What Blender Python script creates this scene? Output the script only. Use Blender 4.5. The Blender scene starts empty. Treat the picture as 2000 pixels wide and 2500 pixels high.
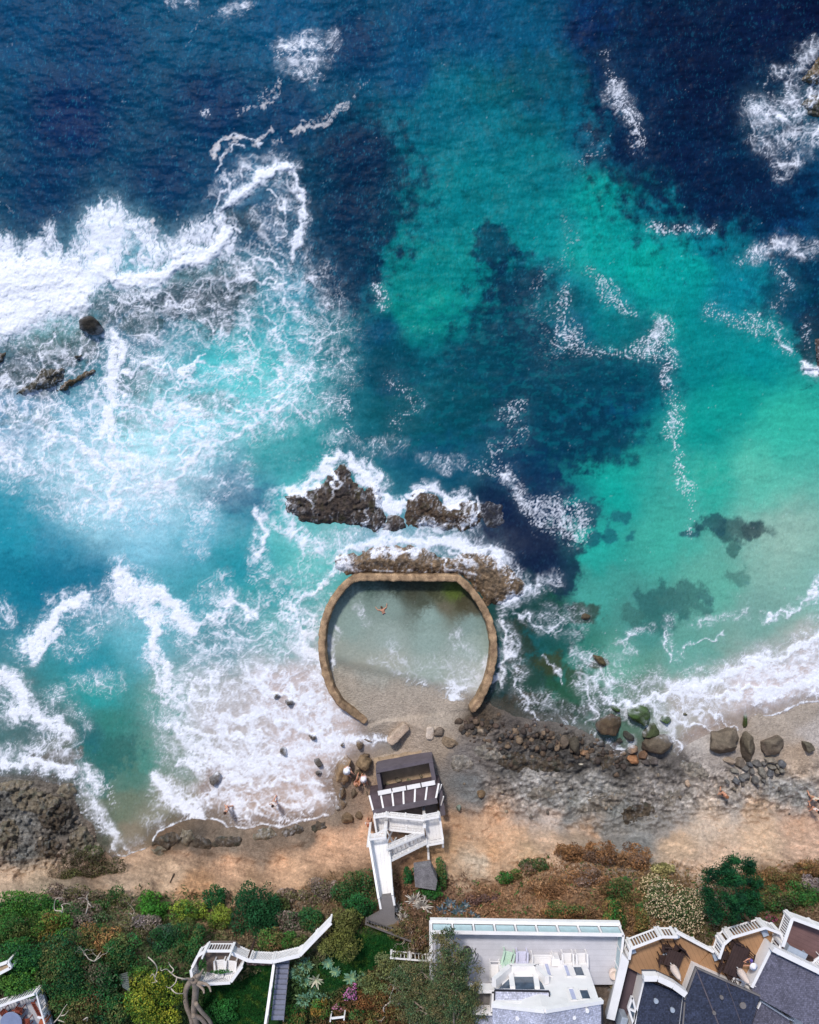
import bpy, bmesh, math, random
import numpy as np
from mathutils import Vector, Matrix
R = math.radians
SC = bpy.context.scene
COL = SC.collection
# ---------------------------------------------------------------- camera, sky, sun, exposure
HC = 62.0                       # drone height above the water
FP = 2000.0                     # focal length in photo pixels (photo is 2000 x 2500)
cam_d = bpy.data.cameras.new('camera'); cam = bpy.data.objects.new('camera', cam_d); COL.objects.link(cam)
cam.location = (0, 0, HC); cam.rotation_euler = (0, 0, 0)
cam_d.sensor_fit = 'HORIZONTAL'; cam_d.sensor_width = 36; cam_d.lens = 36.0 * FP / 2000.0
cam_d.clip_start = 0.5; cam_d.clip_end = 6000
SC.camera = cam
W = bpy.data.worlds.new('World'); SC.world = W; W.use_nodes = True
SUN_EL, SUN_AZ = R(50), R(-22)   # azimuth measured from +Y (picture top = sea) towards +X
nt = W.node_tree; sky = nt.nodes.new('ShaderNodeTexSky'); sky.sky_type = 'NISHITA'; sky.sun_disc = False
sky.sun_elevation = SUN_EL; sky.sun_rotation = SUN_AZ
nt.links.new(sky.outputs[0], nt.nodes['Background'].inputs[0]); nt.nodes['Background'].inputs[1].default_value = 0.15
sl = bpy.data.lights.new('sun', 'SUN'); sl.energy = 2.6; sl.angle = R(7); sl.color = (1.0, 0.95, 0.89)
so = bpy.data.objects.new('sun', sl); COL.objects.link(so)
sd = Vector((math.sin(SUN_AZ) * math.cos(SUN_EL), math.cos(SUN_AZ) * math.cos(SUN_EL), math.sin(SUN_EL)))
so.rotation_euler = sd.to_track_quat('Z', 'Y').to_euler(); so.location = sd * 200
SC.view_settings.view_transform = 'Standard'; SC.view_settings.look = 'None'
SC.view_settings.exposure = 0.04; SC.view_settings.gamma = 1
SC.cycles.max_bounces = 4; SC.cycles.diffuse_bounces = 2; SC.cycles.glossy_bounces = 2
SC.cycles.transparent_max_bounces = 6; SC.cycles.transmission_bounces = 2

# ---------------------------------------------------------------- helpers
def P(px, py, z=0.0):
    "point at height z that stands over photo position px, py"
    k = (HC - z) / FP
    return Vector(((px - 1000) * k, (1250 - py) * k, z))
def s2l(c):
    c = np.asarray(c, float) / 255.0
    return np.where(c <= 0.04045, c / 12.92, ((c + 0.055) / 1.055) ** 2.4)
def sm(a, b, x):
    t = np.clip((x - a) / (b - a), 0, 1); return t * t * (3 - 2 * t)
_pr = np.random.RandomState(7)
_PERM = np.concatenate([_pr.permutation(256)] * 3)
_ANG = _pr.rand(256) * 2 * np.pi; _GX, _GY = np.cos(_ANG), np.sin(_ANG)
_J = _pr.rand(256, 2)
def perlin(x, y, s=0):
    xi = np.floor(x).astype(np.int64); yi = np.floor(y).astype(np.int64)
    fx = x - xi; fy = y - yi
    u = fx * fx * fx * (fx * (fx * 6 - 15) + 10); v = fy * fy * fy * (fy * (fy * 6 - 15) + 10)
    def g(i, j, dx, dy):
        h = _PERM[(_PERM[(xi + i + s * 17) & 255] + yi + j + s * 31) & 255]
        return _GX[h] * dx + _GY[h] * dy
    a = g(0, 0, fx, fy); b = g(1, 0, fx - 1, fy); c = g(0, 1, fx, fy - 1); d = g(1, 1, fx - 1, fy - 1)
    return 1.5 * ((a + (b - a) * u) + ((c + (d - c) * u) - (a + (b - a) * u)) * v)
def fbm(x, y, o=4, s=0, gain=0.5):
    t = np.zeros(np.shape(x)); a = 1.0; n = 0
    for i in range(o):
        t = t + a * perlin(x, y, s + i * 3); n += a; a *= gain; x = x * 2.03 + 13.7; y = y * 2.03 - 7.3
    return t / n * 1.25
def worley(x, y, s=0):
    xi = np.floor(x).astype(np.int64); yi = np.floor(y).astype(np.int64)
    f1 = np.full(np.shape(x), 9.0); f2 = f1.copy()
    for i in (-1, 0, 1):
        for j in (-1, 0, 1):
            h = _PERM[(_PERM[(xi + i + s * 7) & 255] + yi + j + s * 13) & 255]
            d = np.hypot(xi + i + _J[h, 0] - x, yi + j + _J[h, 1] - y)
            f2 = np.where(d < f1, f1, np.minimum(f2, d)); f1 = np.minimum(f1, d)
    return f1, f2
def segdist(X, Y, pts):
    d = np.full(np.shape(X), 1e9)
    for (x0, y0), (x1, y1) in zip(pts[:-1], pts[1:]):
        dx, dy = x1 - x0, y1 - y0
        t = np.clip(((X - x0) * dx + (Y - y0) * dy) / (dx * dx + dy * dy + 1e-9), 0, 1)
        d = np.minimum(d, np.hypot(X - x0 - t * dx, Y - y0 - t * dy))
    return d
def inside(X, Y, poly):
    r = np.zeros(np.shape(X), bool); n = len(poly)
    for i in range(n):
        x0, y0 = poly[i]; x1, y1 = poly[(i + 1) % n]
        if y0 == y1: continue
        c = ((y0 > Y) != (y1 > Y)) & (X < (x1 - x0) * (Y - y0) / (y1 - y0) + x0)
        r ^= c
    return r
def sdf(X, Y, poly):
    "signed distance, positive inside"
    d = segdist(X, Y, list(poly) + [poly[0]])
    return np.where(inside(X, Y, poly), d, -d)
def shepard(X, Y, pts, vals, p=3.2):
    num = 0; den = 0
    for (x, y), v in zip(pts, vals):
        w = 1.0 / ((X - x) ** 2 + (Y - y) ** 2 + 60.0) ** (p / 2)
        num = num + w[..., None] * v; den = den + w
    return num / den[..., None]
def axis(lo, hi, step, far, n):
    "fine steps between lo and hi, growing steps out to far beyond"
    c = np.arange(lo, hi + step, step)
    g = np.geomspace(step, far, n)
    return np.concatenate([lo - g[::-1], c, c[-1] + g])
def grid_mesh(name, V, nx, ny, colors, keep=None):
    V = V.reshape(-1, 3)
    i = np.arange(nx * ny).reshape(ny, nx)
    q = np.stack([i[1:, :-1], i[1:, 1:], i[:-1, 1:], i[:-1, :-1]], -1).reshape(-1, 4)
    if keep is not None:
        k = keep.reshape(-1)[q].any(1); q = q[k]
        used = np.zeros(len(V), bool); used[q] = True
        m = np.cumsum(used) - 1; V = V[used]; q = m[q]
        colors = {n: c.reshape(-1, c.shape[-1])[used] for n, c in colors.items()}
    return mesh_np(name, V, q, colors)
def mesh_np(name, V, Q, colors=None, smooth=True):
    me = bpy.data.meshes.new(name); nf = len(Q); k = Q.shape[1]
    me.vertices.add(len(V)); me.vertices.foreach_set('co', np.ascontiguousarray(V, dtype=np.float32).ravel())
    me.loops.add(nf * k); me.loops.foreach_set('vertex_index', np.ascontiguousarray(Q, dtype=np.int32).ravel())
    me.polygons.add(nf); me.polygons.foreach_set('loop_start', np.arange(0, nf * k, k, dtype=np.int32))
    me.update(calc_edges=True)
    me.polygons.foreach_set('use_smooth', np.full(nf, smooth))
    for n, c in (colors or {}).items():
        c = np.asarray(c, dtype=np.float32).reshape(len(V), -1)
        if c.shape[1] == 3: c = np.concatenate([c, np.ones((len(V), 1), np.float32)], 1)
        a = me.color_attributes.new(n, 'FLOAT_COLOR', 'POINT'); a.data.foreach_set('color', np.ascontiguousarray(c, dtype=np.float32).ravel())
    me.update(); return me
def link(name, me, mats, parent=None, label=None, cat=None, group=None, kind=None):
    o = bpy.data.objects.new(name, me); COL.objects.link(o)
    if mats is not None:
        for m in (mats if isinstance(mats, (list, tuple)) else [mats]): me.materials.append(m)
    if parent is not None: o.parent = parent
    return tag(o, label, cat, group, kind)
def tag(o, label=None, cat=None, group=None, kind=None):
    for k, v in (('label', label), ('category', cat), ('group', group), ('kind', kind)):
        if v: o[k] = v
    return o
def empty(name, loc, rz=0, label=None, cat=None, group=None):
    o = bpy.data.objects.new(name, None); COL.objects.link(o); o.location = loc; o.rotation_euler = (0, 0, rz)
    o.empty_display_size = 0.3
    return tag(o, label, cat, group)

# ---------------------------------------------------------------- materials
def new_mat(name):
    m = bpy.data.materials.new(name); m.use_nodes = True
    return m, m.node_tree, m.node_tree.nodes['Principled BSDF']
def N(nt, t, **kw):
    n = nt.nodes.new(t)
    for k, v in kw.items():
        if k in n.inputs: n.inputs[k].default_value = v
        else: setattr(n, k, v)
    return n
def mul_noise(nt, src, scale, lo, hi, detail=4, coord=None):
    "source colour times a noise between lo and hi"
    tc = N(nt, 'ShaderNodeTexCoord'); no = N(nt, 'ShaderNodeTexNoise', Scale=scale, Detail=detail)
    nt.links.new(coord or tc.outputs['Object'], no.inputs['Vector'])
    mr = N(nt, 'ShaderNodeMapRange'); mr.inputs['From Min'].default_value = 0.3; mr.inputs['From Max'].default_value = 0.7
    mr.inputs['To Min'].default_value = lo; mr.inputs['To Max'].default_value = hi
    nt.links.new(no.outputs[0], mr.inputs[0])
    vm = N(nt, 'ShaderNodeVectorMath', operation='SCALE')
    nt.links.new(src, vm.inputs[0]); nt.links.new(mr.outputs[0], vm.inputs['Scale'])
    return vm.outputs[0], no.outputs[0]
def mat_attr(name, rough=0.85, scales=((3, .8, 1.2), (25, .8, 1.2)), bump=0.4, bscale=20, bdist=0.05, spec=0.3):
    "material that takes its own colour from the mesh's Col attribute"
    m, nt, b = new_mat(name); at = N(nt, 'ShaderNodeAttribute', attribute_name='Col')
    c = at.outputs['Color']
    for s, lo, hi in scales: c, _ = mul_noise(nt, c, s, lo, hi)
    nt.links.new(c, b.inputs['Base Color'])
    b.inputs['Roughness'].default_value = rough; b.inputs['Specular IOR Level'].default_value = spec
    if bump:
        tc = N(nt, 'ShaderNodeTexCoord'); no = N(nt, 'ShaderNodeTexNoise', Scale=bscale, Detail=5)
        nt.links.new(tc.outputs['Object'], no.inputs['Vector'])
        bp = N(nt, 'ShaderNodeBump', Strength=bump, Distance=bdist)
        nt.links.new(no.outputs[0], bp.inputs['Height']); nt.links.new(bp.outputs[0], b.inputs['Normal'])
    return m
def mat(name, rgb, rough=0.7, scales=((2, .9, 1.1), (30, .92, 1.08)), bump=0.15, bscale=40, bdist=0.01, spec=0.3, metal=0):
    m, nt, b = new_mat(name); c0 = N(nt, 'ShaderNodeRGB'); c0.outputs[0].default_value = (*s2l(rgb), 1)
    c = c0.outputs[0]
    for s, lo, hi in scales: c, _ = mul_noise(nt, c, s, lo, hi)
    nt.links.new(c, b.inputs['Base Color']); b.inputs['Roughness'].default_value = rough
    b.inputs['Specular IOR Level'].default_value = spec; b.inputs['Metallic'].default_value = metal
    if bump:
        tc = N(nt, 'ShaderNodeTexCoord'); no = N(nt, 'ShaderNodeTexNoise', Scale=bscale, Detail=3)
        nt.links.new(tc.outputs['Object'], no.inputs['Vector'])
        bp = N(nt, 'ShaderNodeBump', Strength=bump, Distance=bdist)
        nt.links.new(no.outputs[0], bp.inputs['Height']); nt.links.new(bp.outputs[0], b.inputs['Normal'])
    return m
# ---------------------------------------------------------------- terrain height and colour (photo px -> metres)
KV = 2000 / 1725.0              # the sea was read off a 1725 px wide view of the photo
SHORE = [(-60000,1800),(-900,1800),(-300,1880),(0,1895),(60,1900),(120,1912),(172,1912),(186,1960),(205,2000),(228,2015),(240,2050),(262,2088),(278,2100),(300,2088),(340,2078),
 (372,2062),(382,2036),(412,2018),(434,2008),(470,1998),(505,1996),(532,2004),(552,2020),(600,2022),(640,2012),(680,2022),(720,2008),(760,2004),(800,1994),(816,1985),
 (826,1955),(815,1930),(809,1900),(838,1872),(880,1852),(905,1850),(950,1842),(978,1824),(975,1806),(945,1794),(925,1790),(905,1784),(900,1768),
 (905,1750),(930,1730),(980,1722),(1060,1716),(1110,1728),(1140,1738),(1160,1722),(1172,1712),(1195,1716),(1228,1732),(1262,1748),(1330,1760),(1395,1768),(1432,1785),(1466,1808),
 (1500,1826),(1540,1836),(1580,1826),(1622,1838),(1648,1846),(1668,1826),(1700,1806),(1730,1790),(1760,1776),(1812,1780),(1832,1752),(1850,1742),(1885,1748),(1925,1736),(1960,1718),(2010,1712),(2300,1640),(2900,1560),(60000,1200),(60000,60000),(-60000,60000)]
BT = dict(bx=[-900,0,100,250,320,370,450,600,640,690,720,800,900,1080,1150,1250,1350,1450,1600,1700,1800,2000,2900],
          by=[2130,2140,2128,2112,2092,2076,2085,2105,2106,2098,2072,2040,2014,2000,1982,1984,2012,2036,2030,1996,1984,1988,1960],
          tx=[-900,0,120,300,450,600,720,850,1000,1100,1200,1300,1400,1500,1600,1750,1900,2000,2900],
          ty=[2230,2215,2180,2180,2185,2190,2185,2140,2130,2150,2160,2105,2072,2082,2118,2140,2130,2110,2080])
def H(px, py, detail=True):
    px = np.asarray(px, float); py = np.asarray(py, float)
    wx = px + 10 * perlin(px / 40, py / 40, 2) + 4 * perlin(px / 13, py / 13, 5); wy = py + 10 * perlin(px / 40, py / 40, 9) + 4 * perlin(px / 13, py / 13, 6)
    d = sdf(wx * .5 + px * .5, wy * .5 + py * .5, SHORE)
    z = np.where(d > 0, 1.5 * (1 - np.exp(-d / 110.0)), np.maximum(d * 0.012, -3.5))
    by = np.interp(px, BT['bx'], BT['by']) + 14 * perlin(px / 60, px * 0, 3); ty = np.interp(px, BT['tx'], BT['ty']) + 16 * perlin(px / 70, px * 0, 4)
    c = sm(0, 1, (py - by) / (ty - by)) * 4.0 + np.clip((py - ty) / 150.0, 0, 1) * 4.2 + np.clip((py - ty - 150) / 400.0, 0, 1) * 0.8
    z = z + c
    if detail:
        land = sm(0, 40, d); slope = sm(by - 30, by + 20, py)
        # rock benches, gullies and ledges
        rk = sm(1150, 1300, px) + (1 - sm(190, 330, px)) * sm(1880, 1930, py)
        rk = np.clip(rk + 0.5 * sm(1080, 1200, px), 0, 1) * (1 - 0.7 * slope) * (1 - .95 * sm(1640, 1740, px) * (1 - sm(1860, 1910, py)))
        r1 = 1 - np.abs(fbm(px / 55, py / 38, 4, 11)) * 2.2; r2 = fbm(px / 12, py / 9, 4, 15)
        z = z + land * rk * (0.42 * np.clip(r1, -0.3, 1) - 0.15 + 0.34 * r2)
        z = z + land * slope * (0.5 * fbm((px + .6 * py) / 60, (py - .2 * px) / 34, 5, 21) + 0.12 * fbm(px / 9, py / 9, 3, 25)) * (1 - sm(2230, 2330, py) * .8)
        z = z + land * (1 - slope) * (1 - rk) * 0.04 * fbm(px / 6, py / 6, 3, 31)
    return z, d
TC = [((20,1950),(100,94,82)),((60,2000),(118,113,102)),((130,1950),(104,88,68)),((160,2020),(88,80,68)),((60,2080),(105,104,96)),((0,2050),(118,92,66)),((200,2080),(150,120,90)),((230,2100),(165,130,100)),((250,2060),(88,80,72)),
((100,2140),(195,168,138)),((30,2165),(205,175,145)),((340,2100),(188,155,125)),((300,2140),(205,172,142)),((450,2090),(170,138,110)),((400,2045),(118,95,74)),((440,2050),(90,78,64)),((480,2050),(92,82,72)),((560,2060),(125,112,97)),((620,2070),(132,114,97)),
((680,2050),(120,103,87)),((740,2030),(122,107,92)),((560,2120),(214,168,130)),((700,2120),(222,175,135)),((800,2070),(222,172,132)),((880,2030),(225,176,138)),((860,1990),(150,126,106)),((820,1980),(132,116,100)),((420,2130),(212,176,142)),((480,2170),(200,150,105)),((600,2170),(196,156,118)),
((1000,1790),(178,158,138)),((940,1740),(176,160,142)),((850,1700),(172,158,140)),((1080,1740),(176,160,142)),((1100,1680),(170,158,144)),((900,1600),(150,155,145)),((1050,1550),(140,150,140)),((1030,1450),(60,62,50)),((1120,1455),(72,70,50)),((870,1460),(110,130,120)),((1080,1820),(165,146,126)),((1120,1850),(122,107,96)),((1180,1830),(112,97,86)),((1170,1760),(85,72,58)),((1250,1800),(92,78,68)),((1330,1830),(85,75,65)),((1400,1860),(76,70,64)),((1250,1870),(98,93,86)),((1130,1900),(96,96,93)),((1150,1950),(102,102,98)),
((1300,1920),(142,134,124)),((1450,1930),(137,131,121)),((1400,1960),(122,120,110)),((1500,1980),(112,112,104)),((1550,2020),(117,114,106)),((1600,1940),(136,123,111)),((1650,1860),(96,86,78)),((1520,1870),(82,74,66)),((1660,1960),(140,128,115)),((1800,1960),(150,136,121)),((1900,1930),(136,131,123)),((1950,1950),(130,128,122)),
((1950,1850),(184,160,136)),((1980,1800),(176,157,142)),((1900,1790),(166,151,136)),((1700,1820),(172,155,140)),((1740,1860),(160,140,122)),((1850,1770),(166,151,136)),((1960,1740),(160,146,132)),((1740,2010),(218,194,170)),((1850,1990),(202,172,142)),((1950,2010),(207,168,138)),((1850,2050),(222,186,152)),((1650,2060),(216,181,147)),((1980,2060),(216,176,147)),((1750,2100),(216,181,151)),
((1120,2010),(192,152,117)),((1200,2000),(216,171,132)),((1350,1990),(176,148,124)),((1250,2050),(222,177,137)),((1200,2080),(217,167,122)),((1350,2060),(226,186,151)),((1450,2040),(205,172,142)),((1080,2060),(207,162,117)),((1000,2110),(168,125,90)),((1170,2100),(200,178,152)),((1290,2090),(206,170,132)),
((60,2300),(60,52,36)),((240,2230),(110,92,70)),((400,2230),(92,78,60)),((250,2350),(45,42,30)),((60,2480),(50,46,34)),((620,2230),(90,76,58)),((800,2180),(120,96,72)),((900,2180),(96,76,58)),((1000,2160),(108,82,60)),((1060,2230),(100,80,60)),((1200,2200),(128,98,72)),((1350,2180),(132,100,74)),((1500,2200),(118,90,64)),((1600,2180),(120,92,64)),((1850,2170),(112,88,62)),((1980,2180),(112,88,66)),
((1450,2260),(100,78,56)),((560,2450),(26,70,26)),((650,2400),(24,66,26)),((620,2480),(28,62,24)),((540,2380),(30,50,28)),((920,2330),(18,70,28)),((850,2400),(26,66,32)),((760,2450),(30,56,30)),((1000,2400),(90,76,52)),((930,2470),(78,60,40)),((1100,2480),(70,66,44)),((1560,2400),(96,88,84)),((1750,2400),(90,80,70)),((1950,2400),(90,80,70)),
((1400,2000),(120,118,112)),((1480,2024),(118,115,108)),((1560,2044),(120,116,108)),((1620,2012),(124,118,110)),((1350,1958),(122,118,110)),((1300,1990),(150,132,116)),((1420,2048),(200,170,142)),((1000,3000),(70,66,50)),((0,3000),(60,66,44)),((2000,3000),(80,74,66)),((-700,2300),(120,110,80)),((2700,2200),(130,110,85)),((-600,2050),(140,120,95)),((2600,1850),(180,155,130))]
gx = axis(-200, 2200, 2.7, 50000, 30); gy = axis(1380, 2620, 2.7, 50000, 30); gy = gy[gy > 900]
TX, TY = np.meshgrid(gx, gy)
TZ, TD = H(TX, TY)
TZ = np.where(TY < 1380, np.minimum(TZ, -1.0), TZ)
# pool floor and the sand bank at its mouth
POOL = [(893,1770),(865,1748),(828,1715),(802,1667),(789,1618),(786,1578),(790,1529),(806,1480),(833,1440),(863,1413),(879,1410),(1119,1412),(1145,1436),(1173,1472),(1194,1513),(1205,1561),(1205,1606),(1194,1659),(1173,1707),(1151,1738)]
pin = sdf(TX, TY, POOL)
zin = -0.75 + 0.95 * sm(1560, 1730, TY + 0.25 * (1000 - TX))
zin = zin + 0.02 * fbm(TX / 5, TY / 5, 3, 41) * sm(1640, 1700, TY)
TZ = np.where(pin > 0, TZ * (1 - sm(0, 10, pin)) + zin * sm(0, 10, pin), TZ)
wx = TX + 22 * fbm(TX / 60, TY / 60, 4, 51); wy = TY + 22 * fbm(TX / 60, TY / 60, 4, 57)
def tcal(xy, c):
    c = s2l(c); x, y = xy; l = c.mean()
    if c[0] > .45: c = (c * .84 + l * .12) * .90
    elif 1080 < x and 1790 < y < 2045 or x < 240 and y < 2100: c = (c * .45 + l * .55) * (1.45 if x > 1080 and y > 1880 else 1.12)
    elif y < 2120: c = c * .85 + l * .12
    return c
TCOL = shepard(wx, wy, [a for a, _ in TC], [tcal(a, b) for a, b in TC], 3.6)
# patches of dark weed, pale crust and stones that belong to the rock itself
n1 = fbm(TX / 7, TY / 7, 4, 61); n2 = fbm(TX / 26, TY / 20, 4, 65)
rock = np.clip(sm(1120, 1220, TX) * (1 - sm(1960, 2010, TY)) * sm(-5, 30, TD) + (1 - sm(230, 330, TX)) * sm(1880, 1920, TY) * (1 - sm(2100, 2140, TY)), 0, 1)
rock = rock * (1 - sm(1660, 1760, TX) * (1 - sm(1840, 1880, TY)))
crk = 1 - sm(0.0, 0.06, np.abs(fbm(TX / 60, TY / 42, 4, 71)))
TCOL = TCOL * (1 + rock[..., None] * (0.55 * n1[..., None] + 0.55 * n2[..., None]))
TCOL = TCOL * (1 - 0.45 * (rock * crk)[..., None])
f1, f2 = worley(TX / 11 + n2, TY / 10, 3); peb = sm(.25, .45, f2 - f1) * sm(-.1, .25, n2) * rock
TCOL = TCOL * (1 + 0.35 * peb[..., None])
slope = sm(2000, 2060, TY) * (1 - rock)
strat = fbm((TX + .5 * TY) / 80, (TY - .3 * TX) / 10, 5, 75, .62)
TCOL = TCOL * (1 + slope[..., None] * (0.36 * strat + 0.22 * n2 + .22 * n1)[..., None])
TCOL = np.clip(TCOL, 0.008, 0.9)
k = (HC - TZ) / FP
TV = np.stack([(TX - 1000) * k, (1250 - TY) * k, TZ], -1)
M_TERR = mat_attr('terrain_mat', .95, ((1.3, .88, 1.12), (5, .82, 1.18), (26, .68, 1.32)), bump=.9, bscale=9, bdist=.12, spec=.15)
link('terrain', grid_mesh('terrain', TV, len(gx), len(gy), {'Col': TCOL}, keep=(TZ > -2.2)), M_TERR, kind='structure')
def HZ(x, y):
    i = np.clip(np.searchsorted(gx, x), 0, len(gx) - 1); j = np.clip(np.searchsorted(gy, y), 0, len(gy) - 1); return TZ[j, i]
def hz(px, py):
    "terrain height over one photo position"
    i = int(np.argmin(abs(gx - px))); j = int(np.argmin(abs(gy - py))); return float(TZ[j, i])

# ---------------------------------------------------------------- sea: what lies under the surface (sand, weed, depth) and foam
WC = [(50,50,8,66,108),(200,100,2,58,100),(150,250,4,42,88),(400,60,2,74,112),(600,50,0,76,118),(450,230,4,48,90),(100,400,6,50,90),(350,380,6,50,90),(600,250,6,56,96),(750,100,6,52,92),(760,330,4,42,82),(720,450,3,38,76),(700,580,4,46,86),(850,150,5,72,112),(900,60,6,66,106),(1000,50,4,72,112),(950,200,0,100,124),(1100,100,5,80,116),(1050,250,0,108,128),(1150,200,0,92,120),(1250,60,5,42,88),(1300,150,4,32,76),(1400,100,6,26,66),(1500,200,6,24,64),(1600,60,7,22,62),(1700,50,8,18,52),(1450,350,5,28,72),(1600,380,5,28,68),(1500,440,0,40,84),(1650,470,0,52,96),(1700,420,0,60,100),(1250,300,0,88,118),(1340,300,0,36,82),
(870,280,0,96,120),(880,350,0,108,126),(950,400,0,122,134),(1050,400,0,118,130),(1150,350,0,112,126),(1250,420,0,148,146),(1250,520,0,152,150),(1350,560,0,158,152),(1450,560,0,152,152),(1500,520,0,116,136),(1550,620,0,122,142),(1400,430,0,110,132),(880,550,0,126,130),(850,650,0,134,132),(920,640,0,138,134),(960,560,0,128,132),(700,700,2,100,116),(740,600,2,76,104),(900,470,0,118,130),(1180,470,0,132,140),
(1150,620,0,110,128),(1200,680,4,88,116),(1300,660,0,130,140),(1080,860,5,66,98),(980,780,4,78,104),(1180,860,4,80,108),(1300,840,5,70,104),(1380,780,0,116,130),(1400,680,0,140,142),
(1500,750,6,128,134),(1600,730,0,136,142),(1700,640,10,50,90),(1650,900,60,180,160),(1550,850,18,150,142),(1480,920,10,150,142),(1500,1000,22,170,150),(1300,1020,10,165,150),(1600,1000,82,188,165),(1250,1150,34,168,152),(1400,1130,60,175,155),(1500,1230,90,175,155),(1650,1130,132,185,168),(1350,1310,70,145,135),(1600,1300,112,168,155),(1250,1250,66,162,148),(1700,1230,120,180,165),(1230,1380,44,122,106),(1300,1400,92,165,145),(1450,1380,92,165,150),(1120,1350,26,88,90),(1130,1440,36,100,88),(1180,1480,46,104,88),(1080,1460,30,60,60),
(1100,1000,12,66,92),(1050,1070,16,42,70),(1100,1130,16,34,62),(1150,1200,18,44,68),(1200,1060,10,120,124),(1100,1250,24,60,70),(1080,1300,24,66,60),(1150,1280,24,78,64),(950,960,10,78,104),(870,960,10,84,108),(760,930,10,96,112),(640,920,14,138,142),(560,940,20,145,148),(800,700,5,72,104),(820,790,5,72,100),(740,840,8,90,108),(700,1110,90,185,182),(800,1120,70,150,165),(640,1060,70,190,186),
(600,1120,70,185,182),(650,1180,90,190,182),(480,1020,22,110,140),(530,1060,22,130,150),(30,1050,0,145,165),(50,1120,20,145,165),(100,1150,28,135,160),(80,1230,14,118,142),(200,1220,26,122,150),(300,1120,112,195,215),(250,1050,150,212,225),(420,1120,72,170,188),(500,1180,32,148,160),(560,1250,42,158,160),(600,1320,66,168,165),(300,1350,82,175,186),(200,1400,40,148,160),(200,1460,40,158,155),(250,1530,46,130,120),(180,1570,34,108,112),(280,1620,72,126,112),(250,1700,104,126,106),(310,1600,64,140,126),(280,1760,128,130,112),(100,1530,60,108,112),(120,1560,90,110,100),(450,1350,48,140,150),(400,1280,60,160,170),(350,1480,60,150,140),(380,1600,100,140,126),(360,1700,130,140,120),
(450,1500,170,175,172),(600,1450,176,172,165),(650,1600,178,170,162),(450,1650,150,140,126),(700,1500,176,170,160),(550,1700,160,146,128),(650,1680,170,156,140),(400,1740,140,132,112),(1600,1450,185,180,172),(1450,1480,150,160,148),(1350,1480,70,112,92),(1500,1560,172,160,145),(1700,1400,185,182,175),
(250,600,70,84,120),(400,620,50,48,74),(480,600,48,42,64),(300,800,70,110,130),(100,700,66,68,92),(60,790,70,70,86),(450,780,90,185,195),(400,900,130,212,222),(300,950,150,225,230),(600,700,50,140,160),(620,620,60,120,150),(650,520,15,58,98),(550,450,22,50,88),(480,380,10,60,100),(40,880,90,130,165),(160,900,90,150,175),(300,690,80,90,120),(380,750,100,140,160),(200,1000,140,205,215),(500,850,90,190,195),(560,800,80,185,190)]
# weed and reef below the surface: x, y, rx, ry, colour
DARK = [(760,400,120,150,4,38,78),(640,430,60,120,8,50,90),(730,560,80,90,3,42,82),(1045,520,48,45,5,52,90),(1090,600,75,60,4,46,84),(1075,680,85,85,5,44,82),(1120,760,110,70,5,52,88),(1000,760,85,60,6,64,96),(1230,800,120,70,5,58,92),(1330,790,90,60,5,62,96),(1080,860,140,60,6,58,90),(1260,920,90,60,6,48,84),(1180,930,80,60,6,54,88),(960,860,80,70,7,70,98),(830,770,60,60,5,66,98),(850,880,70,60,7,78,104),(1180,640,60,30,4,80,110),(1330,700,70,40,4,98,124),
(1100,980,70,50,8,54,86),(1110,1090,70,80,14,34,64),(1180,1180,40,90,18,40,68),(1100,1160,80,60,16,34,62),(1240,1080,34,28,16,60,84),(1160,1050,50,50,12,50,82),
(1440,270,190,200,5,26,68),(1560,400,160,90,3,30,72),(1480,120,240,150,5,24,64),(1330,160,70,110,5,36,80),(1700,560,60,70,5,44,84),(1715,700,40,90,18,38,70),(1650,620,60,50,2,66,104),
(1110,265,60,26,2,84,112),(1120,170,90,60,3,72,108),(1050,190,60,30,2,84,114),(1000,410,26,14,2,96,120),
(1550,1118,66,22,24,68,76),(1500,1105,26,18,24,76,86),(1590,1120,24,18,24,60,70),(1540,1150,16,16,40,100,96),(1452,1122,16,8,30,84,96),(1390,1270,50,42,46,104,102),(1450,1260,50,34,60,118,112),(1380,1310,46,24,52,116,110),(1490,1255,26,14,60,118,114),(1560,1215,26,20,70,130,120),(1330,1290,24,20,60,120,112),
(1285,1130,14,24,26,104,112),(1330,1130,12,10,30,110,116),(1310,1085,16,14,26,104,112),(1250,1140,18,22,20,90,104),(1230,1290,36,22,50,66,56),(1265,1400,24,10,70,72,58),(1130,1290,60,44,24,66,64),(1180,1350,46,36,24,82,78),(1120,1430,50,44,34,66,58),(1090,1360,30,50,40,58,46),(1160,1400,26,22,56,70,46),(1210,1420,24,18,50,74,52),(1100,1480,40,20,58,58,44),(1220,1460,70,40,34,84,62),(1290,1500,60,30,30,70,56),(1150,1500,90,26,34,58,46),
(430,600,95,46,44,36,56),(330,640,90,36,56,52,76),(240,640,70,40,60,60,84),(110,720,80,40,58,54,70),(360,560,60,20,52,52,78),(520,460,44,26,46,48,76),(450,660,40,40,60,58,80),(290,810,44,36,72,84,106),(300,680,50,30,82,76,96),(270,890,40,20,80,120,140),(60,700,70,40,66,60,80),(130,740,70,40,54,50,62),(40,800,70,30,64,56,66),(440,850,50,24,80,110,130),(30,880,26,24,80,100,130),(90,880,24,24,90,104,130),
(500,1040,60,30,22,100,130),(150,1230,105,46,18,116,142),(30,1220,46,56,20,124,146),(250,1580,50,30,40,110,104),(200,1620,40,50,40,110,104),(60,1650,60,20,86,90,84),(120,1600,50,24,90,92,84),(210,1730,40,40,92,112,96),(590,1475,20,12,130,118,104),(450,1640,30,26,110,96,78)]
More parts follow.
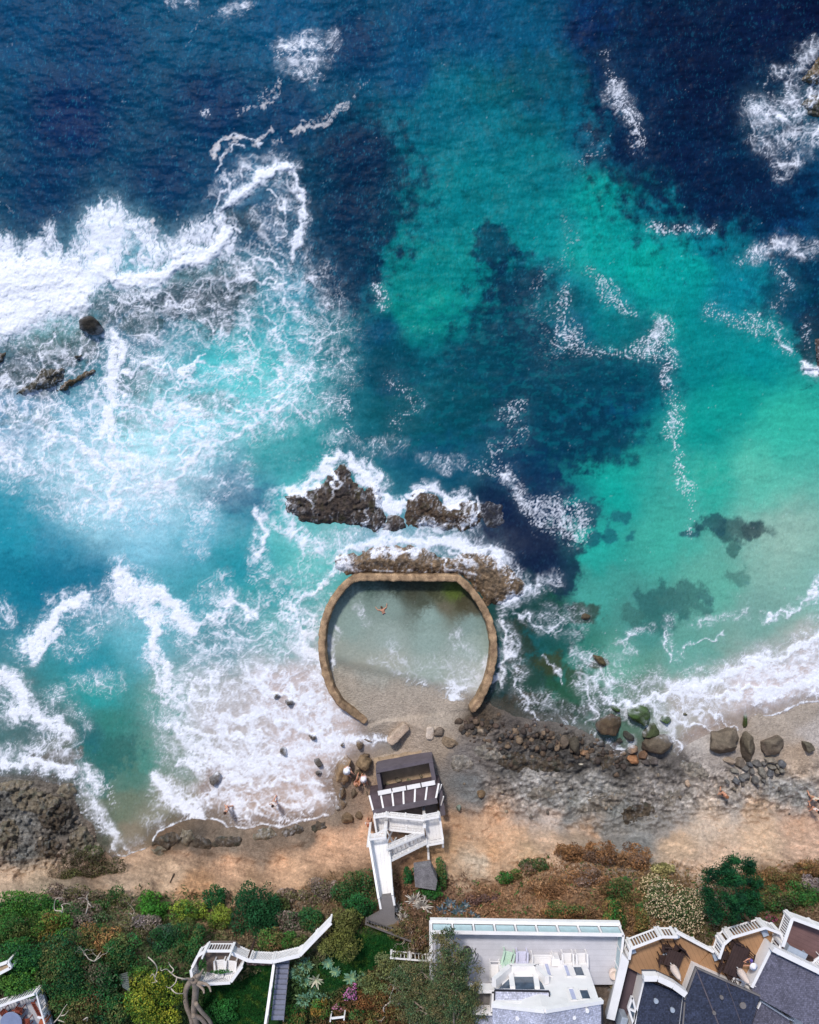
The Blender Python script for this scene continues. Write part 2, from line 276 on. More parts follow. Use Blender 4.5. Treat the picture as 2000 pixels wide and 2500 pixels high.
MILK = [(300,1000,200,110,.75,190,228,235),(120,950,160,70,.7,190,222,232),(480,900,150,60,.5,160,220,226),(300,1110,150,60,.6,150,212,225),(200,1080,80,50,.4,140,215,225),(330,900,60,120,.8,205,228,236),(560,800,110,90,.5,130,205,210),(600,700,70,120,.4,130,190,200),(390,770,70,40,.4,150,196,208),(640,860,90,60,.35,110,190,195),
(310,1340,80,70,.4,120,195,205),(250,1290,60,50,.4,170,205,215),(560,1500,190,150,.55,205,200,198),(420,1460,90,90,.45,160,190,190),(650,1380,60,100,.5,190,195,195),(700,1130,140,30,.5,150,205,205),(860,1140,150,30,.5,180,205,215),(1500,1000,160,60,.12,160,220,200),(1640,1150,120,90,.2,165,205,185),(520,560,90,40,.3,150,165,190),(60,640,110,70,1,236,240,246),(300,560,120,40,.6,200,220,235),(230,500,70,60,.6,180,205,225),(540,400,60,60,.4,120,140,175),(600,480,60,60,.3,90,120,155),(1600,230,40,60,.3,120,130,160),(1600,1440,150,50,.6,212,210,212),(1450,1480,120,40,.4,195,200,196)]
FOAM = """
V 10 1.0 612 1036 640 1026 665 1006 690 984 708 966 725 956
V 6 .85 700 990 705 1020 696 1050
V 11 1.0 738 962 750 990 756 1012
V 10 1.0 765 1000 785 1012 800 1036 822 1062 838 1080
V 5 .8 640 1030 650 1050 662 1066
V 3.5 .8 784 1060 772 1080 760 1108
V 9 .9 868 1040 900 1024 930 1040 950 1064
V 8 .9 950 1064 968 1044 988 1058
V 4 .8 1000 1050 1010 1072 1004 1100
V 7 .8 930 1180 950 1190 940 1204
V 8 .8 780 1160 830 1168 880 1160
V 6 .8 950 1160 975 1180 1000 1186
V 13 0.9 238 700 250 740 240 790 236 840 226 880 214 920
V 11 0.85 226 880 236 930 246 980 236 1030 240 1070
V 5 0.77 238 790 280 780 330 770 380 775 430 762
V 4.3 0.77 232 820 270 850 320 860 360 880 400 900 440 905
V 4.3 0.73 330 860 350 830 390 800 400 770 430 740
V 3.6 0.73 214 920 190 950 196 985 220 1000
V 3.6 0.69 300 850 310 890 330 930 350 960
V 3.6 0.73 360 880 356 930 372 960 388 985
V 3.6 0.69 240 900 262 940 290 960
V 9 0.81 80 905 120 915 160 930 200 960 225 1000
V 5 0.73 160 930 150 970 160 1010 190 1030
V 4.3 0.69 120 915 110 950 80 970 60 1000
V 4.3 0.69 0 905 30 890 70 900
V 3.6 0.69 0 950 30 960 60 1000
V 4.3 0.69 100 890 130 880 170 885
V 5.8 0.69 380 1000 420 960 460 930 500 920 540 890
V 5 0.69 470 850 520 870 560 860 600 850 640 870
V 4.3 0.65 520 700 540 740 530 780 550 820
V 4.3 0.6 560 640 570 690 600 720 610 770
V 5.8 0.69 240 640 290 625 350 615 400 640
V 4.3 0.65 300 620 340 650 380 640 420 660 450 700
V 3.6 0.65 180 720 160 750 150 790
V 3.6 0.65 120 700 100 740 90 780 70 800
V 3.6 0.6 200 715 196 750 180 780
V 5 0.69 480 600 520 590 560 600 600 590
V 5 0.73 590 560 560 540 540 560 500 570
V 9 0.81 610 360 634 400 642 450 628 500 600 540
V 3.6 0.69 560 400 590 420 600 460 580 500
V 4.3 0.69 470 400 450 430 470 470 500 490
V 3.6 0.73 445 330 460 300 500 288 545 292
V 3.6 0.69 452 360 470 325 510 305
V 14 .95 245 1255 262 1210 280 1240 300 1260
V 22 1.0 262 1255 300 1240 340 1250 372 1290 398 1320
V 18 1.0 300 1270 320 1320 330 1380
V 14 .9 330 1370 350 1420 352 1460
V 16 1.0 62 1370 78 1345 110 1300 140 1268 180 1272
V 12 .9 60 1380 80 1390 96 1350 120 1330
V 18 1.0 0 1420 30 1440 50 1480 30 1500
V 14 .95 40 1480 70 1500 110 1510 150 1545
V 14 .95 5 1610 60 1600 110 1620 150 1625
V 12 .85 470 1290 482 1260 500 1280 520 1300
V 9 .8 400 1325 440 1300 470 1305
V 12 .85 540 1070 560 1120 545 1170
V 8 .7 600 1300 640 1260 690 1220 730 1190
V 9 .8 400 1480 420 1440 460 1430
V 10 .9 640 1330 660 1380 690 1420
V 9 .9 400 1530 440 1560 480 1540 520 1560
V 9 .9 520 1430 560 1460 600 1450 640 1480
V 9 .9 480 1500 520 1520 560 1500 620 1530 690 1540
V 11 .9 380 1600 420 1620 470 1600 520 1620 600 1600
V 8 .9 480 1640 540 1650 600 1640 680 1660
V 6 .8 470 1660 500 1690 540 1700 560 1725
V 5 .8 590 1690 640 1700 690 1680
V 14 1.1 340 1650 352 1672 380 1692 420 1712
V 7 .8 1060 1310 1075 1350 1062 1400 1056 1440
V 3.8 .7 1090 1290 1120 1300 1150 1330 1180 1300
V 3.8 .65 1090 1440 1110 1480 1130 1510 1150 1530
V 3 .6 1130 1380 1160 1400 1190 1430
V 3.8 .7 1240 1440 1230 1470 1250 1500 1240 1540
V 8 .85 1270 1470 1330 1480 1390 1470 1450 1450
V 4.5 .8 1330 1500 1370 1530 1400 1560 1440 1580
V 4.5 .8 1420 1500 1450 1520 1500 1540 1520 1560
V 3.8 .8 1490 1500 1530 1520 1560 1550
V 9 .9 1400 1460 1460 1440 1520 1430 1580 1405 1640 1380 1720 1345
V 9 .9 1500 1470 1560 1460 1620 1450 1700 1430
V 3.8 .7 1400 1330 1405 1370 1420 1400
V 3.8 .6 1440 1370 1480 1350 1520 1340
V 3.8 .7 1620 1300 1660 1290 1700 1260 1720 1235
S 66 1.5 -60 610 0 600 60 585 115 600
S 54 1.5 -60 680 0 670 60 640 130 625
S 26 1.2 150 560 165 600 170 640
F 34 0.95 10 520 20 560
F 26 0.9 80 525 95 570
F 22 0.8 105 490 110 540 115 570
F 20 0.7 150 530 150 580
F 40 0.95 200 470 235 455 255 480
F 46 1 190 520 210 500 240 500
F 44 1 180 590 200 560 230 540
F 24 0.8 255 470 300 480 320 500
F 30 0.85 300 545 330 530 300 500
S 17 1.3 215 560 240 585 280 592 330 582 380 562 420 545 455 520 475 495
S 14 1 300 600 340 590
S 15 1.1 370 540 400 535 440 535
F 34 0.8 330 540 380 510 420 490 440 500
F 30 0.75 430 480 470 470 480 520
S 15 1.15 480 430 505 408 525 390 545 372 580 355 612 352
S 10 0.9 500 400 480 420 470 445
L 22 0.75 470 400 500 370 540 340 580 335 610 355
L 12 0.9 440 415 455 390 480 375
L 10 0.8 545 330 570 328 590 335
L 16 0.75 575 385 610 390 635 420 642 460 632 500 615 530 590 560
L 36 0.6 560 470 600 520 560 560 520 540
L 40 0.7 470 530 520 560 560 560 600 560
L 30 0.6 600 430 590 470 560 500
T 7 0.95 446 330 455 305 480 292 512 288
T 6 0.8 462 345 480 310 500 300
T 6 0.9 530 300 548 286 570 276
T 7 1 620 275 650 270 690 258
T 6 0.7 575 300 590 292
T 9 0.6 505 238 550 228 585 205 600 170
T 7 0.5 690 255 720 230 770 170
T 8 0.55 640 260 700 240 720 215
T 8 0.5 390 70 430 40 470 25
L 16 0.7 470 30 500 25 520 8
L 14 0.7 360 -5 400 5
K 17.3 0.63 590 120 610 100 640 90 680 95
L 18.7 0.85 600 95 640 85 680 95 700 85
L 21.6 0.88 605 130 640 130 680 120
L 15.8 0.85 620 150 650 155 660 160
K 13 0.72 545 210 560 190
K 12 0.8 425 235 440 235
T 8 0.55 550 225 575 195 595 165
L 60 0.72 240 640 330 620 420 600 500 590
L 60 0.7 500 640 560 620 610 600
L 50 0.74 230 700 260 660 300 640 380 640
L 60 0.8 270 740 350 700 430 680 500 680
L 80 0.72 600 600 640 640 660 700 640 760
L 55 0.8 560 700 590 760 580 820
L 24 0.66 640 540 660 590 690 640
L 40 0.5 700 720 720 780 690 830
L 56 0.76 0 740 40 710 90 690 150 690
L 50 0.74 20 800 90 770 170 750 220 730
L 40 0.7 0 850 80 840 160 830
M 70 0.86 0 860 80 850 160 860 240 860
M 80 0.92 0 930 80 920 160 940 240 940
M 60 0.95 200 960 280 980 360 960 420 920
M 70 0.9 270 860 330 900 400 880 470 850
M 60 0.9 470 840 530 860 590 840 620 800
L 60 0.85 120 1010 200 1020 280 1040 360 1020
L 40 0.7 60 1000 0 980
S 22 0.8 240 720 246 780 236 830 232 870
S 18 0.75 290 770 340 780 380 790 420 810
L 40 0.9 210 720 240 760 240 830 250 900 260 970 280 1040
L 40 0.85 280 800 340 820 380 860 430 900 470 900
S 20 0.62 240 960 300 1010 360 1030
L 36 0.6 420 960 470 930 540 900 600 870
L 24 0.62 600 900 660 870 700 860
L 26 0.55 340 1040 420 1020 470 1030 520 990
K 22 0.66 400 1100 450 1060 470 1040
L 30 0.7 420 1010 480 1020 500 1010
L 26 0.7 440 1050 430 1100 420 1150
L 26 0.9 235 1255 260 1195 280 1230 310 1240
S 24 0.95 270 1260 310 1250 350 1255 385 1280
S 28 0.95 300 1290 340 1300 370 1310 390 1320
S 20 0.95 320 1340 340 1370 330 1400
S 9 0.9 325 1400 335 1450 350 1480
L 24 0.85 320 1380 350 1430 370 1480 380 1520
S 16 1 60 1350 90 1330 120 1290 150 1270
L 30 0.85 50 1370 90 1340 130 1290 180 1280 240 1290
L 16 0.8 110 1260 150 1250 200 1260 240 1255
S 16 0.95 55 1360 70 1390 80 1360
S 18 1 0 1440 30 1430 50 1450 40 1480
L 30 0.9 0 1430 30 1470 70 1500 100 1520
L 24 0.8 60 1480 90 1500 110 1480 130 1470
L 30 0.66 140 1360 180 1340 190 1300
L 20 0.7 20 1300 0 1280
L 26 0.9 0 1510 60 1500 110 1530 140 1545
S 12 0.8 80 1520 120 1535 140 1550
L 26 .5 170 1440 200 1430 240 1440
L 20 .5 150 1500 180 1520
L 30 0.95 0 1600 50 1590 90 1580 130 1590
L 26 0.98 0 1620 60 1610 110 1620 150 1640
L 18 0.95 130 1590 160 1620 180 1650 200 1640
S 16 1 180 1620 195 1640 205 1660
L 22 0.98 180 1660 190 1700 200 1730 215 1740
S 11 0.95 200 1690 215 1720 228 1740 236 1770 235 1795
S 10 0.7 175 1650 185 1690 180 1720
K 24 0.6 210 1640 230 1660 240 1690
L 20 0.7 430 1260 450 1290 440 1240 480 1220
L 22 0.92 420 1300 450 1290 480 1270 490 1250
S 14 0.9 470 1290 485 1260 490 1240
L 30 0.7 400 1320 440 1300 500 1310 520 1290 560 1260
L 24 0.6 560 1260 600 1220 650 1190
L 16 0.7 530 1180 540 1130 560 1080 580 1040
L 20 0.66 540 1220 560 1190 545 1160
L 30 0.66 590 1290 620 1260 640 1230 670 1250
M 26 0.75 620 1290 650 1310 690 1290
L 26 0.7 640 1230 690 1200 740 1180
L 20 0.6 640 1180 680 1160
L 14 0.66 560 1090 600 1110 640 1130 690 1140
L 40 0.76 420 1370 480 1350 540 1360 600 1330
L 50 0.95 380 1450 440 1430 510 1420 570 1410 630 1380
L 44 1 640 1340 650 1400 660 1450 690 1500
M 60 1.05 400 1500 460 1500 540 1490 620 1480
M 60 1.08 420 1570 500 1560 600 1550 690 1540
M 50 1.1 380 1520 400 1570 450 1600
M 60 1.1 460 1640 540 1620 620 1610 680 1600
M 46 1.05 540 1680 600 1690 650 1690 690 1700
S 26 0.8 620 1300 640 1330 650 1380 660 1420
S 20 0.9 370 1530 390 1560 430 1590 480 1610
S 24 1 470 1610 560 1600 660 1570 720 1560
S 14 1 690 1560 740 1555 790 1560 830 1560
S 16 1.15 330 1640 350 1665 375 1690 405 1715 430 1720
S 13 1 400 1710 440 1680 470 1650 500 1630
L 30 0.92 340 1660 380 1690 420 1700 470 1690
L 40 0.9 470 1690 510 1710 550 1720 600 1725
L 26 0.62 340 1700 330 1740 350 1720
S 3.5 1 322 1770 330 1756 358 1740 372 1730 408 1722 440 1722 465 1730 478 1744 520 1743 555 1736 590 1744 622 1730 660 1727 690 1718
S 3 0.9 240 1803 262 1802 290 1795 316 1786
L 18 0.7 240 1780 250 1800 290 1780
L 16 1.1 600 1040 640 1030 660 1010 690 990 705 970 720 962
S 7.2 1.1 612 1040 650 1020 670 1025
S 11.7 1.2 740 960 755 985 765 1010 785 1015
S 10.8 1.2 790 1030 800 1060 825 1080
S 12.6 1.2 810 1060 835 1085 845 1060
L 18 1.1 760 975 780 1000 800 1030 830 1070
L 14 1 870 1035 900 1020 930 1040 950 1065
L 12 1 950 1065 970 1040 985 1060
L 16 0.8 985 1080 1000 1110 1010 1080
M 16 1 600 1060 610 1110 640 1140 680 1150
S 9.9 1.1 740 1150 790 1140 850 1136 900 1140 950 1134
S 12.6 1.25 900 1150 950 1140 1000 1150 1040 1165
S 9 1.1 1000 1155 1040 1160 1060 1185
L 24 1.05 720 1170 780 1150 860 1140 940 1150 1000 1150 1060 1180
L 26 0.9 690 1150 740 1130 820 1130 900 1120 960 1120
L 20 0.9 950 1165 990 1190 960 1200
L 14 0.8 690 1200 720 1195 750 1200
M 12 0.9 690 1215 720 1203
S 4 0.8 760 1203 830 1204 880 1200 900 1205
S 4 0.9 940 1203 985 1204 1000 1212
L 20.4 0.64 1050 1180 1090 1220 1120 1250
L 17 0.81 1060 1270 1100 1250 1140 1230 1170 1220
S 8 0.9 1060 1270 1090 1255 1110 1240
L 15.3 0.77 1150 1290 1180 1310 1190 1290
L 18.7 0.72 1060 1300 1070 1350 1060 1400 1050 1440
L 18 0.51 1080 1380 1100 1420 1080 1460
L 20.4 0.53 1120 1300 1160 1320 1200 1340
L 30 0.45 1100 1480 1180 1500 1240 1540
L 14 0.57 1130 1510 1150 1530 1190 1520
L 16 0.57 1230 1540 1250 1560 1270 1560
L 24 0.57 1230 1390 1290 1390 1320 1370
L 20.4 0.51 1210 1340 1220 1300 1190 1290
L 30 0.78 1240 1440 1290 1440 1340 1450 1400 1440
L 34 0.82 1280 1480 1340 1480 1400 1470 1470 1450
M 28 1.1 1420 1460 1480 1440 1540 1420 1600 1390
M 40 1.12 1520 1460 1580 1440 1640 1410 1740 1370
M 34 1.15 1600 1470 1660 1460 1740 1430
S 20 1.1 1600 1470 1660 1440 1740 1420
S 18 1 1500 1430 1560 1410 1600 1400
S 14 1 1690 1360 1720 1340 1760 1310
L 30 0.82 1390 1500 1430 1530 1450 1560 1430 1590
L 24 0.82 1340 1500 1380 1520 1420 1560
L 30 0.78 1460 1500 1510 1530 1540 1560
L 24 0.78 1250 1490 1230 1540 1260 1560
L 12 0.9 1290 1560 1310 1580 1330 1560 1340 1590
S 3.5 1 1590 1508 1622 1510 1655 1497 1685 1480 1730 1477
S 4 0.8 1430 1590 1450 1575 1470 1560
L 13.6 0.59 1410 1310 1400 1350 1430 1380
L 11.9 0.56 1320 1360 1330 1330 1370 1320
L 13.6 0.51 1460 1310 1530 1300 1570 1300
L 11.9 0.64 1610 1300 1650 1290 1690 1270 1720 1240
S 14 0.7 1725 1220 1710 1260
L 15.3 0.51 1700 1330 1720 1280
K 16.2 0.74 1495 480 1390 482
K 18.6 0.66 1370 480 1400 490
K 25.5 0.48 1190 560 1210 500 1190 470
K 23.2 0.46 1150 560 1130 600
K 23.2 0.55 1240 570 1260 600 1290 640
K 18.6 0.7 1270 600 1300 640 1330 660
K 16.2 0.69 1186 610 1190 630
K 17.4 0.9 795 610 805 640
K 27.8 0.61 1180 650 1210 690 1200 720
K 20.9 0.61 1180 700 1230 730 1280 740 1330 740
K 23.2 0.87 1370 730 1385 700 1400 680
L 14 1 1380 710 1390 680
K 25.5 0.64 1350 730 1400 740 1410 700
K 20.9 0.68 1500 650 1550 680 1590 670
K 20.9 0.7 1590 690 1630 690 1660 740
S 6 0.8 1640 710 1660 740
L 18 0.9 1590 540 1640 510 1690 530 1720 520
K 23.2 0.64 1600 530 1560 550
K 25.5 0.61 1640 560 1660 600 1640 640
L 20 0.86 1290 190 1305 210 1325 240
K 20.9 0.77 1290 180 1310 220 1340 260 1350 310
K 20.9 0.55 1280 120 1290 160
K 25.5 0.51 1250 290 1270 310 1210 350
L 28.1 0.86 1590 240 1640 240 1680 200 1725 180
L 23.4 0.84 1650 290 1700 280 1730 290
S 12.5 0.75 1640 250 1680 240 1720 200
L 20.3 0.84 1690 120 1720 100
L 14 0.7 1630 150 1660 150 1690 140
L 17.2 0.75 1640 330 1650 360 1700 330
T 3.9 0.7 1610 160 1605 190 1630 200
L 23.4 0.53 1600 290 1620 320
S 14 1.2 1700 770 1720 785
K 25.5 0.55 1700 690 1710 730
K 20.9 0.68 1410 790 1420 850 1425 900
K 18.6 0.74 1410 900 1430 960 1450 1020
K 16.2 0.55 1450 1020 1465 1080 1450 1130
K 20.9 0.68 1420 760 1410 780
S 5 0.7 1410 870 1420 900
K 25.5 0.61 1000 990 1050 990 1080 1000
L 12 0.95 1070 1000 1090 1030 1110 1060
K 18.6 0.87 1090 1030 1110 1070 1140 1090
K 25.5 0.87 1150 1060 1180 1060
K 30.2 0.87 1200 1100 1220 1110 1230 1080
K 27.8 0.64 1140 1090 1180 1110 1210 1130
K 27.8 0.55 1080 870 1100 920 1040 950
K 23.2 0.55 1100 850 1060 880
K 29 0.55 840 890 880 850 830 800
L 16 0.5 880 960 930 980 970 970
K 24 0.5 720 740 740 800 730 860
K 18 0.6 720 850 730 900 720 930
L 24 0.55 700 920 760 950 830 940
K 40 0.4 560 950 640 980 700 960
K 46.4 0.39 1120 650 1160 760
T 8 0.6 -5 420 20 440
T 6 0.5 300 500 330 460
T 5 0.6 310 510 325 480 318 470
T 6 0.5 370 460 380 440
T 5 0.4 100 470 130 440
L 44 .8 430 640 480 700 520 760 470 800
L 40 .82 320 660 360 720 330 780 300 740
L 40 .8 560 880 500 900 440 950 380 990
L 50 .78 600 600 620 660 600 720 560 760
M 50 .8 300 1040 240 1060 180 1050
"""
def foam_at(PX, PY, strokes=FOAM):
    "density of foam, milky water and foam cover over photo positions"
    vx = PX / KV; vy = PY / KV
    w1 = fbm(vx / 70, vy / 70, 4, 101); w2 = fbm(vx / 70, vy / 70, 4, 109)
    w3 = fbm(vx / 18, vy / 18, 3, 117); w4 = fbm(vx / 18, vy / 18, 3, 125)
    X = vx + 16 * w1 + 6 * w3; Y = vy + 16 * w2 + 6 * w4
    p3 = perlin(vx / 24, vy / 24, 275); p4 = perlin(vx / 24, vy / 24, 277)
    D = {c: np.zeros(vx.shape) for c in 'SLMKTFV'}
    for ln in strokes.strip().split('\n'):
        t = ln.split(); c = t[0]; r = float(t[1]); s = float(t[2]); q = list(map(float, t[3:])); pts = list(zip(q[::2], q[1::2]))
        xs = [a for a, _ in pts]; ys = [b for _, b in pts]; m = r * 2.6 + 30
        j0, j1 = np.searchsorted(PY[:, 0], [(min(ys) - m) * KV, (max(ys) + m) * KV]); i0, i1 = np.searchsorted(PX[0], [(min(xs) - m) * KV, (max(xs) + m) * KV])
        if j1 <= j0 or i1 <= i0: continue
        sl_ = (slice(j0, j1), slice(i0, i1)); f = 0.35 if c == 'S' and r < 6 else 1.0
        e_ = 13 if c == 'V' else 0; d = segdist(vx[sl_] + f * (X - vx)[sl_] + e_ * p3[sl_], vy[sl_] + f * (Y - vy)[sl_] + e_ * p4[sl_], pts)
        v = s * np.exp(-(d / r) ** 2 * 0.9)
        D[c][sl_] = 1 - (1 - np.clip(D[c][sl_], 0, 1)) * (1 - np.clip(v, 0, 1)) if c in 'KT' else np.maximum(D[c][sl_], v)
    # net of foam: cell walls at three sizes, dragged along by the warp
    qx = vx + 26 * w1 + 10 * w3; qy = vy + 26 * w2 + 10 * w4
    g = fbm(vx / 9 + 2 * w3, vy / 9 + 2 * w4, 4, 133)
    fine = fbm(vx / 3.2 + 2 * w3, vy / 3.2, 3, 149)
    hf = fbm(vx / 1.8, vy / 1.8, 2, 153); big = fbm(vx / 40 + w2, vy / 40, 3, 161); mid = fbm(vx / 17 + w3, vy / 17, 3, 163)
    u1 = fbm(vx / 90, vy / 90, 2, 171); u2 = fbm(vx / 90, vy / 90, 2, 173); u3 = perlin(vx / 26, vy / 26, 175); u4 = perlin(vx / 26, vy / 26, 177); u5 = perlin(vx / 9, vy / 9, 179); u6 = perlin(vx / 9, vy / 9, 181)
    sx_ = vx + 40 * u1 + 11 * u3 + 2.5 * u5; sy_ = vy + 40 * u2 + 11 * u4 + 2.5 * u6
    a0, b0 = worley(sx_ / 66, sy_ / 58, 5); a1, b1 = worley(sx_ / 30 + .3 * u5, sy_ / 34 + .3 * u6, 1); a2, b2 = worley(sx_ / 14, sy_ / 17, 2)
    r3 = np.abs(fbm(sx_ / 22, sy_ / 38, 2, 141)); r4 = np.abs(fbm(sx_ / 36, sy_ / 17, 2, 143)); r5 = np.abs(fbm(sx_ / 8, sy_ / 15, 2, 145))
    k1 = np.clip(.5 + 1.5 * mid, 0, 1); k2 = np.clip(.5 - 1.3 * mid + .6 * big, 0, 1); k3 = np.clip(.45 + 1.4 * big, 0, 1)
    def veins(d_):
        w_ = .03 + .17 * d_ ** 2; a_ = np.clip(.34 + 1.2 * d_, 0, 1) * (.55 + .45 * sm(-.35, .15, fbm(vx / 44, vy / 44, 2, 193))); o = 1
        for e_, ww, kk_ in ((b0 - a0, .62, .75 + .25 * k3), (b1 - a1, .85, .4 + .6 * k3), (b2 - a2, .9, .1 + .7 * k2 * k1), (r3, .50, .2 + .8 * k1), (r4, .42, .2 + .8 * k2), (r5, .5, .05 + .5 * k1 * k3)):
            o = o * (1 - a_ * kk_ * np.exp(-(e_ / (w_ * ww)) ** 1.3))
        tex = .5 + .9 * g + .25 * fine + .12 * hf
        soft_ = (.05 + .52 * d_ ** 1.6) * np.clip(.40 + .9 * mid + 1.1 * big + .25 * g, 0, 1.3)
        o = o * (1 - np.clip(soft_ * (.75 + .5 * tex), 0, 1)) * (1 - sm(1.05, 1.6, d_ + .9 * g + .3 * fine + .3 * mid))
        return np.clip((1 - o) * sm(.04, .22, d_), 0, 1) ** (1.15)
    torn = np.clip(.80 + .75 * fbm(vx / 58 + .6 * w1, vy / 66 + .6 * w2, 3, 191) + .30 * mid, .30, 1.15)
    west = sm(720, 560, vx) * sm(560, 620, vy) * sm(1120, 1000, vy); torn = torn * (1 - .16 * west)
    L = veins(np.clip(D['L'] * .90 * torn, 0, 1.1)); Mf = veins(np.clip(D['M'] * 1.0 * torn, 0, 1.15)); pat = np.clip(1 - L, 0, 1); e2 = np.clip((b2 - a2) * 1.4, 0, 1); rg = np.clip(r3 * 3.2, 0, 1)
    streak = fbm(qx / 4.5, qy / 38, 4, 157)
    F = sm(0, .6, D['F'] * 1.0 - .32 + .55 * streak - .1 * e2)
    S = sm(.20, 1.15, D['S'] + .5 * mid * sm(1.5, .8, D['S']) + .40 * g + .22 * fine + .35 * streak * (1.3 - D['S']) - .22 * (1.35 - D['S']))
    sp = fbm(vx / 4.2 + 2 * w3, vy / 5.6, 3, 165)
    K = .85 * sm(0, .55, D['K'] * .80 - .52 + .42 * sp + .55 * np.exp(-(np.minimum(r5, r3 * 1.3) / .055) ** 1.2) + .25 * g - .1)
    K = K * sm(.30, .62, D['K'])
    T = sm(0, .5, D['T'] - .5 + .5 * g + .3 * streak)
    V = sm(.28, .95, D['V'] * (1 + .35 * mid) + .30 * g + .25 * fine * D['V'] + .14 * (1 - np.minimum(r5 * 6, 1)) * (D['V'] > .05)) * sm(.02, .2, D['V'])
    foam = 1 - (1 - V) * (1 - L) * (1 - .96 * Mf) * (1 - .95 * F) * (1 - S) * (1 - .92 * K) * (1 - .75 * T)
    haze = np.clip(np.maximum.reduce([D['L'] * .20, D['M'] * .40, D['F'] * .6, D['S'] * .6, D['V'] * .45, D['K'] * .1]), 0, .8) * sm(-.5, .6, g + .3)
    return foam, haze, D, T, (w1, w2, w3, w4, g, fine, streak, sp)
wgx = axis(-220, 2220, 2.45, 60000, 32); wgy = axis(-220, 2120, 2.45, 60000, 32)
WX, WY = np.meshgrid(wgx, wgy)
WY = np.sort(WY, 0)
foam, hazef, FD, FT, (w1, w2, w3, w4, g9, fine3, streak, spk) = foam_at(WX, WY)
vx = WX / KV; vy = WY / KV
base = shepard(vx + 24 * w1 + 5 * w3, vy + 24 * w2 + 5 * w4, [(a[0], a[1]) for a in WC], [s2l(a[2:5]) for a in WC], 3.4)
nd = fbm(vx / 26, vy / 26, 5, 201)
for x, y, rx, ry, *c in DARK:
    q = np.hypot((vx + 14 * w1 - x) / rx, (vy + 14 * w2 - y) / ry)
    sf = .26 if rx < 60 else .42
    a = sm(1 + sf, 1 - sf, q + .75 * nd + .20 * g9 + .10 * fine3) * .84
    base = base * (1 - a[..., None]) + s2l(c) * ([1, 1.1, .84] if y < 950 else [1, 1, 1]) * a[..., None]
for x, y, rx, ry, s, *c in MILK:
    q = np.hypot((vx + 20 * w1 - x) / rx, (vy + 20 * w2 - y) / ry)
    a = (.8 * s * np.exp(-q * q * 1.1) * np.clip(.9 + .5 * g9 + .6 * nd, 0, 1.3)).clip(0, 1)
    base = base * (1 - a[..., None]) + s2l(c) * a[..., None]
deep = sm(900, 500, vy)
ripple = fbm(vx / 3 + 2 * w3, vy / 11, 4, 211); sw = fbm((vx - .3 * vy) / 26, (vy + .2 * vx) / 50, 4, 215)
base = base * (1 + (.16 + .22 * deep)[..., None] * ripple[..., None] + .18 * sw[..., None] * (.4 + deep)[..., None])  # light and dark of ripples and swell, put into the water colour
mot = sm(.0, .4, fbm(vx / 24 + w3, vy / 20, 4, 241)) * sm(800, 880, vx) * sm(1420, 1330, vx) * sm(600, 660, vy) * sm(1000, 930, vy) * .5
base = base * (1 - mot[..., None]) + s2l((4, 100, 116)) * mot[..., None]
# glints of ripples painted into the colour: pale broken lines in the open water
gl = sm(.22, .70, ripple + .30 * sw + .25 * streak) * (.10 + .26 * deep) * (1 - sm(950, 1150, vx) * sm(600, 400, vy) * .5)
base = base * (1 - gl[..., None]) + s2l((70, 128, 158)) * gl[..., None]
hz_c = s2l((176, 206, 220)) * .65 + base * .35
hz_c = np.where((vy > 1400)[..., None], s2l((205, 200, 198)) * .7 + base * .3, hz_c)
base = base * (np.array([.42, 1.0, .88]) * sm(1100, 700, vy)[..., None] + np.array([1.12, .93, .91]) * (1 - sm(1100, 700, vy)[..., None])); base = base * (1 - hazef[..., None]) + hz_c * hazef[..., None]
fc = s2l((238, 240, 248)) * (1 + .08 * (g9 + fine3))[..., None]
tan = (FT * (1 - np.clip(FD['L'] + FD['S'], 0, 1)))[..., None]
fc = fc * (1 - .6 * tan) + s2l((190, 178, 168)) * .6 * tan
thin = foam[..., None]
WCOL = np.clip(base * (1 - thin) + fc * thin, .002, .93)
WCOL[..., 0] = np.clip(WCOL[..., 0], .001, 1)
out_ = np.maximum(np.maximum(-60 - WX, WX - 2060), -60 - WY); fr = sm(120, 520, out_)[..., None]   # open sea beyond the mapped bay
sd_ = sm(-60, -1500, sdf(WX, WY, SHORE))[..., None]; WCOL = WCOL * (1 - fr) + fr * (s2l((60, 150, 150)) * (1 - sd_) + s2l((6, 52, 88)) * sd_)
tz, td = H(WX, WY, False)
depth_a = sm(-2, -46, sdf(WX + 8 * w3, WY + 8 * w4, SHORE))
alpha = np.clip(np.maximum(.35 + .65 * depth_a, foam * 1.1), 0, 1)
alpha = np.where(td > 2, np.where(td > 10, 0, alpha), alpha)
deepz = sm(1900, 300, WY)
WZ = (.16 * fbm(WX / 130 + .2, WY / 85, 3, 221) + .045 * fbm(WX / 26, WY / 16, 3, 225)) * (.25 + deepz) + .008 * fbm(WX / 8, WY / 8, 3, 231)
WZ = WZ * sm(10, -90, td) + foam * (.03 + .03 * (g9 + .4)) + .22 * sm(.4, 1.5, FD['S']) * sm(30, 120, -td) * (.9 + .2 * g9) * (WY < 900) + .02
WZ = WZ - .3 * sm(0, 12, td)
k = (HC - WZ) / FP
WV = np.stack([(WX - 1000) * k, (1250 - WY) * k, WZ], -1)
m, nt, b = new_mat('sea_mat')
at = N(nt, 'ShaderNodeAttribute', attribute_name='Col'); al = N(nt, 'ShaderNodeAttribute', attribute_name='Fo')
c, _ = mul_noise(nt, at.outputs['Color'], 5, .94, 1.06); c, _ = mul_noise(nt, c, 26, .88, 1.12)
nt.links.new(c, b.inputs['Base Color'])
sx = N(nt, 'ShaderNodeSeparateColor'); nt.links.new(al.outputs['Color'], sx.inputs[0])
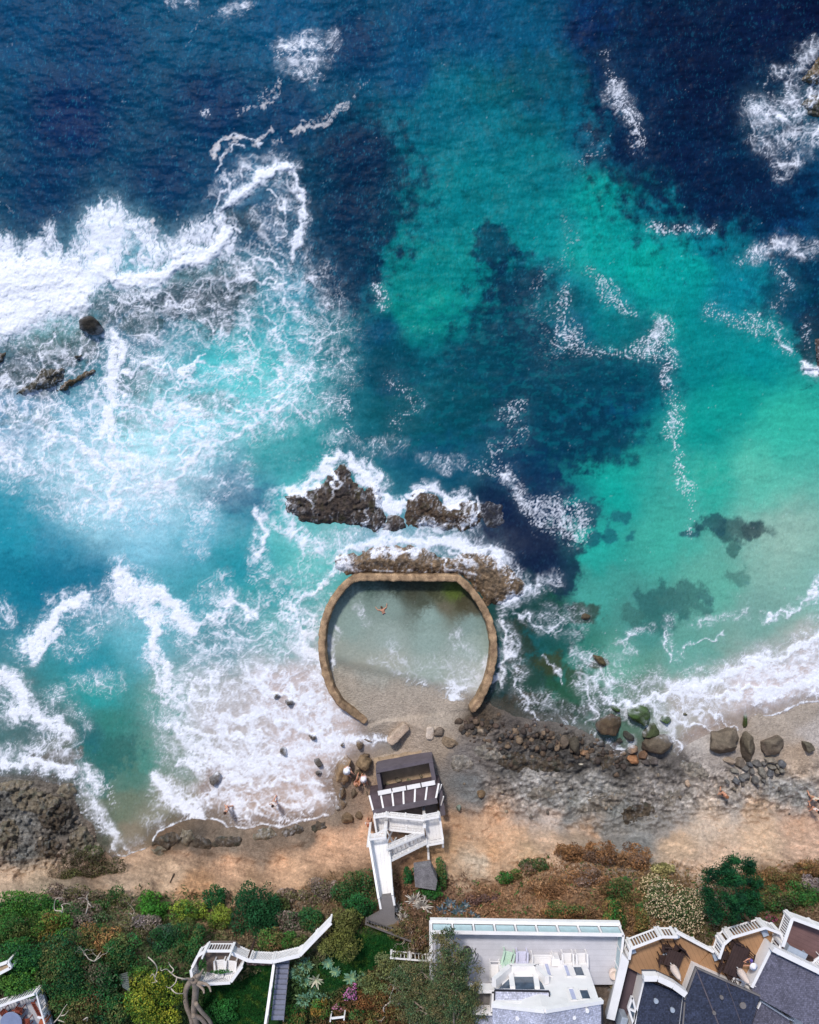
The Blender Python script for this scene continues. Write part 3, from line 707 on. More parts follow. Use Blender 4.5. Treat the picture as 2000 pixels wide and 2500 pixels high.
mr = N(nt, 'ShaderNodeMapRange'); mr.inputs['To Min'].default_value = .42; mr.inputs['To Max'].default_value = .8
nt.links.new(sx.outputs[0], mr.inputs[0]); nt.links.new(mr.outputs[0], b.inputs['Roughness'])
b.inputs['IOR'].default_value = 1.33; b.inputs['Specular IOR Level'].default_value = .06
nt.links.new(sx.outputs[1], b.inputs['Alpha'])
tc = N(nt, 'ShaderNodeTexCoord'); no = N(nt, 'ShaderNodeTexNoise', Scale=2.6, Detail=6); nt.links.new(tc.outputs['Object'], no.inputs['Vector'])
bp = N(nt, 'ShaderNodeBump', Strength=.35, Distance=.10); nt.links.new(no.outputs[0], bp.inputs['Height']); nt.links.new(bp.outputs[0], b.inputs['Normal'])
M_SEA = m
keep = (td < 12) & ~(sdf(WX, WY, POOL) > 6)
FO = np.stack([foam, alpha, foam * 0], -1)
link('sea_water', grid_mesh('sea_water', WV, len(wgx), len(wgy), {'Col': WCOL, 'Fo': FO}, keep), M_SEA, kind='structure')
def sample(px, py):
    "foam cover of the sea over photo positions (for foam that washes over rocks)"
    i = np.clip(np.searchsorted(wgx, px), 0, len(wgx) - 1); j = np.clip(np.searchsorted(wgy, py), 0, len(wgy) - 1); return foam[j, i]
# ---------------------------------------------------------------- mesh builder for made things
class MB:
    def __init__(s): s.v = []; s.f = []; s.mi = []; s.m = 0
    def add(s, vs, fs):
        n = len(s.v); s.v += [tuple(v) for v in vs]; s.f += [tuple(i + n for i in f) for f in fs]; s.mi += [s.m] * len(fs)
    def hexa(s, b, t):
        "solid between the bottom ring b and the top ring t (same count, counter-clockwise from above)"
        n = len(b); fs = [tuple(reversed(range(n))), tuple(range(n, 2 * n))] + [(i, (i + 1) % n, n + (i + 1) % n, n + i) for i in range(n)]
        s.add(list(b) + list(t), fs)
    def slab(s, pts, th, z=None):
        "flat plate under the outline pts (Vectors), th thick"
        pts = ccw([Vector(p) for p in pts]); s.hexa([p - Vector((0, 0, th)) for p in pts], pts)
    def box(s, c, d, rz=0.0, ry=0.0):
        c = Vector(c); M = Matrix.Rotation(rz, 3, 'Z') @ Matrix.Rotation(ry, 3, 'Y'); x, y, z = d[0] / 2, d[1] / 2, d[2] / 2
        q = [(-x, -y), (x, -y), (x, y), (-x, y)]
        s.hexa([c + M @ Vector((a, b, -z)) for a, b in q], [c + M @ Vector((a, b, z)) for a, b in q])
    def beam(s, p0, p1, w, h, up=(0, 0, 1)):
        p0, p1 = Vector(p0), Vector(p1); d = (p1 - p0); L = d.length
        if L < 1e-5: return
        d /= L; up = Vector(up)
        if abs(d.dot(up)) > .98: up = Vector((1, 0, 0))
        a = d.cross(up).normalized() * w / 2; u = a.cross(d).normalized() * h / 2
        s.add([p0 - a - u, p0 + a - u, p0 + a + u, p0 - a + u, p1 - a - u, p1 + a - u, p1 + a + u, p1 - a + u],
              [(0, 1, 2, 3), (7, 6, 5, 4), (1, 0, 4, 5), (2, 1, 5, 6), (3, 2, 6, 7), (0, 3, 7, 4)])
    def tube(s, pts, rad, n=7, cap=True):
        pts = [Vector(p) for p in pts]; rad = rad if isinstance(rad, (list, tuple)) else [rad] * len(pts); vs = []; fs = []
        for i, p in enumerate(pts):
            d = (pts[min(i + 1, len(pts) - 1)] - pts[max(i - 1, 0)]).normalized(); a = d.orthogonal().normalized()
            if i: a = (pa - d * pa.dot(d)).normalized() if (pa - d * pa.dot(d)).length > 1e-4 else a
            pa = a; b = d.cross(a)
            vs += [p + (a * math.cos(t) + b * math.sin(t)) * rad[i] for t in [2 * math.pi * j / n for j in range(n)]]
        for i in range(len(pts) - 1):
            for j in range(n):
                k = (j + 1) % n; fs.append((i * n + j, i * n + k, (i + 1) * n + k, (i + 1) * n + j))
        if cap: fs += [tuple(reversed(range(n))), tuple(range((len(pts) - 1) * n, len(pts) * n))]
        s.add(vs, fs)
    def lathe(s, c, prof, n=20):
        c = Vector(c); vs = [c + Vector((r * math.cos(t), r * math.sin(t), z)) for r, z in prof for t in [2 * math.pi * j / n for j in range(n)]]
        fs = [(i * n + j, i * n + (j + 1) % n, (i + 1) * n + (j + 1) % n, (i + 1) * n + j) for i in range(len(prof) - 1) for j in range(n)]
        fs += [tuple(reversed(range(n))), tuple(range((len(prof) - 1) * n, len(prof) * n))]
        s.add(vs, fs)
    def build(s, name, mats, parent=None, org=None, smooth=False, bevel=0, **kw):
        org = Vector(org) if org is not None else (Vector(parent.location) if parent is not None and not parent.get('_local') else Vector((0, 0, 0)))
        if parent is None and org.length == 0 and s.v and not kw.pop('atzero', False):
            a = np.array(s.v); org = Vector((a[:, 0].mean(), a[:, 1].mean(), a[:, 2].min()))
        me = bpy.data.meshes.new(name); me.from_pydata([tuple(Vector(v) - org) for v in s.v], [], s.f)
        if s.m: me.polygons.foreach_set('material_index', s.mi)
        if smooth: me.polygons.foreach_set('use_smooth', [True] * len(me.polygons))
        me.update(); o = link(name, me, mats, parent, **kw)
        if parent is None: o.location = org
        elif org.length and not parent.get('_local') and parent.type == 'MESH': pass
        if bevel:
            b = o.modifiers.new('b', 'BEVEL'); b.width = bevel; b.segments = 2; b.limit_method = 'ANGLE'
        return o
def ccw(p):
    a = sum(p[i].x * p[(i + 1) % len(p)].y - p[(i + 1) % len(p)].x * p[i].y for i in range(len(p)))
    return p if a > 0 else list(reversed(p))
def PP(z, *xy): return [P(x, y, z) for x, y in zip(xy[::2], xy[1::2])]
def lerp(a, b, t): return Vector(a) + (Vector(b) - Vector(a)) * t
def copy_tree(o, parent=None):
    c = o.copy(); COL.objects.link(c); c.parent = parent
    for ch in list(o.children): copy_tree(ch, c)
    return c
def kids(root, name, mb, mats, parent=None, **kw):
    "part of root; sub-parts pass their part as parent (parts sit unmoved in the root)"
    o = mb.build(name, mats, parent or root, org=(Vector(root.location) if not root.get('_local') else (0, 0, 0)), **kw); return o

# ---------------------------------------------------------------- rocks
M_ROCK = mat_attr('rock_mat', .8, ((3, .8, 1.2), (14, .72, 1.28)), bump=.8, bscale=9, bdist=.10, spec=.3)
from mathutils import noise as MN
_ico = {}
def ico(n):
    if n not in _ico:
        b = bmesh.new(); bmesh.ops.create_icosphere(b, subdivisions=n, radius=1); _ico[n] = (np.array([v.co[:] for v in b.verts]), np.array([[v.index for v in f.verts] for f in b.faces])); b.free()
    return _ico[n]
def boulder(px, py, rx, ry, rot, h, col, label, moss=0, z=None, seed=None, cuts=14, name='boulder', group=None, sub=4, cat='boulder'):
    rs = np.random.RandomState(int(px * 7 + py) if seed is None else seed)
    z0 = (max(hz(px, py), -.15) if z is None else z); k = (HC - z0 - h * .5) / FP
    V, F = ico(sub); V = V.copy()
    for _ in range(cuts):
        n = rs.randn(3); n[2] = n[2] * .7; n /= np.linalg.norm(n); d = rs.uniform(.52, .84)
        e = np.maximum(V @ n - d, 0); V -= (e * .92)[:, None] * n
    q = np.array([MN.fractal(Vector(v) * 1.7 + Vector((px, py, 0)), 1, 2, 4) for v in V])
    V *= (1 + .17 * q)[:, None]; V /= np.abs(V[:, :2]).max()
    V *= [rx * k, ry * k, h * .75]
    c, s_ = math.cos(-R(rot)), math.sin(-R(rot)); V = np.stack([V[:, 0] * c - V[:, 1] * s_, V[:, 0] * s_ + V[:, 1] * c, V[:, 2] + h * .12], 1)
    zt = V[:, 2] / max(h, .01)
    C = s2l(col)[None] * (1 + .35 * q)[:, None] * np.ones((len(V), 1))
    if moss:
        w = np.clip(sm(.25, .75, zt + .5 * q + (V[:, 1] / (ry * k)) * .45) * moss, 0, 1)[:, None]; C = C * (1 - w) + s2l((54, 76, 34)) * w * (1 + .5 * q[:, None])
    base = P(px, py, z0 + h * .5); ox, oy = base.x, base.y
    gx_ = 1000 + (V[:, 0] + ox) / ((HC - V[:, 2] - z0) / FP); gy_ = 1250 - (V[:, 1] + oy) / ((HC - V[:, 2] - z0) / FP)
    if z0 < .25:
        f = (sample(gx_, gy_) * sm(.8, .25, zt))[:, None] * .85; C = C * (1 - f) + s2l((236, 238, 246)) * f
    me = mesh_np(name, V, F, {'Col': np.clip(C, .005, .95)})
    o = link(name, me, M_ROCK, label=label, cat=cat, group=group); o.location = (ox, oy, z0); return o
def reef(name, poly, peak, cols, label, seed=0, rough=.55, foamk=1.0, step=2.6, soft=18, dirx=0, base=0.0, tilt=0, extra=None, land=False):
    xs = [a for a, _ in poly]; ys = [b for _, b in poly]
    gx_ = np.arange(min(xs) - 26, max(xs) + 26, step); gy_ = np.arange(min(ys) - 26, max(ys) + 26, step); X, Y = np.meshgrid(gx_, gy_)
    w = fbm(X / 22, Y / 22, 4, seed); u = fbm(X / 22, Y / 22, 4, seed + 9)
    d = sdf(X + 9 * w, Y + 9 * u, poly)
    r = 1 - np.abs(fbm((X + .5 * Y) / 64, (Y - .4 * X) / 34, 4, seed + 20)) * 2.2; f1, f2 = worley((X + .5 * Y) / 44 + .6 * w, (Y - .4 * X) / 26 + .6 * u, seed % 9); r2 = sm(0, .30, f2 - f1) * (.6 + .7 * _J[(np.abs(f1 * 97).astype(int)) & 255, 0] * 0 + .4)
    fn = fbm(X / 7, Y / 7, 4, seed + 30)
    z = np.where(d > 0, peak * (1 - np.exp(-d / soft)) * (1 - rough + rough * np.clip(.5 * r + .5 * r2, 0, 1.2)) + .09 * fn * peak ** .5 + tilt * (Y - np.mean(ys)), d * .05) + base
    if land: z = z + HZ(X, Y) + .02
    t = np.clip(.5 + .9 * w + .5 * fn, 0, 1)[..., None]; C = s2l(cols[0]) * (1 - t) + s2l(cols[1]) * t
    t = (sm(.1, .5, fbm(X / 18, Y / 18, 3, seed + 40)) * .7)[..., None]; C = C * (1 - t) + s2l(cols[2]) * t
    if dirx:   # grain of the strata
        g = fbm((X + .8 * Y) / 40, (Y - .55 * X) / 4.5, 4, seed + 50); C = C * (1 + .6 * g[..., None]); z = z + .06 * g
    C = C * (1 + .5 * fn[..., None])
    # water runs off: the foam of the sea carries on over the rock
    riv = np.exp(-(np.abs(fbm((X + 8 * w) / 15, (Y + 8 * u) / 40, 3, seed + 60)) / .05) ** 1.2) * sm(.0, .45, -(Y - np.mean(ys)) / (np.ptp(ys) + 1) + .55 + .9 * w)
    wet = np.maximum(sm(.10, .80, sample(X, Y)) * foamk * sm(60, 10, d), .38 * riv * foamk * sm(40, 12, d))
    if extra is not None:
        e = extra(X, Y, w, u, fn); wet = np.maximum(wet, e)
    wet = np.clip(wet, 0, 1)[..., None]; C = C * (1 - wet) + s2l((236, 238, 246)) * wet; z = z + .08 * wet[..., 0]
    kk = (HC - z) / FP; V = np.stack([(X - 1000) * kk, (1250 - Y) * kk, z], -1)
    o0 = P(np.mean(xs), np.mean(ys), 0); V[..., 0] -= o0.x; V[..., 1] -= o0.y
    me = grid_mesh(name, V, len(gx_), len(gy_), {'Col': np.clip(C, .004, .95)}, keep=d > (-4 if land else -12))
    o = link(name, me, M_ROCK, label=label, cat='rock'); o.location = (o0.x, o0.y, 0); return o
def tr(ox, oy, s, pts): return [(ox + s * a, oy + s * b) for a, b in pts]
DK = ((50, 44, 44), (80, 68, 58), (60, 56, 34))
reef('reef_rock', tr(680, 1100, .3014, [(30,370),(120,340),(235,325),(330,285),(380,240),(440,190),(500,95),(560,110),(590,220),(640,270),(700,320),(760,270),(820,290),(835,400),(850,500),(870,580),(860,620),(790,665),(750,640),(720,640),(600,600),(420,590),(270,600),(130,540),(60,480)]), .8, DK, 'large jagged dark reef rock with a pointed arm, white foam pouring over its seaward edge', 3)
reef('reef_rock', tr(680, 1100, .3014, [(1020,560),(1030,450),(1080,350),(1150,320),(1250,340),(1330,430),(1400,450),(1480,430),(1560,400),(1640,450),(1650,560),(1600,620),(1480,650),(1330,640),(1150,620),(1050,600)]), .75, ((58, 46, 40), (88, 72, 56), (74, 66, 48)), 'brown reef rock split by foam, just east of the jagged dark reef', 14)
reef('reef_rock', [(934,1290),(948,1262),(966,1256),(984,1268),(992,1284),(972,1296),(950,1300)], .5, DK, 'low dark saddle of rock between the jagged dark reef and the brown split one', 61, foamk=.5)
reef('reef_rock', [(1168,1232),(1190,1222),(1226,1232),(1240,1262),(1228,1290),(1196,1296),(1172,1280)], .16, ((34, 36, 48), (44, 46, 54), (50, 46, 40)), 'nearly drowned dark rock at the east end of the reef line', 63, foamk=.6, rough=.3)
reef('rock_shelf', [(818,1362),(840,1352),(872,1354),(900,1340),(930,1334),(1000,1334),(1040,1340),(1062,1358),(1100,1364),(1130,1350),(1170,1346),(1220,1362),(1250,1392),(1283,1424),(1278,1448),(1250,1462),(1216,1478),(1186,1480),(1172,1450),(1150,1420),(1126,1404),(1110,1403),(880,1403),(846,1400),(822,1384)], .85, ((96, 80, 62), (128, 106, 82), (64, 56, 48)), 'flat tan rock shelf with slanting strata wrapped around the seaward side of the pool wall', 25, rough=.22, foamk=.85, dirx=1, soft=18)
reef('reef_rock', tr(0, 700, .2319, [(600,1100),(630,1040),(760,980),(850,930),(900,890),(990,870),(1000,900),(900,960),(780,1030),(690,1100)]), .9, ((74, 62, 44), (98, 80, 54), (56, 54, 40)), 'narrow brown ledge of rock slanting out of the western surf', 35, foamk=.25, soft=8)
reef('reef_rock', tr(0, 700, .2319, [(230,1100),(300,1000),(370,960),(430,870),(560,860),(640,830),(700,900),(680,960),(600,1020),(560,1060),(470,1080),(360,1100),(250,1140),(150,1130)]), .8, ((58, 54, 44), (72, 66, 50), (44, 46, 38)), 'lumpy dark seaweed-covered rock beside the narrow brown ledge', 38, foamk=.45, soft=10)
reef('reef_rock', tr(0, 700, .2319, [(-60,760),(0,690),(60,680),(70,760),(20,800),(-60,820)]), .6, ((64, 60, 48), (78, 68, 54), (50, 50, 40)), 'small dark rock low in the surf at the western edge of the photo', 39, foamk=.6, soft=8)
boulder(218, 792, 33, 24, 4, 1.5, (44, 40, 34), 'round black-brown boulder standing alone in the white western surf', z=-.1, cuts=5)
boulder(190, 873, 10, 10, 0, .7, (48, 46, 36), 'small round dark rock in the foam south of the round black boulder', z=-.1)
reef('reef_rock', tr(1700, 100, .1855, [(1380,500),(1450,400),(1560,330),(1640,150),(1900,100),(1900,500),(1640,540),(1500,560)]), .9, ((84, 78, 60), (110, 92, 70), (60, 62, 48)), 'olive brown rock breaking the surface at the upper east edge of the sea', 45, foamk=.9)
reef('reef_rock', tr(1700, 100, .1855, [(1400,820),(1480,740),(1640,700),(1900,700),(1900,960),(1640,1000),(1500,960)]), .6, ((60, 60, 50), (84, 78, 62), (52, 56, 44)), 'low dark rock half under foam below the olive brown eastern rock', 49, foamk=.9)
reef('reef_rock', [(1990,830),(2010,815),(2080,800),(2080,930),(2010,930),(1992,900)], .9, ((56, 52, 56), (84, 72, 66), (60, 56, 50)), 'dark rock at the east edge with a dab of white surf on it', 52, foamk=1)
BR, GB, MO = (112, 94, 72), (96, 88, 78), (88, 84, 62)
# surf boulders west of the small beach house
boulder(840, 1886, 24, 48, 24, 1.9, (138, 112, 84), 'tall slab-like tan boulder with a person in a white hat seated on it', z=.1, cuts=12, seed=5)
boulder(888, 1866, 21, 20, 10, 1.5, (128, 106, 80), 'rounded tan boulder right behind the pale standing boulder, near the enclosure wall', z=.1, seed=8)
for i, (x, y, rx, ry, ro, h, lab) in enumerate([
    (867, 1909, 12, 15, 20, .9, 'brown boulder with a sunlit top between the slab boulder and the beach house'),
    (836, 1938, 12, 18, 15, .9, 'low brown boulder at the foot of the slab boulder'),
    (865, 1938, 12, 18, 25, .9, 'long brown boulder resting next to the low one under the slab'),
    (841, 1964, 14, 14, 0, .6, 'flat-topped brown boulder at the end of the surf boulders'),
    (878, 1888, 13, 9, 30, .9, 'small boulder wedged under the rounded tan boulder'),
    (896, 1930, 8, 21, 8, .8, 'narrow upright boulder in the dark gap beside the enclosure'),
    (911, 1938, 9, 14, 0, .6, 'dark brown boulder touching the corner of the enclosure'),
    (893, 1846, 10, 5, 10, .6, 'thin dark rock at the surf edge behind the rounded boulder'),
    (885, 1914, 9, 8, 40, .6, 'little boulder in shadow in the middle of the surf boulders'),
    (847, 2001, 16, 14, 10, .7, 'sandy grey boulder half buried in the beach west of the white stairs'),
    (876, 1994, 13, 10, 40, .5, 'low sandy boulder by the person at the foot of the stairs'),
    (825, 1975, 9, 8, 0, .4, 'small stone at the wet edge below the surf boulders'),
    (878, 1820, 13, 12, 0, .7, 'olive rock poking through foam between the pool wall and the boulders'),
    (900, 1808, 13, 6, 10, .4, 'flat rock skimmed by foam close to the broken wall end'),
    (776, 1862, 9, 13, -35, .6, 'grey rock in the surf, tilted, west of the slab boulder'),
    (777, 1888, 8, 7, 0, .5, 'brownish rock just below the tilted grey rock in the surf'),
    (766, 1802, 10, 8, 0, .5, 'dark rock showing through the surf south-west of the pool wall'),
    (836, 1819, 6, 5, 0, .4, 'small pinkish stone in foam near the pool wall'),
    (705, 1716, 13, 9, 10, .7, 'brown rock in the middle of the broad white surf'),
    (673, 1700, 11, 8, 0, .5, 'dark rock half covered by surf left of the brown one'),
    (691, 1836, 11, 11, 30, .6, 'purple-brown rock alone in the thick surf'),
    (526, 1902, 17, 19, 0, .8, 'square brown rock awash where the surf meets the small sandy cove'),
    (760, 1798, 7, 6, 0, .4, 'tiny dark rock beside the one south-west of the pool wall'),
    (490, 1395, 12, 9, 0, .3, 'dim rock under water west of the pool')][:-1]):
    boulder(x, y, rx, ry, ro, h, [(120, 100, 78), (110, 92, 72), (104, 90, 74)][i % 3] if x > 820 else (88, 80, 72), lab, z=.05 if x < 900 and y < 1990 else None, sub=3)
# eastern boulders
for i, (x, y, rx, ry, ro, h, c, mo, lab) in enumerate([
    (1490, 1775, 37, 31, -5, 1.6, (92, 72, 58), .15, 'big round brown boulder west of the mossy wedge boulder'),
    (1566, 1750, 40, 25, 12, 1.4, (60, 76, 36), 1, 'wedge-shaped boulder wholly green with moss, surf all around it'),
    (1625, 1759, 16, 12, 0, .8, (56, 72, 40), 1, 'small green boulder in the surf beside the mossy wedge'),
    (1505, 1734, 14, 11, 20, .7, (66, 74, 44), .9, 'small mossy knob behind the big round brown boulder'),
    (1592, 1788, 22, 22, 0, .9, (80, 76, 58), .5, 'dark green-brown boulder between the mossy wedge and the long grey-brown one'),
    (1611, 1823, 42, 28, -8, 1.6, (98, 84, 72), .1, 'long grey-brown boulder with cracked bedding at the tip of the surf'),
    (1549, 1832, 17, 11, -20, .8, (146, 118, 94), 0, 'pale pinkish stone left of the long grey-brown boulder'),
    (1549, 1855, 18, 12, 8, .8, (156, 110, 76), 0, 'orange-brown stone directly under the pale pinkish stone'),
    (1572, 1846, 8, 14, 30, .7, (120, 92, 72), 0, 'narrow brown stone squeezed against the long boulder'),
    (1577, 1862, 13, 11, 0, .6, (86, 78, 74), 0, 'dark stone below the narrow brown one'),
    (1602, 1860, 11, 9, 0, .5, (96, 88, 84), 0, 'round grey stone under the long boulder'),
    (1536, 1800, 18, 12, 30, .8, (64, 58, 56), .2, 'dark wet stone beside the big round brown boulder'),
    (1514, 1810, 12, 9, 0, .6, (78, 72, 68), .1, 'small wet stone south of the big round brown boulder'),
    (1777, 1815, 50, 37, 8, 1.8, (108, 96, 82), 0, 'largest boulder, grey with a green mossy cap, at the edge of the sand'),
    (1832, 1829, 24, 38, 12, 1.3, (98, 86, 74), .1, 'upright grey-brown boulder leaning on the largest boulder'),
    (1888, 1824, 34, 27, -8, 1.4, (112, 98, 86), .1, 'broad grey boulder at the east end of the boulder row'),
    (1977, 1825, 23, 13, 38, .8, (104, 94, 82), .15, 'lone tilted boulder out on the eastern sand'),
    (1822, 1758, 7, 22, 4, .6, (78, 82, 42), .8, 'narrow upright mossy rock at the surf edge'),
    (1673, 1744, 7, 6, 0, .4, (96, 84, 66), .3, 'little brown rock in the streaming surf'),
    (1464, 1612, 22, 12, 34, .6, (96, 78, 58), .2, 'brown rock just breaking the surface in the shallow green water'),
    (1430, 1504, 12, 10, 0, .45, (100, 78, 66), .3, 'small reddish rock at the corner of the turquoise water'),
    (1786, 1860, 17, 11, 10, .8, (168, 150, 132), 0, 'pale flat stone tucked below the largest boulder'),
    (1808, 1866, 14, 16, 0, .6, (120, 108, 96), 0, 'grey-brown stone next to the pale flat one'),
    (1176, 1941, 16, 11, 5, .7, (118, 96, 72), 0, 'single brown boulder on the grey shingle east of the beach house'),
    (1120, 1973, 9, 9, 0, .5, (128, 140, 128), 0, 'small pale green stone by the foot of the white stairs'),
    (1378, 1812, 15, 20, 15, .8, (112, 98, 84), 0, 'oval tan stone in the dark rubble below the pool'),
    (1406, 1824, 17, 25, -10, .9, (78, 68, 60), .1, 'large dark stone in the rubble beside the oval tan one'),
    (1429, 1841, 13, 10, 10, .6, (164, 128, 98), 0, 'orange-tan stone at the east end of the rubble'),
    (1418, 1866, 10, 5, 5, .3, (190, 180, 162), 0, 'flat white stone at the lower edge of the rubble'),
    (1174, 1787, 14, 12, 0, .6, (160, 142, 122), 0, 'sandy stone at the top of the rubble near the pool opening'),
    (1072, 1790, 16, 14, 40, .5, (112, 98, 86), 0, 'brown rock lying against the concrete block'),
    (1100, 1815, 22, 13, 30, .6, (140, 120, 98), 0, 'sandy boulder between the concrete block and the enclosure'),
    (1681, 1914, 7, 9, 0, .4, (176, 152, 130), 0, 'lone pale pink stone on the grey shingle'),
    ]):
    o = boulder(x, y, rx, ry, ro, h, c, lab, moss=mo, sub=4 if rx > 20 else 3)
for x, y, rx, ry, ro, h, lab in [(408,2052,34,22,-8,.9,'dark brown rock ledge at the mouth of the small sandy cove'),(456,2044,20,24,10,.8,'broken brown rock right of the ledge at the cove'),(388,2076,16,10,0,.6,'small brown rock under the ledge at the cove'),(492,2058,26,18,20,.5,'dark rock in the sand of the cove'),(650,2036,30,16,-10,.4,'flat sandy rock midway along the cove beach'),
    (88,1955,58,26,10,.6,'long rough rock shelf top on the western shore'),(140,1990,44,34,-30,.7,'dark rough rock in the middle of the western shore'),(40,1920,46,18,0,.5,'wet rock rim under the surf at the west edge'),(168,1935,24,22,0,.7,'brown rock at the corner where western surf turns inland'),(196,2055,40,30,-40,.6,'tan cracked rock at the narrow inlet'),(230,2086,26,20,-40,.6,'pale rock right at the tip of the narrow inlet'),(18,2040,28,44,10,.8,'rust-brown rock hump at the west edge of the shore'),(120,2070,36,22,0,.4,'low grey rock in front of the dark cliff-edge shrub'),
    (552,2056,36,14,-10,.35,'dark wet ledge lying lengthwise in the middle of the cove beach'),(716,2030,28,12,-16,.35,'dark wet ledge near the east end of the cove beach'),(778,2018,20,9,-14,.3,'small dark ledge where the cove beach meets the surf boulders'),(1330,1935,40,14,-6,.3,'low flat grey rock plate on the shingle'),(1470,1958,52,18,-18,.35,'long cracked rock plate on the grey shore'),(1555,1985,44,18,-14,.35,'dark pitted rock plate on the grey shore'),(1640,1950,30,16,-20,.3,'smooth pale rock plate near the lone walker'),(1255,1862,46,20,6,.5,'dark rock mass below the rubble slope'),(1340,1868,52,18,4,.5,'longest dark rock mass at the foot of the rubble'),(1190,1838,36,22,20,.5,'brown rock mass near the pool opening'),(1480,1858,40,16,-8,.5,'dark weedy rock mass below the big boulders'),(1130,1862,30,20,10,.4,'knobbly brown rock just east of the enclosure'),(1700,1880,34,20,20,.5,'rough brown rock mass left of the stony heap')]:
    n_ = 11; rs_ = random.Random(int(x + y)); pl = []
    for q_ in range(n_):
        a_ = 2 * math.pi * q_ / n_; m_ = rs_.uniform(.72, 1.25); u_, v_ = rx * m_ * math.cos(a_), ry * m_ * math.sin(a_); c_, s__ = math.cos(R(ro)), math.sin(R(ro)); pl.append((x + u_ * c_ - v_ * s__, y + u_ * s__ + v_ * c_))
    cl = ((64, 56, 48), (88, 76, 62), (58, 60, 50)) if 'dark' in lab else (((100, 92, 78), (124, 112, 94), (80, 82, 70)) if x < 700 else ((112, 106, 98), (140, 130, 118), (90, 88, 80)))
    reef('rock', pl, h * .6, cl, lab, int(x) % 90 + 100, rough=.75, foamk=.3, soft=7, land=True)
# moss cap on the largest boulder
rs = random.Random(3)
for i, (x, y, rx, ry, ro) in enumerate([(1822,1876,10,9,0),(1851,1866,14,11,0),(1886,1858,17,8,10),(1912,1866,14,10,-5),(1889,1874,13,8,10),(1862,1888,10,18,-6),(1884,1890,11,12,0),(1900,1885,6,8,0),(1823,1898,16,10,-10),(1848,1906,10,13,0),(1800,1909,11,10,10),(1813,1905,8,7,0),(1851,1922,6,6,0),(1778,1910,7,7,0),(1869,1866,8,6,0),(1838,1884,8,7,0),(1834,1868,8,8,0),(1902,1872,7,6,0),(1913,1884,9,7,0),(1868,1908,7,6,0),(1796,1884,13,8,20),(1795,1928,6,5,0)]):
    boulder(x, y, rx, ry, ro, .65, rs.choice([(128, 122, 112), (112, 108, 104), (142, 132, 118), (104, 104, 106)]), 'rounded grey stone in the stony heap below the broad grey boulder', name='stone', group='stones heaped below the boulder row', sub=3, cat='stone')
for i in range(230):
    t = rs.random(); x = 1130 + 400 * t + rs.gauss(0, 10); y = 1775 + 75 * t + rs.gauss(0, 24) * (1.1 - .4 * t)
    r_ = rs.choice([3, 3, 4, 4, 5, 6, 7, 9])
    boulder(x, y, r_ * rs.uniform(.9, 1.4), r_, rs.uniform(0, 180), r_ * .035, rs.choice([(106, 88, 72), (88, 74, 62), (72, 62, 56), (66, 62, 58), (128, 108, 88), (92, 76, 66)]), 'small brown stone in the dark rubble slope below the pool', name='stone', group='small stones of the dark rubble', sub=2, cuts=5, cat='stone')
for i in range(50):
    x, y = rs.choice([(rs.uniform(0, 230), rs.uniform(1925, 2100)), (rs.uniform(1130, 1960), rs.uniform(1890, 2000))])
    r_ = rs.choice([3, 4, 5])
    boulder(x, y, r_ * 1.3, r_, rs.uniform(0, 180), r_ * .04, rs.choice([(132, 118, 102), (104, 96, 88), (150, 136, 118)]), 'loose small stone scattered on the grey rocky shore', name='stone', group='loose stones on the shore', sub=2, cuts=5, cat='stone')

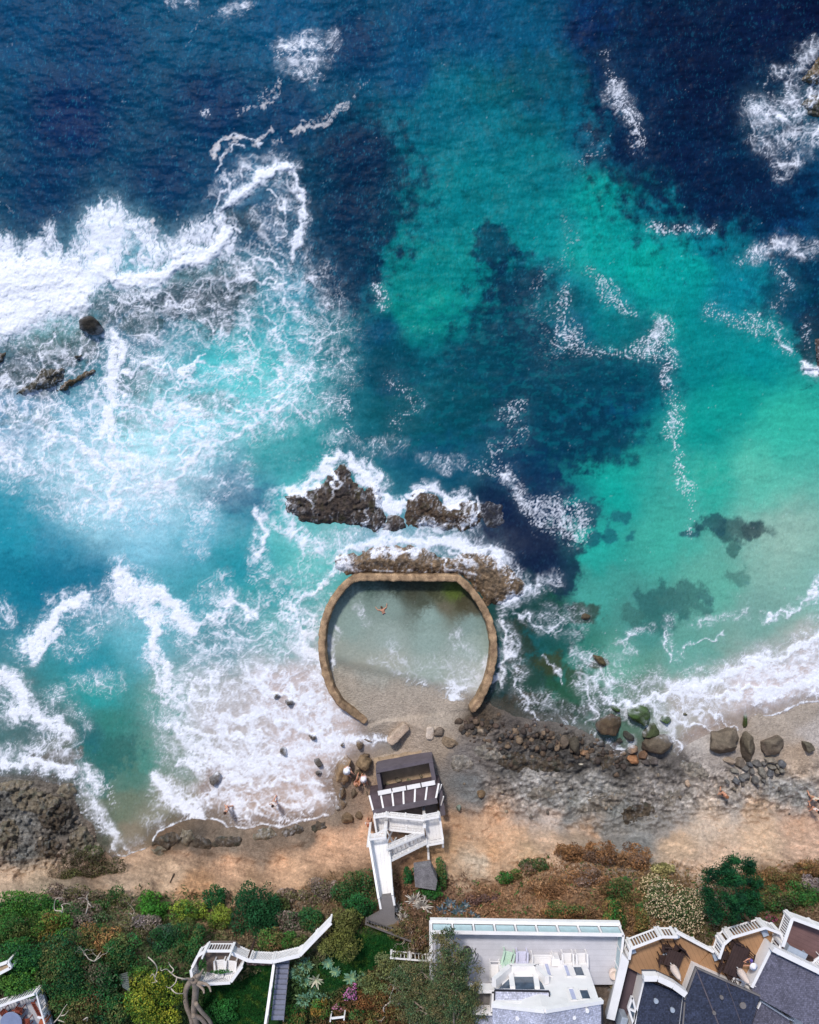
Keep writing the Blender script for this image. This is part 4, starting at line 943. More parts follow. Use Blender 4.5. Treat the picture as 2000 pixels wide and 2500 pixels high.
# ---------------------------------------------------------------- round sea pool: wall, water, broken pieces
def catmull(pts, n=6, sharp=()):
    out = []
    for i in range(len(pts) - 1):
        p0 = pts[i - 1] if i > 0 and i not in sharp else pts[i]; p1, p2 = pts[i], pts[i + 1]; p3 = pts[i + 2] if i + 2 < len(pts) and (i + 1) not in sharp else pts[i + 1]
        for j in range(n):
            t = j / n; out.append(tuple(.5 * (2 * b + (c - a) * t + (2 * a - 5 * b + 4 * c - d) * t * t + (3 * b - a - 3 * c + d) * t ** 3) for a, b, c, d in zip(p0, p1, p2, p3)))
    return out + [tuple(pts[-1])]
def wall_sweep(name, pts, width, zt, zb, colr, label, cat, z_of=None, rough=.05, step=.08):
    P3 = [P(x, y, zt) for x, y in pts]; path = [P3[0]]; acc = 0
    for a, b in zip(P3[:-1], P3[1:]):
        L = (b - a).length; n = max(1, int(L / step)); path += [lerp(a, b, (j + 1) / n) for j in range(n)]
    prof = [(-.5, 0), (-.5, .45), (-.5, .8), (-.47, .96), (-.38, 1), (-.2, 1.0), (0, 1.0), (.2, 1.0), (.38, 1), (.47, .96), (.5, .8), (.5, .45), (.5, 0)]
    V = []; C = []; n = len(path); m_ = len(prof)
    for i, p in enumerate(path):
        d = (path[min(i + 1, n - 1)] - path[max(i - 1, 0)]); d.z = 0; d.normalize(); s_ = Vector((d.y, -d.x, 0)); zz = zt if z_of is None else z_of(i / (n - 1))
        e = min(1, min(i, n - 1 - i) * step / .25 + .55)
        for j, (a, b) in enumerate(prof):
            q = p + s_ * a * width * e; nz = MN.fractal(Vector((q.x * 2.2, q.y * 2.2, b * 2)), 1, 2, 4); nz2 = MN.fractal(Vector((q.x * .8, q.y * .8, b)), 1, 2, 3)
            q = q + s_ * (rough * nz + .02 * nz2 + .03 * MN.noise(Vector((q.x * 9, q.y * 9, b * 5)))) * (1 if a > 0 else -1); q.z = zb + (zz - zb) * b + (rough * .7 * nz if b > .9 else 0)
            V.append(q[:]); t = np.clip(.5 + .9 * nz, 0, 1); c_ = s2l(colr[0]) * (1 - t) + s2l(colr[1]) * t
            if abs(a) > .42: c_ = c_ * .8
            if nz2 > .25: c_ = c_ * .8 + s2l(colr[2]) * .2
            C.append(c_)
    F = [(i * m_ + j, i * m_ + j + 1, (i + 1) * m_ + j + 1, (i + 1) * m_ + j) for i in range(n - 1) for j in range(m_ - 1)]
    V = np.array(V); C = np.array(C)
    for st in (0, (n - 1) * m_):   # close both ends
        cen = V[st:st + m_].mean(0); V = np.vstack([V, cen]); C = np.vstack([C, C[st + 6]]); ci = len(V) - 1
        F += [((st + j, ci, ci, st + j + 1) if st == 0 else (st + j, st + j + 1, ci, ci)) for j in range(m_ - 1)]
    org = V.mean(0); org[2] = zb; me = bpy.data.meshes.new(name)
    me.from_pydata([tuple(v) for v in V - org], [], [tuple(dict.fromkeys(f)) for f in F])
    a = me.color_attributes.new('Col', 'FLOAT_COLOR', 'POINT'); a.data.foreach_set('color', np.concatenate([C, np.ones((len(C), 1))], 1).astype(np.float32).ravel())
    me.polygons.foreach_set('use_smooth', [True] * len(me.polygons)); me.update()
    o = link(name, me, M_WALL, label=label, cat=cat); o.location = org; return o
M_WALL = mat_attr('wall_stone', .9, ((2, .75, 1.2), (16, .7, 1.25)), bump=.9, bscale=14, bdist=.05, spec=.15)
WR = catmull(POOL, 6, sharp=(9, 10, 11))
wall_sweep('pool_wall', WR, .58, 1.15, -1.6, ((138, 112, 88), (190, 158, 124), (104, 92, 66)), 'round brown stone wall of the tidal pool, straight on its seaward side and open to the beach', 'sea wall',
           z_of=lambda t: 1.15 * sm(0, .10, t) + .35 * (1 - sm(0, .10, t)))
wall_sweep('broken_wall', [(950, 1816), (966, 1800), (982, 1784), (994, 1772)], .74, .95, -.4, ((186, 160, 138), (204, 182, 160), (150, 130, 110)), 'short leftover stump of pink-tan wall lying at the mouth of the pool', 'wall fragment')
wall_sweep('concrete_block', [(1050, 1776), (1050, 1790), (1049, 1806)], .62, .9, -.2, ((196, 176, 158), (212, 196, 180), (160, 144, 128)), 'pale rectangular concrete block standing on the sand below the pool', 'concrete block', rough=.02)
PC = [(870,1450,134,152,142),(895,1430,88,108,98),(960,1432,70,78,66),(1010,1448,74,76,62),(1060,1440,76,78,58),(1112,1445,90,104,50),(1130,1470,76,72,54),(1155,1485,86,82,66),(1090,1478,104,100,82),(1030,1470,80,86,72),(950,1472,132,150,140),(1050,1505,136,156,146),(1150,1525,130,150,142),(850,1520,140,158,148),(950,1560,148,162,152),(1050,1560,142,160,150),(1150,1580,150,165,155),(825,1600,152,158,146),(950,1620,160,162,148),(1050,1640,152,164,152),(1150,1640,168,174,165),(850,1660,172,164,146),(900,1700,178,166,148),(1050,1710,176,166,150),(1140,1720,190,186,178)]
PF = """
L 12 .8 788 1392 823 1409 858 1431 911 1452 938 1472
S 5 .5 800 1396 840 1416 880 1440 915 1456
S 10 .6 925 1462 950 1480 968 1496
L 26 1.0 981 1431 950 1460 963 1488
L 20 1.0 1012 1396 1005 1430
M 16 .9 940 1470 980 1440
S 3 .9 938 1478 955 1495 972 1502
S 8 .9 711 1329 704 1318
L 9 .95 697 1343 700 1380 699 1413
L 14 .62 757 1280 778 1308
K 26 .3 820 1300 900 1290
L 20 .5 960 1340 990 1370
S 2.5 .5 820 1480 870 1475 905 1468 930 1450
L 40 .34 830 1380 900 1420 960 1400
"""
pgx = np.arange(770, 1225, 2.2); pgy = np.arange(1395, 1775, 2.2); PX_, PY_ = np.meshgrid(pgx, pgy)
pf, ph, _, _, pw = foam_at(PX_, PY_, PF)
ins = sdf(PX_, PY_, POOL)
pc = shepard(PX_ + 12 * pw[0] + 4 * pw[2] + 10 * pw[4], PY_ + 12 * pw[1] + 10 * pw[4], [(a[0], a[1]) for a in PC], [s2l(a[2:]) for a in PC], 3.6)
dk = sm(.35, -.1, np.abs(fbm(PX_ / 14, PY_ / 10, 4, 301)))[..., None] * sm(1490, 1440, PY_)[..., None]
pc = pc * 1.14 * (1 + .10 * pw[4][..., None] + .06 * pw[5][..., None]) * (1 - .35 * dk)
ph = ph[..., None] * .8; pc = pc * (1 - ph) + s2l((196, 202, 200)) * ph; pc = pc * (1 - pf[..., None]) + s2l((236, 238, 244)) * pf[..., None]
zi = -0.75 + 0.95 * sm(1560, 1730, PY_ + 0.25 * (1000 - PX_))
pa = np.clip(np.maximum(sm(.01, -.35, zi) * .9, pf), 0, 1); pz = .02 + .012 * pw[4] + .02 * pf
kk = (HC - pz) / FP
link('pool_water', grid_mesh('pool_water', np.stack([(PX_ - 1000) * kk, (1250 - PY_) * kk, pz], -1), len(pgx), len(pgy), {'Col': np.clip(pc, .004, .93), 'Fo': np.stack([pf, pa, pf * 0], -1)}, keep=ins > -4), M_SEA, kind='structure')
# ---------------------------------------------------------------- materials for made things
M_WHITE = mat('white_paint', (243, 239, 237), .6, ((1.2, .93, 1.05), (22, .95, 1.04)))
M_WBOARD = mat('weathered_white_boards', (206, 202, 200), .75, ((1.2, .90, 1.07), (26, .90, 1.08)))
M_DARK = mat('dark_bitumen', (84, 72, 76), .85, ((2, .8, 1.25), (40, .7, 1.4)), bump=.5)
M_CONC = mat('concrete', (120, 114, 112), .9, ((1, .85, 1.15), (18, .85, 1.15)), bump=.4)
M_COPE = mat('dark_concrete', (98, 90, 96), .85, ((2, .85, 1.15), (30, .8, 1.2)), bump=.4)
M_TANC = mat('sandy_stone', (176, 152, 124), .9, ((2, .8, 1.2), (20, .8, 1.2)), bump=.5)
M_GLASS = mat('window_glass', (70, 84, 100), .12, ((2, .6, 1.5),), bump=0, spec=.6)
M_TGLASS = mat('green_glass_panel', (178, 204, 208), .25, ((3, .9, 1.08),), bump=0, spec=.5)
M_LAV = mat('lavender_deck_boards', (186, 188, 208), .8, ((.8, .93, 1.06), (30, .9, 1.1)))
M_BDECK = mat('brown_deck_boards', (172, 124, 80), .85, ((.8, .88, 1.1), (30, .8, 1.2)), bump=.3)
M_RDECK = mat('red_brown_boards', (112, 82, 76), .85, ((.8, .88, 1.1), (30, .8, 1.2)), bump=.3)
M_DWOOD = mat('dark_wood', (66, 50, 46), .6, ((3, .8, 1.2),))
M_CANV = mat('cream_canvas', (228, 208, 196), .85)
M_GREEN = mat('pale_green_paint', (200, 226, 204), .6); M_LILAC = mat('lilac_paint', (218, 216, 236), .6)
M_GREY = mat('grey_blue_paint', (168, 178, 192), .6); M_BLACK = mat('black_metal', (40, 40, 48), .5); M_TERRA = mat('terracotta', (176, 96, 62), .8); M_REDW = mat('red_brown_slats', (132, 66, 50), .7)
def mat_shingle(name, rgb, var, sc=(1, 1, 1)):
    m, nt, b = new_mat(name); tc = N(nt, 'ShaderNodeTexCoord'); mp = N(nt, 'ShaderNodeMapping'); mp.inputs['Scale'].default_value = sc
    nt.links.new(tc.outputs['Object'], mp.inputs[0]); br = N(nt, 'ShaderNodeTexBrick'); nt.links.new(mp.outputs[0], br.inputs['Vector'])
    c = s2l(rgb); br.inputs['Color1'].default_value = (*np.clip(c * (1 + var), 0, 1), 1); br.inputs['Color2'].default_value = (*(c * (1 - var)), 1); br.inputs['Mortar'].default_value = (*(c * .62), 1)
    br.inputs['Scale'].default_value = 4.5; br.inputs['Mortar Size'].default_value = .03; br.inputs['Brick Width'].default_value = .45; br.inputs['Row Height'].default_value = .5
    o, _ = mul_noise(nt, br.outputs[0], 9, .7, 1.3); o, _ = mul_noise(nt, o, 1.1, .85, 1.15); nt.links.new(o, b.inputs['Base Color']); b.inputs['Roughness'].default_value = .85
    bp = N(nt, 'ShaderNodeBump', Strength=.5, Distance=.02); nt.links.new(br.outputs['Fac'], bp.inputs['Height']); bp.invert = True; nt.links.new(bp.outputs[0], b.inputs['Normal']); return m
M_RLAV = mat_shingle('pale_lavender_shingles', (188, 189, 206), .16); M_RDARK = mat_shingle('dark_blue_shingles', (54, 60, 80), .4); M_RGREY = mat_shingle('grey_shingles', (102, 100, 116), .25)
def stripes(name, rgb, sc, axis_='X', dark=.72, ang=0, rough=.75):
    m, nt, b = new_mat(name); tc = N(nt, 'ShaderNodeTexCoord'); mp = N(nt, 'ShaderNodeMapping'); mp.inputs['Rotation'].default_value = (0, 0, ang)
    nt.links.new(tc.outputs['Object'], mp.inputs[0]); w = N(nt, 'ShaderNodeTexWave', Scale=sc); w.bands_direction = axis_; w.wave_profile = 'SAW'; nt.links.new(mp.outputs[0], w.inputs[0])
    rp = N(nt, 'ShaderNodeValToRGB'); rp.color_ramp.elements[0].position = .0; rp.color_ramp.elements[0].color = (*(s2l(rgb) * dark), 1); rp.color_ramp.elements[1].position = .22; rp.color_ramp.elements[1].color = (*s2l(rgb), 1)
    nt.links.new(w.outputs[0], rp.inputs[0]); o, _ = mul_noise(nt, rp.outputs[0], 1.3, .9, 1.08); o, _ = mul_noise(nt, o, 24, .88, 1.12)
    nt.links.new(o, b.inputs['Base Color']); b.inputs['Roughness'].default_value = rough; return m
M_BOARDV = stripes('white_stair_boards', (234, 231, 230), 1.3, 'X', .8, R(-8)); M_BOARDH = stripes('pale_terrace_boards', (204, 202, 208), .9, 'Y', .88); M_BOARDB = stripes('brown_boards', (168, 128, 92), 1.2, 'X', .74, R(-25)); M_BOARDR = stripes('plum_boards', (118, 88, 84), 1.2, 'Y', .78, R(25))

def railing(root, name, p0, p1, h=1.0, gap=.14, mats=M_WHITE, style='picket', w=.05, cap=.09, label=None):
    "a run of railing from p0 to p1 (floor level)"
    p0, p1 = Vector(p0), Vector(p1); L = (p1 - p0).length; mb = MB(); up = Vector((0, 0, 1)); n = max(1, round(L / 1.5))
    dn = (p1 - p0).normalized(); jit = random.random() * .02
    for i in range(n + 1):
        q = lerp(p0, p1, i / n) + dn * (w * 1.1 * (1 if i == 0 else -1 if i == n else 0)); mb.beam(q, q + up * (h + .01), w * 1.8 + jit * .3, w * 1.8)
    mb.beam(p0 + up * (h + jit), p1 + up * (h + jit), cap, .05)
    mb.beam(p0 + up * .12, p1 + up * .12, w, .05)
    if style == 'picket':
        k = max(1, int(L / gap))
        for i in range(1, k): q = lerp(p0, p1, i / k); mb.beam(q + up * .12, q + up * h, w * .8, w * .6)
    elif style == 'chip':      # horizontal rails with small square blocks between them
        for f in (.35, .5, .65, .82): mb.beam(p0 + up * h * f, p1 + up * h * f, w * .6, .035)
        k = max(2, int(L / .55))
        for i in range(k):
            q = lerp(p0, p1, (i + .5) / k)
            for d_, f in ((-.09, .42), (.09, .58)): qq = q + (p1 - p0).normalized() * d_; mb.beam(qq + up * h * (f - .08), qq + up * h * (f + .08), w * 1.2, .1)
    elif style == 'lattice':
        d = (p1 - p0).normalized(); k = int((L + h) / .16)
        for i in range(k):
            a = i * .16 - h
            for sg in (0, 1):
                s0, s1 = max(a, 0), min(a + h, L)
                if s1 <= s0: continue
                z0, z1 = (s0 - a), (s1 - a)
                if sg: z0, z1 = h - z0, h - z1
                o_ = Vector((-d.y, d.x, 0)) * (.012 if sg else -.012)
                mb.beam(p0 + d * s0 + up * z0 + o_, p0 + d * s1 + up * z1 + o_, .022, .04)
    elif style == 'solid': mb.beam(p0 + up * h * .5, p1 + up * h * .5, w * .8, h * .9)
    return kids(root, name, mb, mats, label=label) if root is not None else mb

# ---------------------------------------------------------------- walled enclosure and beach house with the white stairs
e = empty('walled_enclosure', P(985, 1890, .3), label='open-topped enclosure of dark concrete walls, sand inside, below the white stairs', cat='enclosure')
ZW = 2.55
def wall_between(mb, a, b, th, z0, z1):
    a = Vector((a.x, a.y, 0)); b = Vector((b.x, b.y, 0)); d = (b - a).normalized() * 1.0; s_ = Vector((-d.y, d.x, 0)) * th / 2
    mb.hexa([v + Vector((0, 0, z0)) for v in ccw([a - s_, b - s_, b + s_, a + s_])], [v + Vector((0, 0, z1)) for v in ccw([a - s_, b - s_, b + s_, a + s_])])
nw, ne, se, sw_ = P(918, 1884, ZW), P(1057, 1857, ZW), P(1064, 1909, ZW), P(927, 1936, ZW)
for nm, a, b, th, m_, z1 in (('seaward_wall', nw, ne, .24, M_COPE, ZW), ('side_wall', nw + Vector((.14, -.16, 0)), sw_ + Vector((.1, 0, 0)), .28, M_COPE, ZW - .01), ('side_wall', ne + Vector((-.14, -.16, 0)), se + Vector((-.1, 0, 0)), .3, M_COPE, ZW - .01)):
    mb = MB(); wall_between(mb, a, b, th, -.3, z1); o = kids(e, nm, mb, m_)
mb = MB(); a, b = P(914, 1858, .35), P(1054, 1832, .35); q = [lerp(a, b, i / 12) + Vector((0, .06 * math.sin(i * 2.1), .04 * math.cos(i * 1.3))) for i in range(13)]
for i in range(12): mb.beam(q[i], q[i + 1], .30, .34)
mb.beam(q[-1], P(1068, 1905, .35), .2, .3); kids(e, 'footing', mb, M_TANC)
mb = MB(); mb.slab([P(920, 1880, 1.0), P(1055, 1856, 1.0), P(1064, 1925, 1.0), P(926, 1940, 1.0)], .3)
o = kids(e, 'sand_floor', mb, M_TANC)
for i, (x, y, rx, ry, h) in enumerate([(948, 1918, 9, 6, .3), (972, 1905, 12, 8, .4), (1003, 1912, 17, 8, .35), (1028, 1896, 10, 6, .35), (1043, 1903, 7, 5, .25)]):
    boulder(x, y, rx, ry, 20 * i, h, [(110, 106, 84), (140, 126, 104)][i % 2], 'low rock lying on the sand inside the open concrete enclosure', z=.9, sub=3, name='stone', cat='stone', group='rocks inside the enclosure')
h_ = empty('beach_house', P(990, 1955, 1.2), label='low dark-roofed beach building with white battens behind the concrete enclosure', cat='building')
mb = MB(); top = [P(902, 1942, 2.75), P(1074, 1912, 2.75), P(1067, 1950, 3.1), P(911, 1980, 3.1)]
mb.hexa([P(903, 1943, .2)] + [P(1073, 1913, .2), Vector((top[2].x, top[2].y, .2)), Vector((top[3].x, top[3].y, .2))] if False else [Vector((v.x, v.y, .2)) for v in ccw(top)], ccw(top)); kids(h_, 'roof_body', mb, M_DARK)
for f in (0, .16, .32, .48, .65, .82, .985):
    mb = MB(); mb.beam(lerp(top[0], top[1], f) + Vector((0, 0, .03)), lerp(top[3], top[2], f * .99 + .005) + Vector((0, 0, .03)), .12, .1); kids(h_, 'batten', mb, M_WHITE)
a, b = P(922, 1937, 2.9), P(1064, 1910, 2.9)
for i in range(4):
    mb = MB(); mb.beam(lerp(a, b, i / 4 + .008), lerp(a, b, (i + 1) / 4 - .012), .30, .10); kids(h_, 'white_ledge', mb, M_WHITE)
mb = MB(); mb.beam(P(911, 1984, 3.2), P(1068, 1954, 3.2), .34, .26); kids(h_, 'parapet', mb, M_COPE)
mb = MB(); mb.slab([P(948, 1980, 1.7), P(1068, 1958, 1.7), P(1070, 1985, 1.7), P(950, 1992, 1.7)], 1.2); kids(h_, 'terrace', mb, M_CONC)
mb = MB()
for x0, y0, x1, y1 in ((1078, 1916, 1070, 1938), (1083, 1945, 1076, 1968)): mb.beam(P(x0, y0, 2.9), P(x1, y1, 2.4), .08, .1)
kids(h_, 'side_post', mb, M_WHITE)
mb = MB(); wall_between(mb, P(1074, 1930, 2.6), P(1082, 1990, 2.4), .35, .4, 2.5); kids(h_, 'side_wall', mb, M_COPE)

st = empty('white_staircase', P(985, 2050, 3), label='white wooden zigzag staircase with landings climbing from the beach house to the cliff top', cat='staircase')
def deck_part(name, z, *xy, th=.12, m_=M_BOARDV, lab=None):
    mb = MB(); mb.slab(PP(z, *xy), th); return kids(st, name, mb, m_, label=lab)
Z1, Z2, Z3, Z4 = 3.1, 4.3, 6.3, 8.2
deck_part('landing', Z1, 915, 1990, 946, 1984, 950, 2026, 922, 2036)
mb = MB(); a0, a1 = P(948, 1994, Z1), P(1034, 2003, Z2); b0, b1 = P(951, 2020, Z1), P(1036, 2026, Z2)
for i in range(9):
    t0, t1 = i / 9, (i + 1) / 9; mb.slab([lerp(a0, a1, t0), lerp(a0, a1, t1 + .01), lerp(b0, b1, t1 + .01), lerp(b0, b1, t0)], .05)
kids(st, 'flight', mb, M_BOARDV)
deck_part('landing', Z2, 1033, 1990, 1074, 1984, 1083, 2056, 1044, 2062)
mb = MB(); a0, a1 = P(1036, 2031, Z2), P(945, 2072, Z3); b0, b1 = P(1043, 2062, Z2), P(953, 2104, Z3)
for i in range(9):
    t0, t1 = i / 9, (i + 1) / 9; dz = Vector((0, 0, (Z3 - Z2) / 9 * .5)); q = [lerp(a0, a1, t0), lerp(a0, a1, t1), lerp(b0, b1, t1), lerp(b0, b1, t0)]; zc = sum(v.z for v in q) / 4
    mb.slab([Vector((v.x, v.y, zc)) for v in q], .06)
kids(st, 'flight', mb, M_BOARDV)
mb = MB(); mb.slab([P(902, 2052, Z3), P(945, 2046, Z3), P(962, 2190, Z4), P(930, 2196, Z4)], .14); kids(st, 'walkway', mb, M_BOARDV)
for a, b, sty, hh in ((P(914, 1984, Z1), P(946, 1979, Z1), 'chip', 1.0), (P(946, 1981, Z1), P(1036, 1990, Z2), 'chip', 1.0), (P(951, 2013, Z1), P(1036, 2022, Z2), 'chip', 1.0), (P(1036, 1988, Z2), P(1072, 1981, Z2), 'chip', 1.0),
                  (P(1072, 1981, Z2), P(1082, 2050, Z2), 'solid', .5), (P(1044, 2050, Z2), P(1082, 2043, Z2), 'chip', 1.0), (P(1036, 2022, Z2), P(945, 2061, Z3), 'chip', 1.0), (P(1043, 2044, Z2), P(953, 2088, Z3), 'chip', 1.0),
                  (P(902, 2036, Z3), P(944, 2030, Z3), 'chip', 1.0), (P(902, 2036, Z3), P(926, 2178, Z4), 'solid', .9), (P(953, 2078, Z3), P(959, 2170, Z4), 'solid', .9), (P(914, 1986, Z1), P(921, 2030, Z1), 'solid', .6), (P(926, 2178, Z4), P(931, 2205, Z4), 'solid', .8), (P(959, 2170, Z4), P(964, 2196, Z4), 'solid', .8)):
    railing(st, 'railing', a, b, hh, style=sty, w=.06, cap=.13)
for x, y, z0, z1, w in ((945, 1977, 1.0, Z3 + .2, .22), (1034, 1962, .8, Z2 + 1.0, .2), (1042, 2020, 2.0, Z2 + 1.1, .16), (1078, 2030, 1.5, Z2, .14), (905, 2010, 2.2, Z3, .16), (952, 2060, 3, Z3 + 1.0, .14), (1044, 2050, 2, Z2 + 1, .14)):
    mb = MB(); q = P(x, y, z0); mb.beam(q, Vector((q.x, q.y, z1)), w, w); kids(st, 'post', mb, M_WHITE)
mb = MB(); mb.beam(P(905, 2045, Z3 - .3), P(944, 2022, Z3 - .3), .1, .1); mb.beam(P(946, 2030, 3.2), P(962, 2062, 4.6), .08, .1); mb.beam(P(958, 2028, 3.0), P(944, 2060, 5.0), .08, .1); mb.beam(P(968, 2045, 3.2), P(955, 2066, 5.0), .08, .1); kids(st, 'brace', mb, M_WHITE)
def slabthing(name, z, xy, th, m_, label, cat='path', kind=None):
    mb = MB(); mb.slab(PP(z, *xy), th); return mb.build(name, m_, **(dict(kind=kind) if kind else dict(label=label, cat=cat)))
slabthing('path', 9.0, [932,2192, 963,2188, 964,2242, 990,2264, 940,2264, 893,2250, 926,2232], .5, M_CONC, '', kind='structure')
slabthing('concrete_slab', 7.6, [1010,2122, 1052,2116, 1068,2150, 1064,2174, 1040,2170, 1014,2166], 1.0, mat('mossy_concrete', (124, 120, 122), .9, ((2, .6, 1.25), (16, .6, 1.35)), bump=.4), 'square grey concrete slab overgrown at its edges, on the cliff east of the white walkway', 'concrete slab')
# ---------------------------------------------------------------- furniture
def armchair(name, label, m_, px, py, z, rz=0, s=1.0, cat='chair', group=None):
    "slatted garden armchair, back towards -y"
    r = empty(name, (0, 0, 0), label=label, cat=cat, group=group)
    mb = MB(); 
    for i in range(5): mb.beam((-.26, .32 - .13 * i, .36 - .02 * i), (.26, .32 - .13 * i, .36 - .02 * i), .11, .03)
    kids(r, 'seat', mb, m_); mb = MB()
    for i in range(5): mb.beam((-.22 + .11 * i, -.24, .34), (-.24 + .12 * i, -.52, .98 - .04 * abs(i - 2)), .095, .03)
    mb.beam((-.25, -.4, .72), (.25, -.4, .72), .04, .06); kids(r, 'backrest', mb, m_)
    for sx in (-1, 1):
        mb = MB(); mb.beam((sx * .33, .42, .56), (sx * .33, -.42, .58), .12, .03); kids(r, 'armrest', mb, m_)
        mb = MB(); mb.beam((sx * .31, .38, 0), (sx * .31, .38, .55), .05, .09); kids(r, 'leg', mb, m_)
        mb = MB(); mb.beam((sx * .31, -.45, 0), (sx * .31, -.3, .56), .05, .08); kids(r, 'leg', mb, m_)
    r.location = P(px, py, z); r.rotation_euler = (0, 0, rz); r.scale = (s,) * 3; return r
def side_chair(name, label, m_, px, py, z, rz=0, s=1.0, group=None):
    r = empty(name, (0, 0, 0), label=label, cat='chair', group=group)
    mb = MB(); mb.box((0, 0, .44), (.46, .46, .05)); kids(r, 'seat', mb, m_)
    mb = MB()
    for i in range(4): mb.beam((-.18 + .12 * i, -.22, .46), (-.18 + .12 * i, -.3, .92), .05, .03)
    mb.beam((-.23, -.3, .92), (.23, -.3, .92), .05, .08); kids(r, 'backrest', mb, m_)
    for sx in (-1, 1):
        for sy in (-1, 1): mb = MB(); mb.beam((sx * .2, sy * .2, 0), (sx * .2, sy * .2, .42), .045, .045); kids(r, 'leg', mb, m_)
    r.location = P(px, py, z); r.rotation_euler = (0, 0, rz); r.scale = (s,) * 3; return r
def table(label, px, py, z, w, d, rz, m_, top_m=None, roundt=False):
    r = empty('table', (0, 0, 0), label=label, cat='table'); mb = MB()
    if roundt: mb.lathe((0, 0, 0), [(w, .70), (w + .02, .72), (w + .02, .74), (w, .76)], 28)
    else:
        n = 6
        for i in range(n): mb.box((-w / 2 + w * (i + .5) / n, 0, .73), (w / n - .012, d, .04))
        mb.box((0, -d * .35, .69), (w * .96, .07, .05)); mb.box((0, d * .35, .69), (w * .96, .07, .05))
    kids(r, 'tabletop', mb, top_m or m_)
    for sx in (-1, 1):
        for sy in (-1, 1):
            mb = MB(); a = .6 if roundt else .43; mb.beam((sx * w * a, sy * (w if roundt else d) * a, 0), (sx * w * a, sy * (w if roundt else d) * a, .69), .06, .06); kids(r, 'leg', mb, m_)
    r.location = P(px, py, z); r.rotation_euler = (0, 0, rz); return r
def umbrella(label, px, py, z, lean=0):
    r = empty('closed_parasol', (0, 0, 0), label=label, cat='parasol'); mb = MB(); mb.tube([(0, 0, 0), (0, 0, 2.55)], .025); kids(r, 'pole', mb, M_WHITE)
    vs = []; fs = []; prof = [(.07, 1.0), (.15, 1.15), (.19, 1.5), (.16, 1.9), (.11, 2.3), (.03, 2.5)]; n = 16
    for rr, zz in prof:
        for j in range(n): t = 2 * math.pi * j / n; k = rr * (1 + .28 * (j % 2)); vs.append((k * math.cos(t), k * math.sin(t), zz + (.05 if zz == 1.0 and j % 2 else 0)))
    fs = [(i * n + j, i * n + (j + 1) % n, (i + 1) * n + (j + 1) % n, (i + 1) * n + j) for i in range(len(prof) - 1) for j in range(n)]
    mb = MB(); mb.add(vs, fs); mb.tube([(0, 0, 2.48), (0, 0, 2.62)], .03); kids(r, 'canopy', mb, M_CANV, smooth=True)
    mb = MB(); mb.lathe((0, 0, 1.35), [(.2, 0), (.215, .03), (.2, .07)], 16); kids(r, 'strap', mb, M_CANV)
    mb = MB(); mb.lathe((0, 0, 0), [(.28, 0), (.28, .06), (.08, .12), (.05, .3)], 16); kids(r, 'base', mb, M_GREY)
    r.location = P(px, py, z); r.rotation_euler = (R(lean), 0, 0); return r
# ---------------------------------------------------------------- lookout platform with lattice rails, its fence, planks and steps
ZL = 10.2
lk = empty('lookout_platform', P(540, 2345, ZL), label='small octagonal lookout platform with white lattice rails and two white chairs', cat='platform')
oc = [(479,2341),(492,2315),(510,2302),(574,2302),(601,2333),(573,2372),(508,2376),(483,2366)]
mb = MB(); mb.slab([P(x, y, ZL) for x, y in oc], .25); kids(lk, 'floor', mb, mat('brown_grit_floor', (112, 98, 90), .95, ((3, .85, 1.15), (50, .75, 1.3)), bump=.4))
for i in range(8):
    a, b = P(*oc[i], ZL), P(*oc[(i + 1) % 8], ZL); 
    if i == 4: b = lerp(a, b, .95)
    if i == 3: continue
    railing(lk, 'railing', a, b, .95 if i in (1, 2, 0) else 1.25, style='picket' if i in (1, 2) else 'lattice', w=.055, cap=.16, gap=.16)
for x, y in ((512, 2300), (574, 2302)):
    mb = MB(); q = P(x, y, ZL); mb.beam(q, q + Vector((0, 0, 1.9)), .09, .09); kids(lk, 'tall_post', mb, M_WHITE)
armchair('garden_chair', 'white slatted armchair on the lookout platform, nearer the lattice corner', M_WHITE, 541, 2350, ZL, R(4), .95)
armchair('garden_chair', 'white slatted armchair on the lookout platform, nearer the plank path', M_WHITE, 567, 2352, ZL, R(-6), .95)
cf = empty('curved_fence', P(690, 2320, ZL), label='white capped fence with slatted panels curving from the lookout platform up the slope', cat='fence')
fp = [(575,2304),(615,2322),(673,2325),(737,2310),(775,2270),(812,2232)]
for i in range(5):
    a, b = P(*fp[i], 9.9), P(*fp[i + 1], 9.9); railing(cf, 'panel', a, b, 1.1, style='lattice' if i < 3 else 'solid', w=.06, cap=.22)
mb = MB(); q = P(622, 2296, 9.6); mb.beam(q, q + Vector((0, 0, 2.0)), .1, .1); mb.build('wooden_post', M_DWOOD, label='single dark reddish wooden post standing against the curved white fence', cat='post')
pk = empty('plank_path', P(637, 2348, 10), label='short path of weathered red-brown planks between lookout platform and garden steps', cat='boardwalk'); random.seed(4)
for i in range(11):
    mb = MB(); x = 603 + i * 6.4; mb.slab([P(x, 2337 + random.uniform(-2, 2), 10.08), P(x + 5.4, 2337 + random.uniform(-2, 2), 10.08), P(x + 5.0, 2357, 10.08), P(x - .6, 2357 + random.uniform(-2, 2), 10.08)], .06); kids(pk, 'plank', mb, mat('plank%d' % i, random.choice([(142, 112, 104), (120, 92, 84), (156, 130, 120)]), .85) if i < 3 else bpy.data.materials['plank%d' % (i % 3)])
gs = empty('garden_steps', P(684, 2420, 10), label='straight flight of grey garden steps with one white handrail beside the lawn', cat='steps')
M_STEP = mat('grey_step_boards', (124, 126, 142), .8, ((2, .85, 1.15), (30, .85, 1.15)))
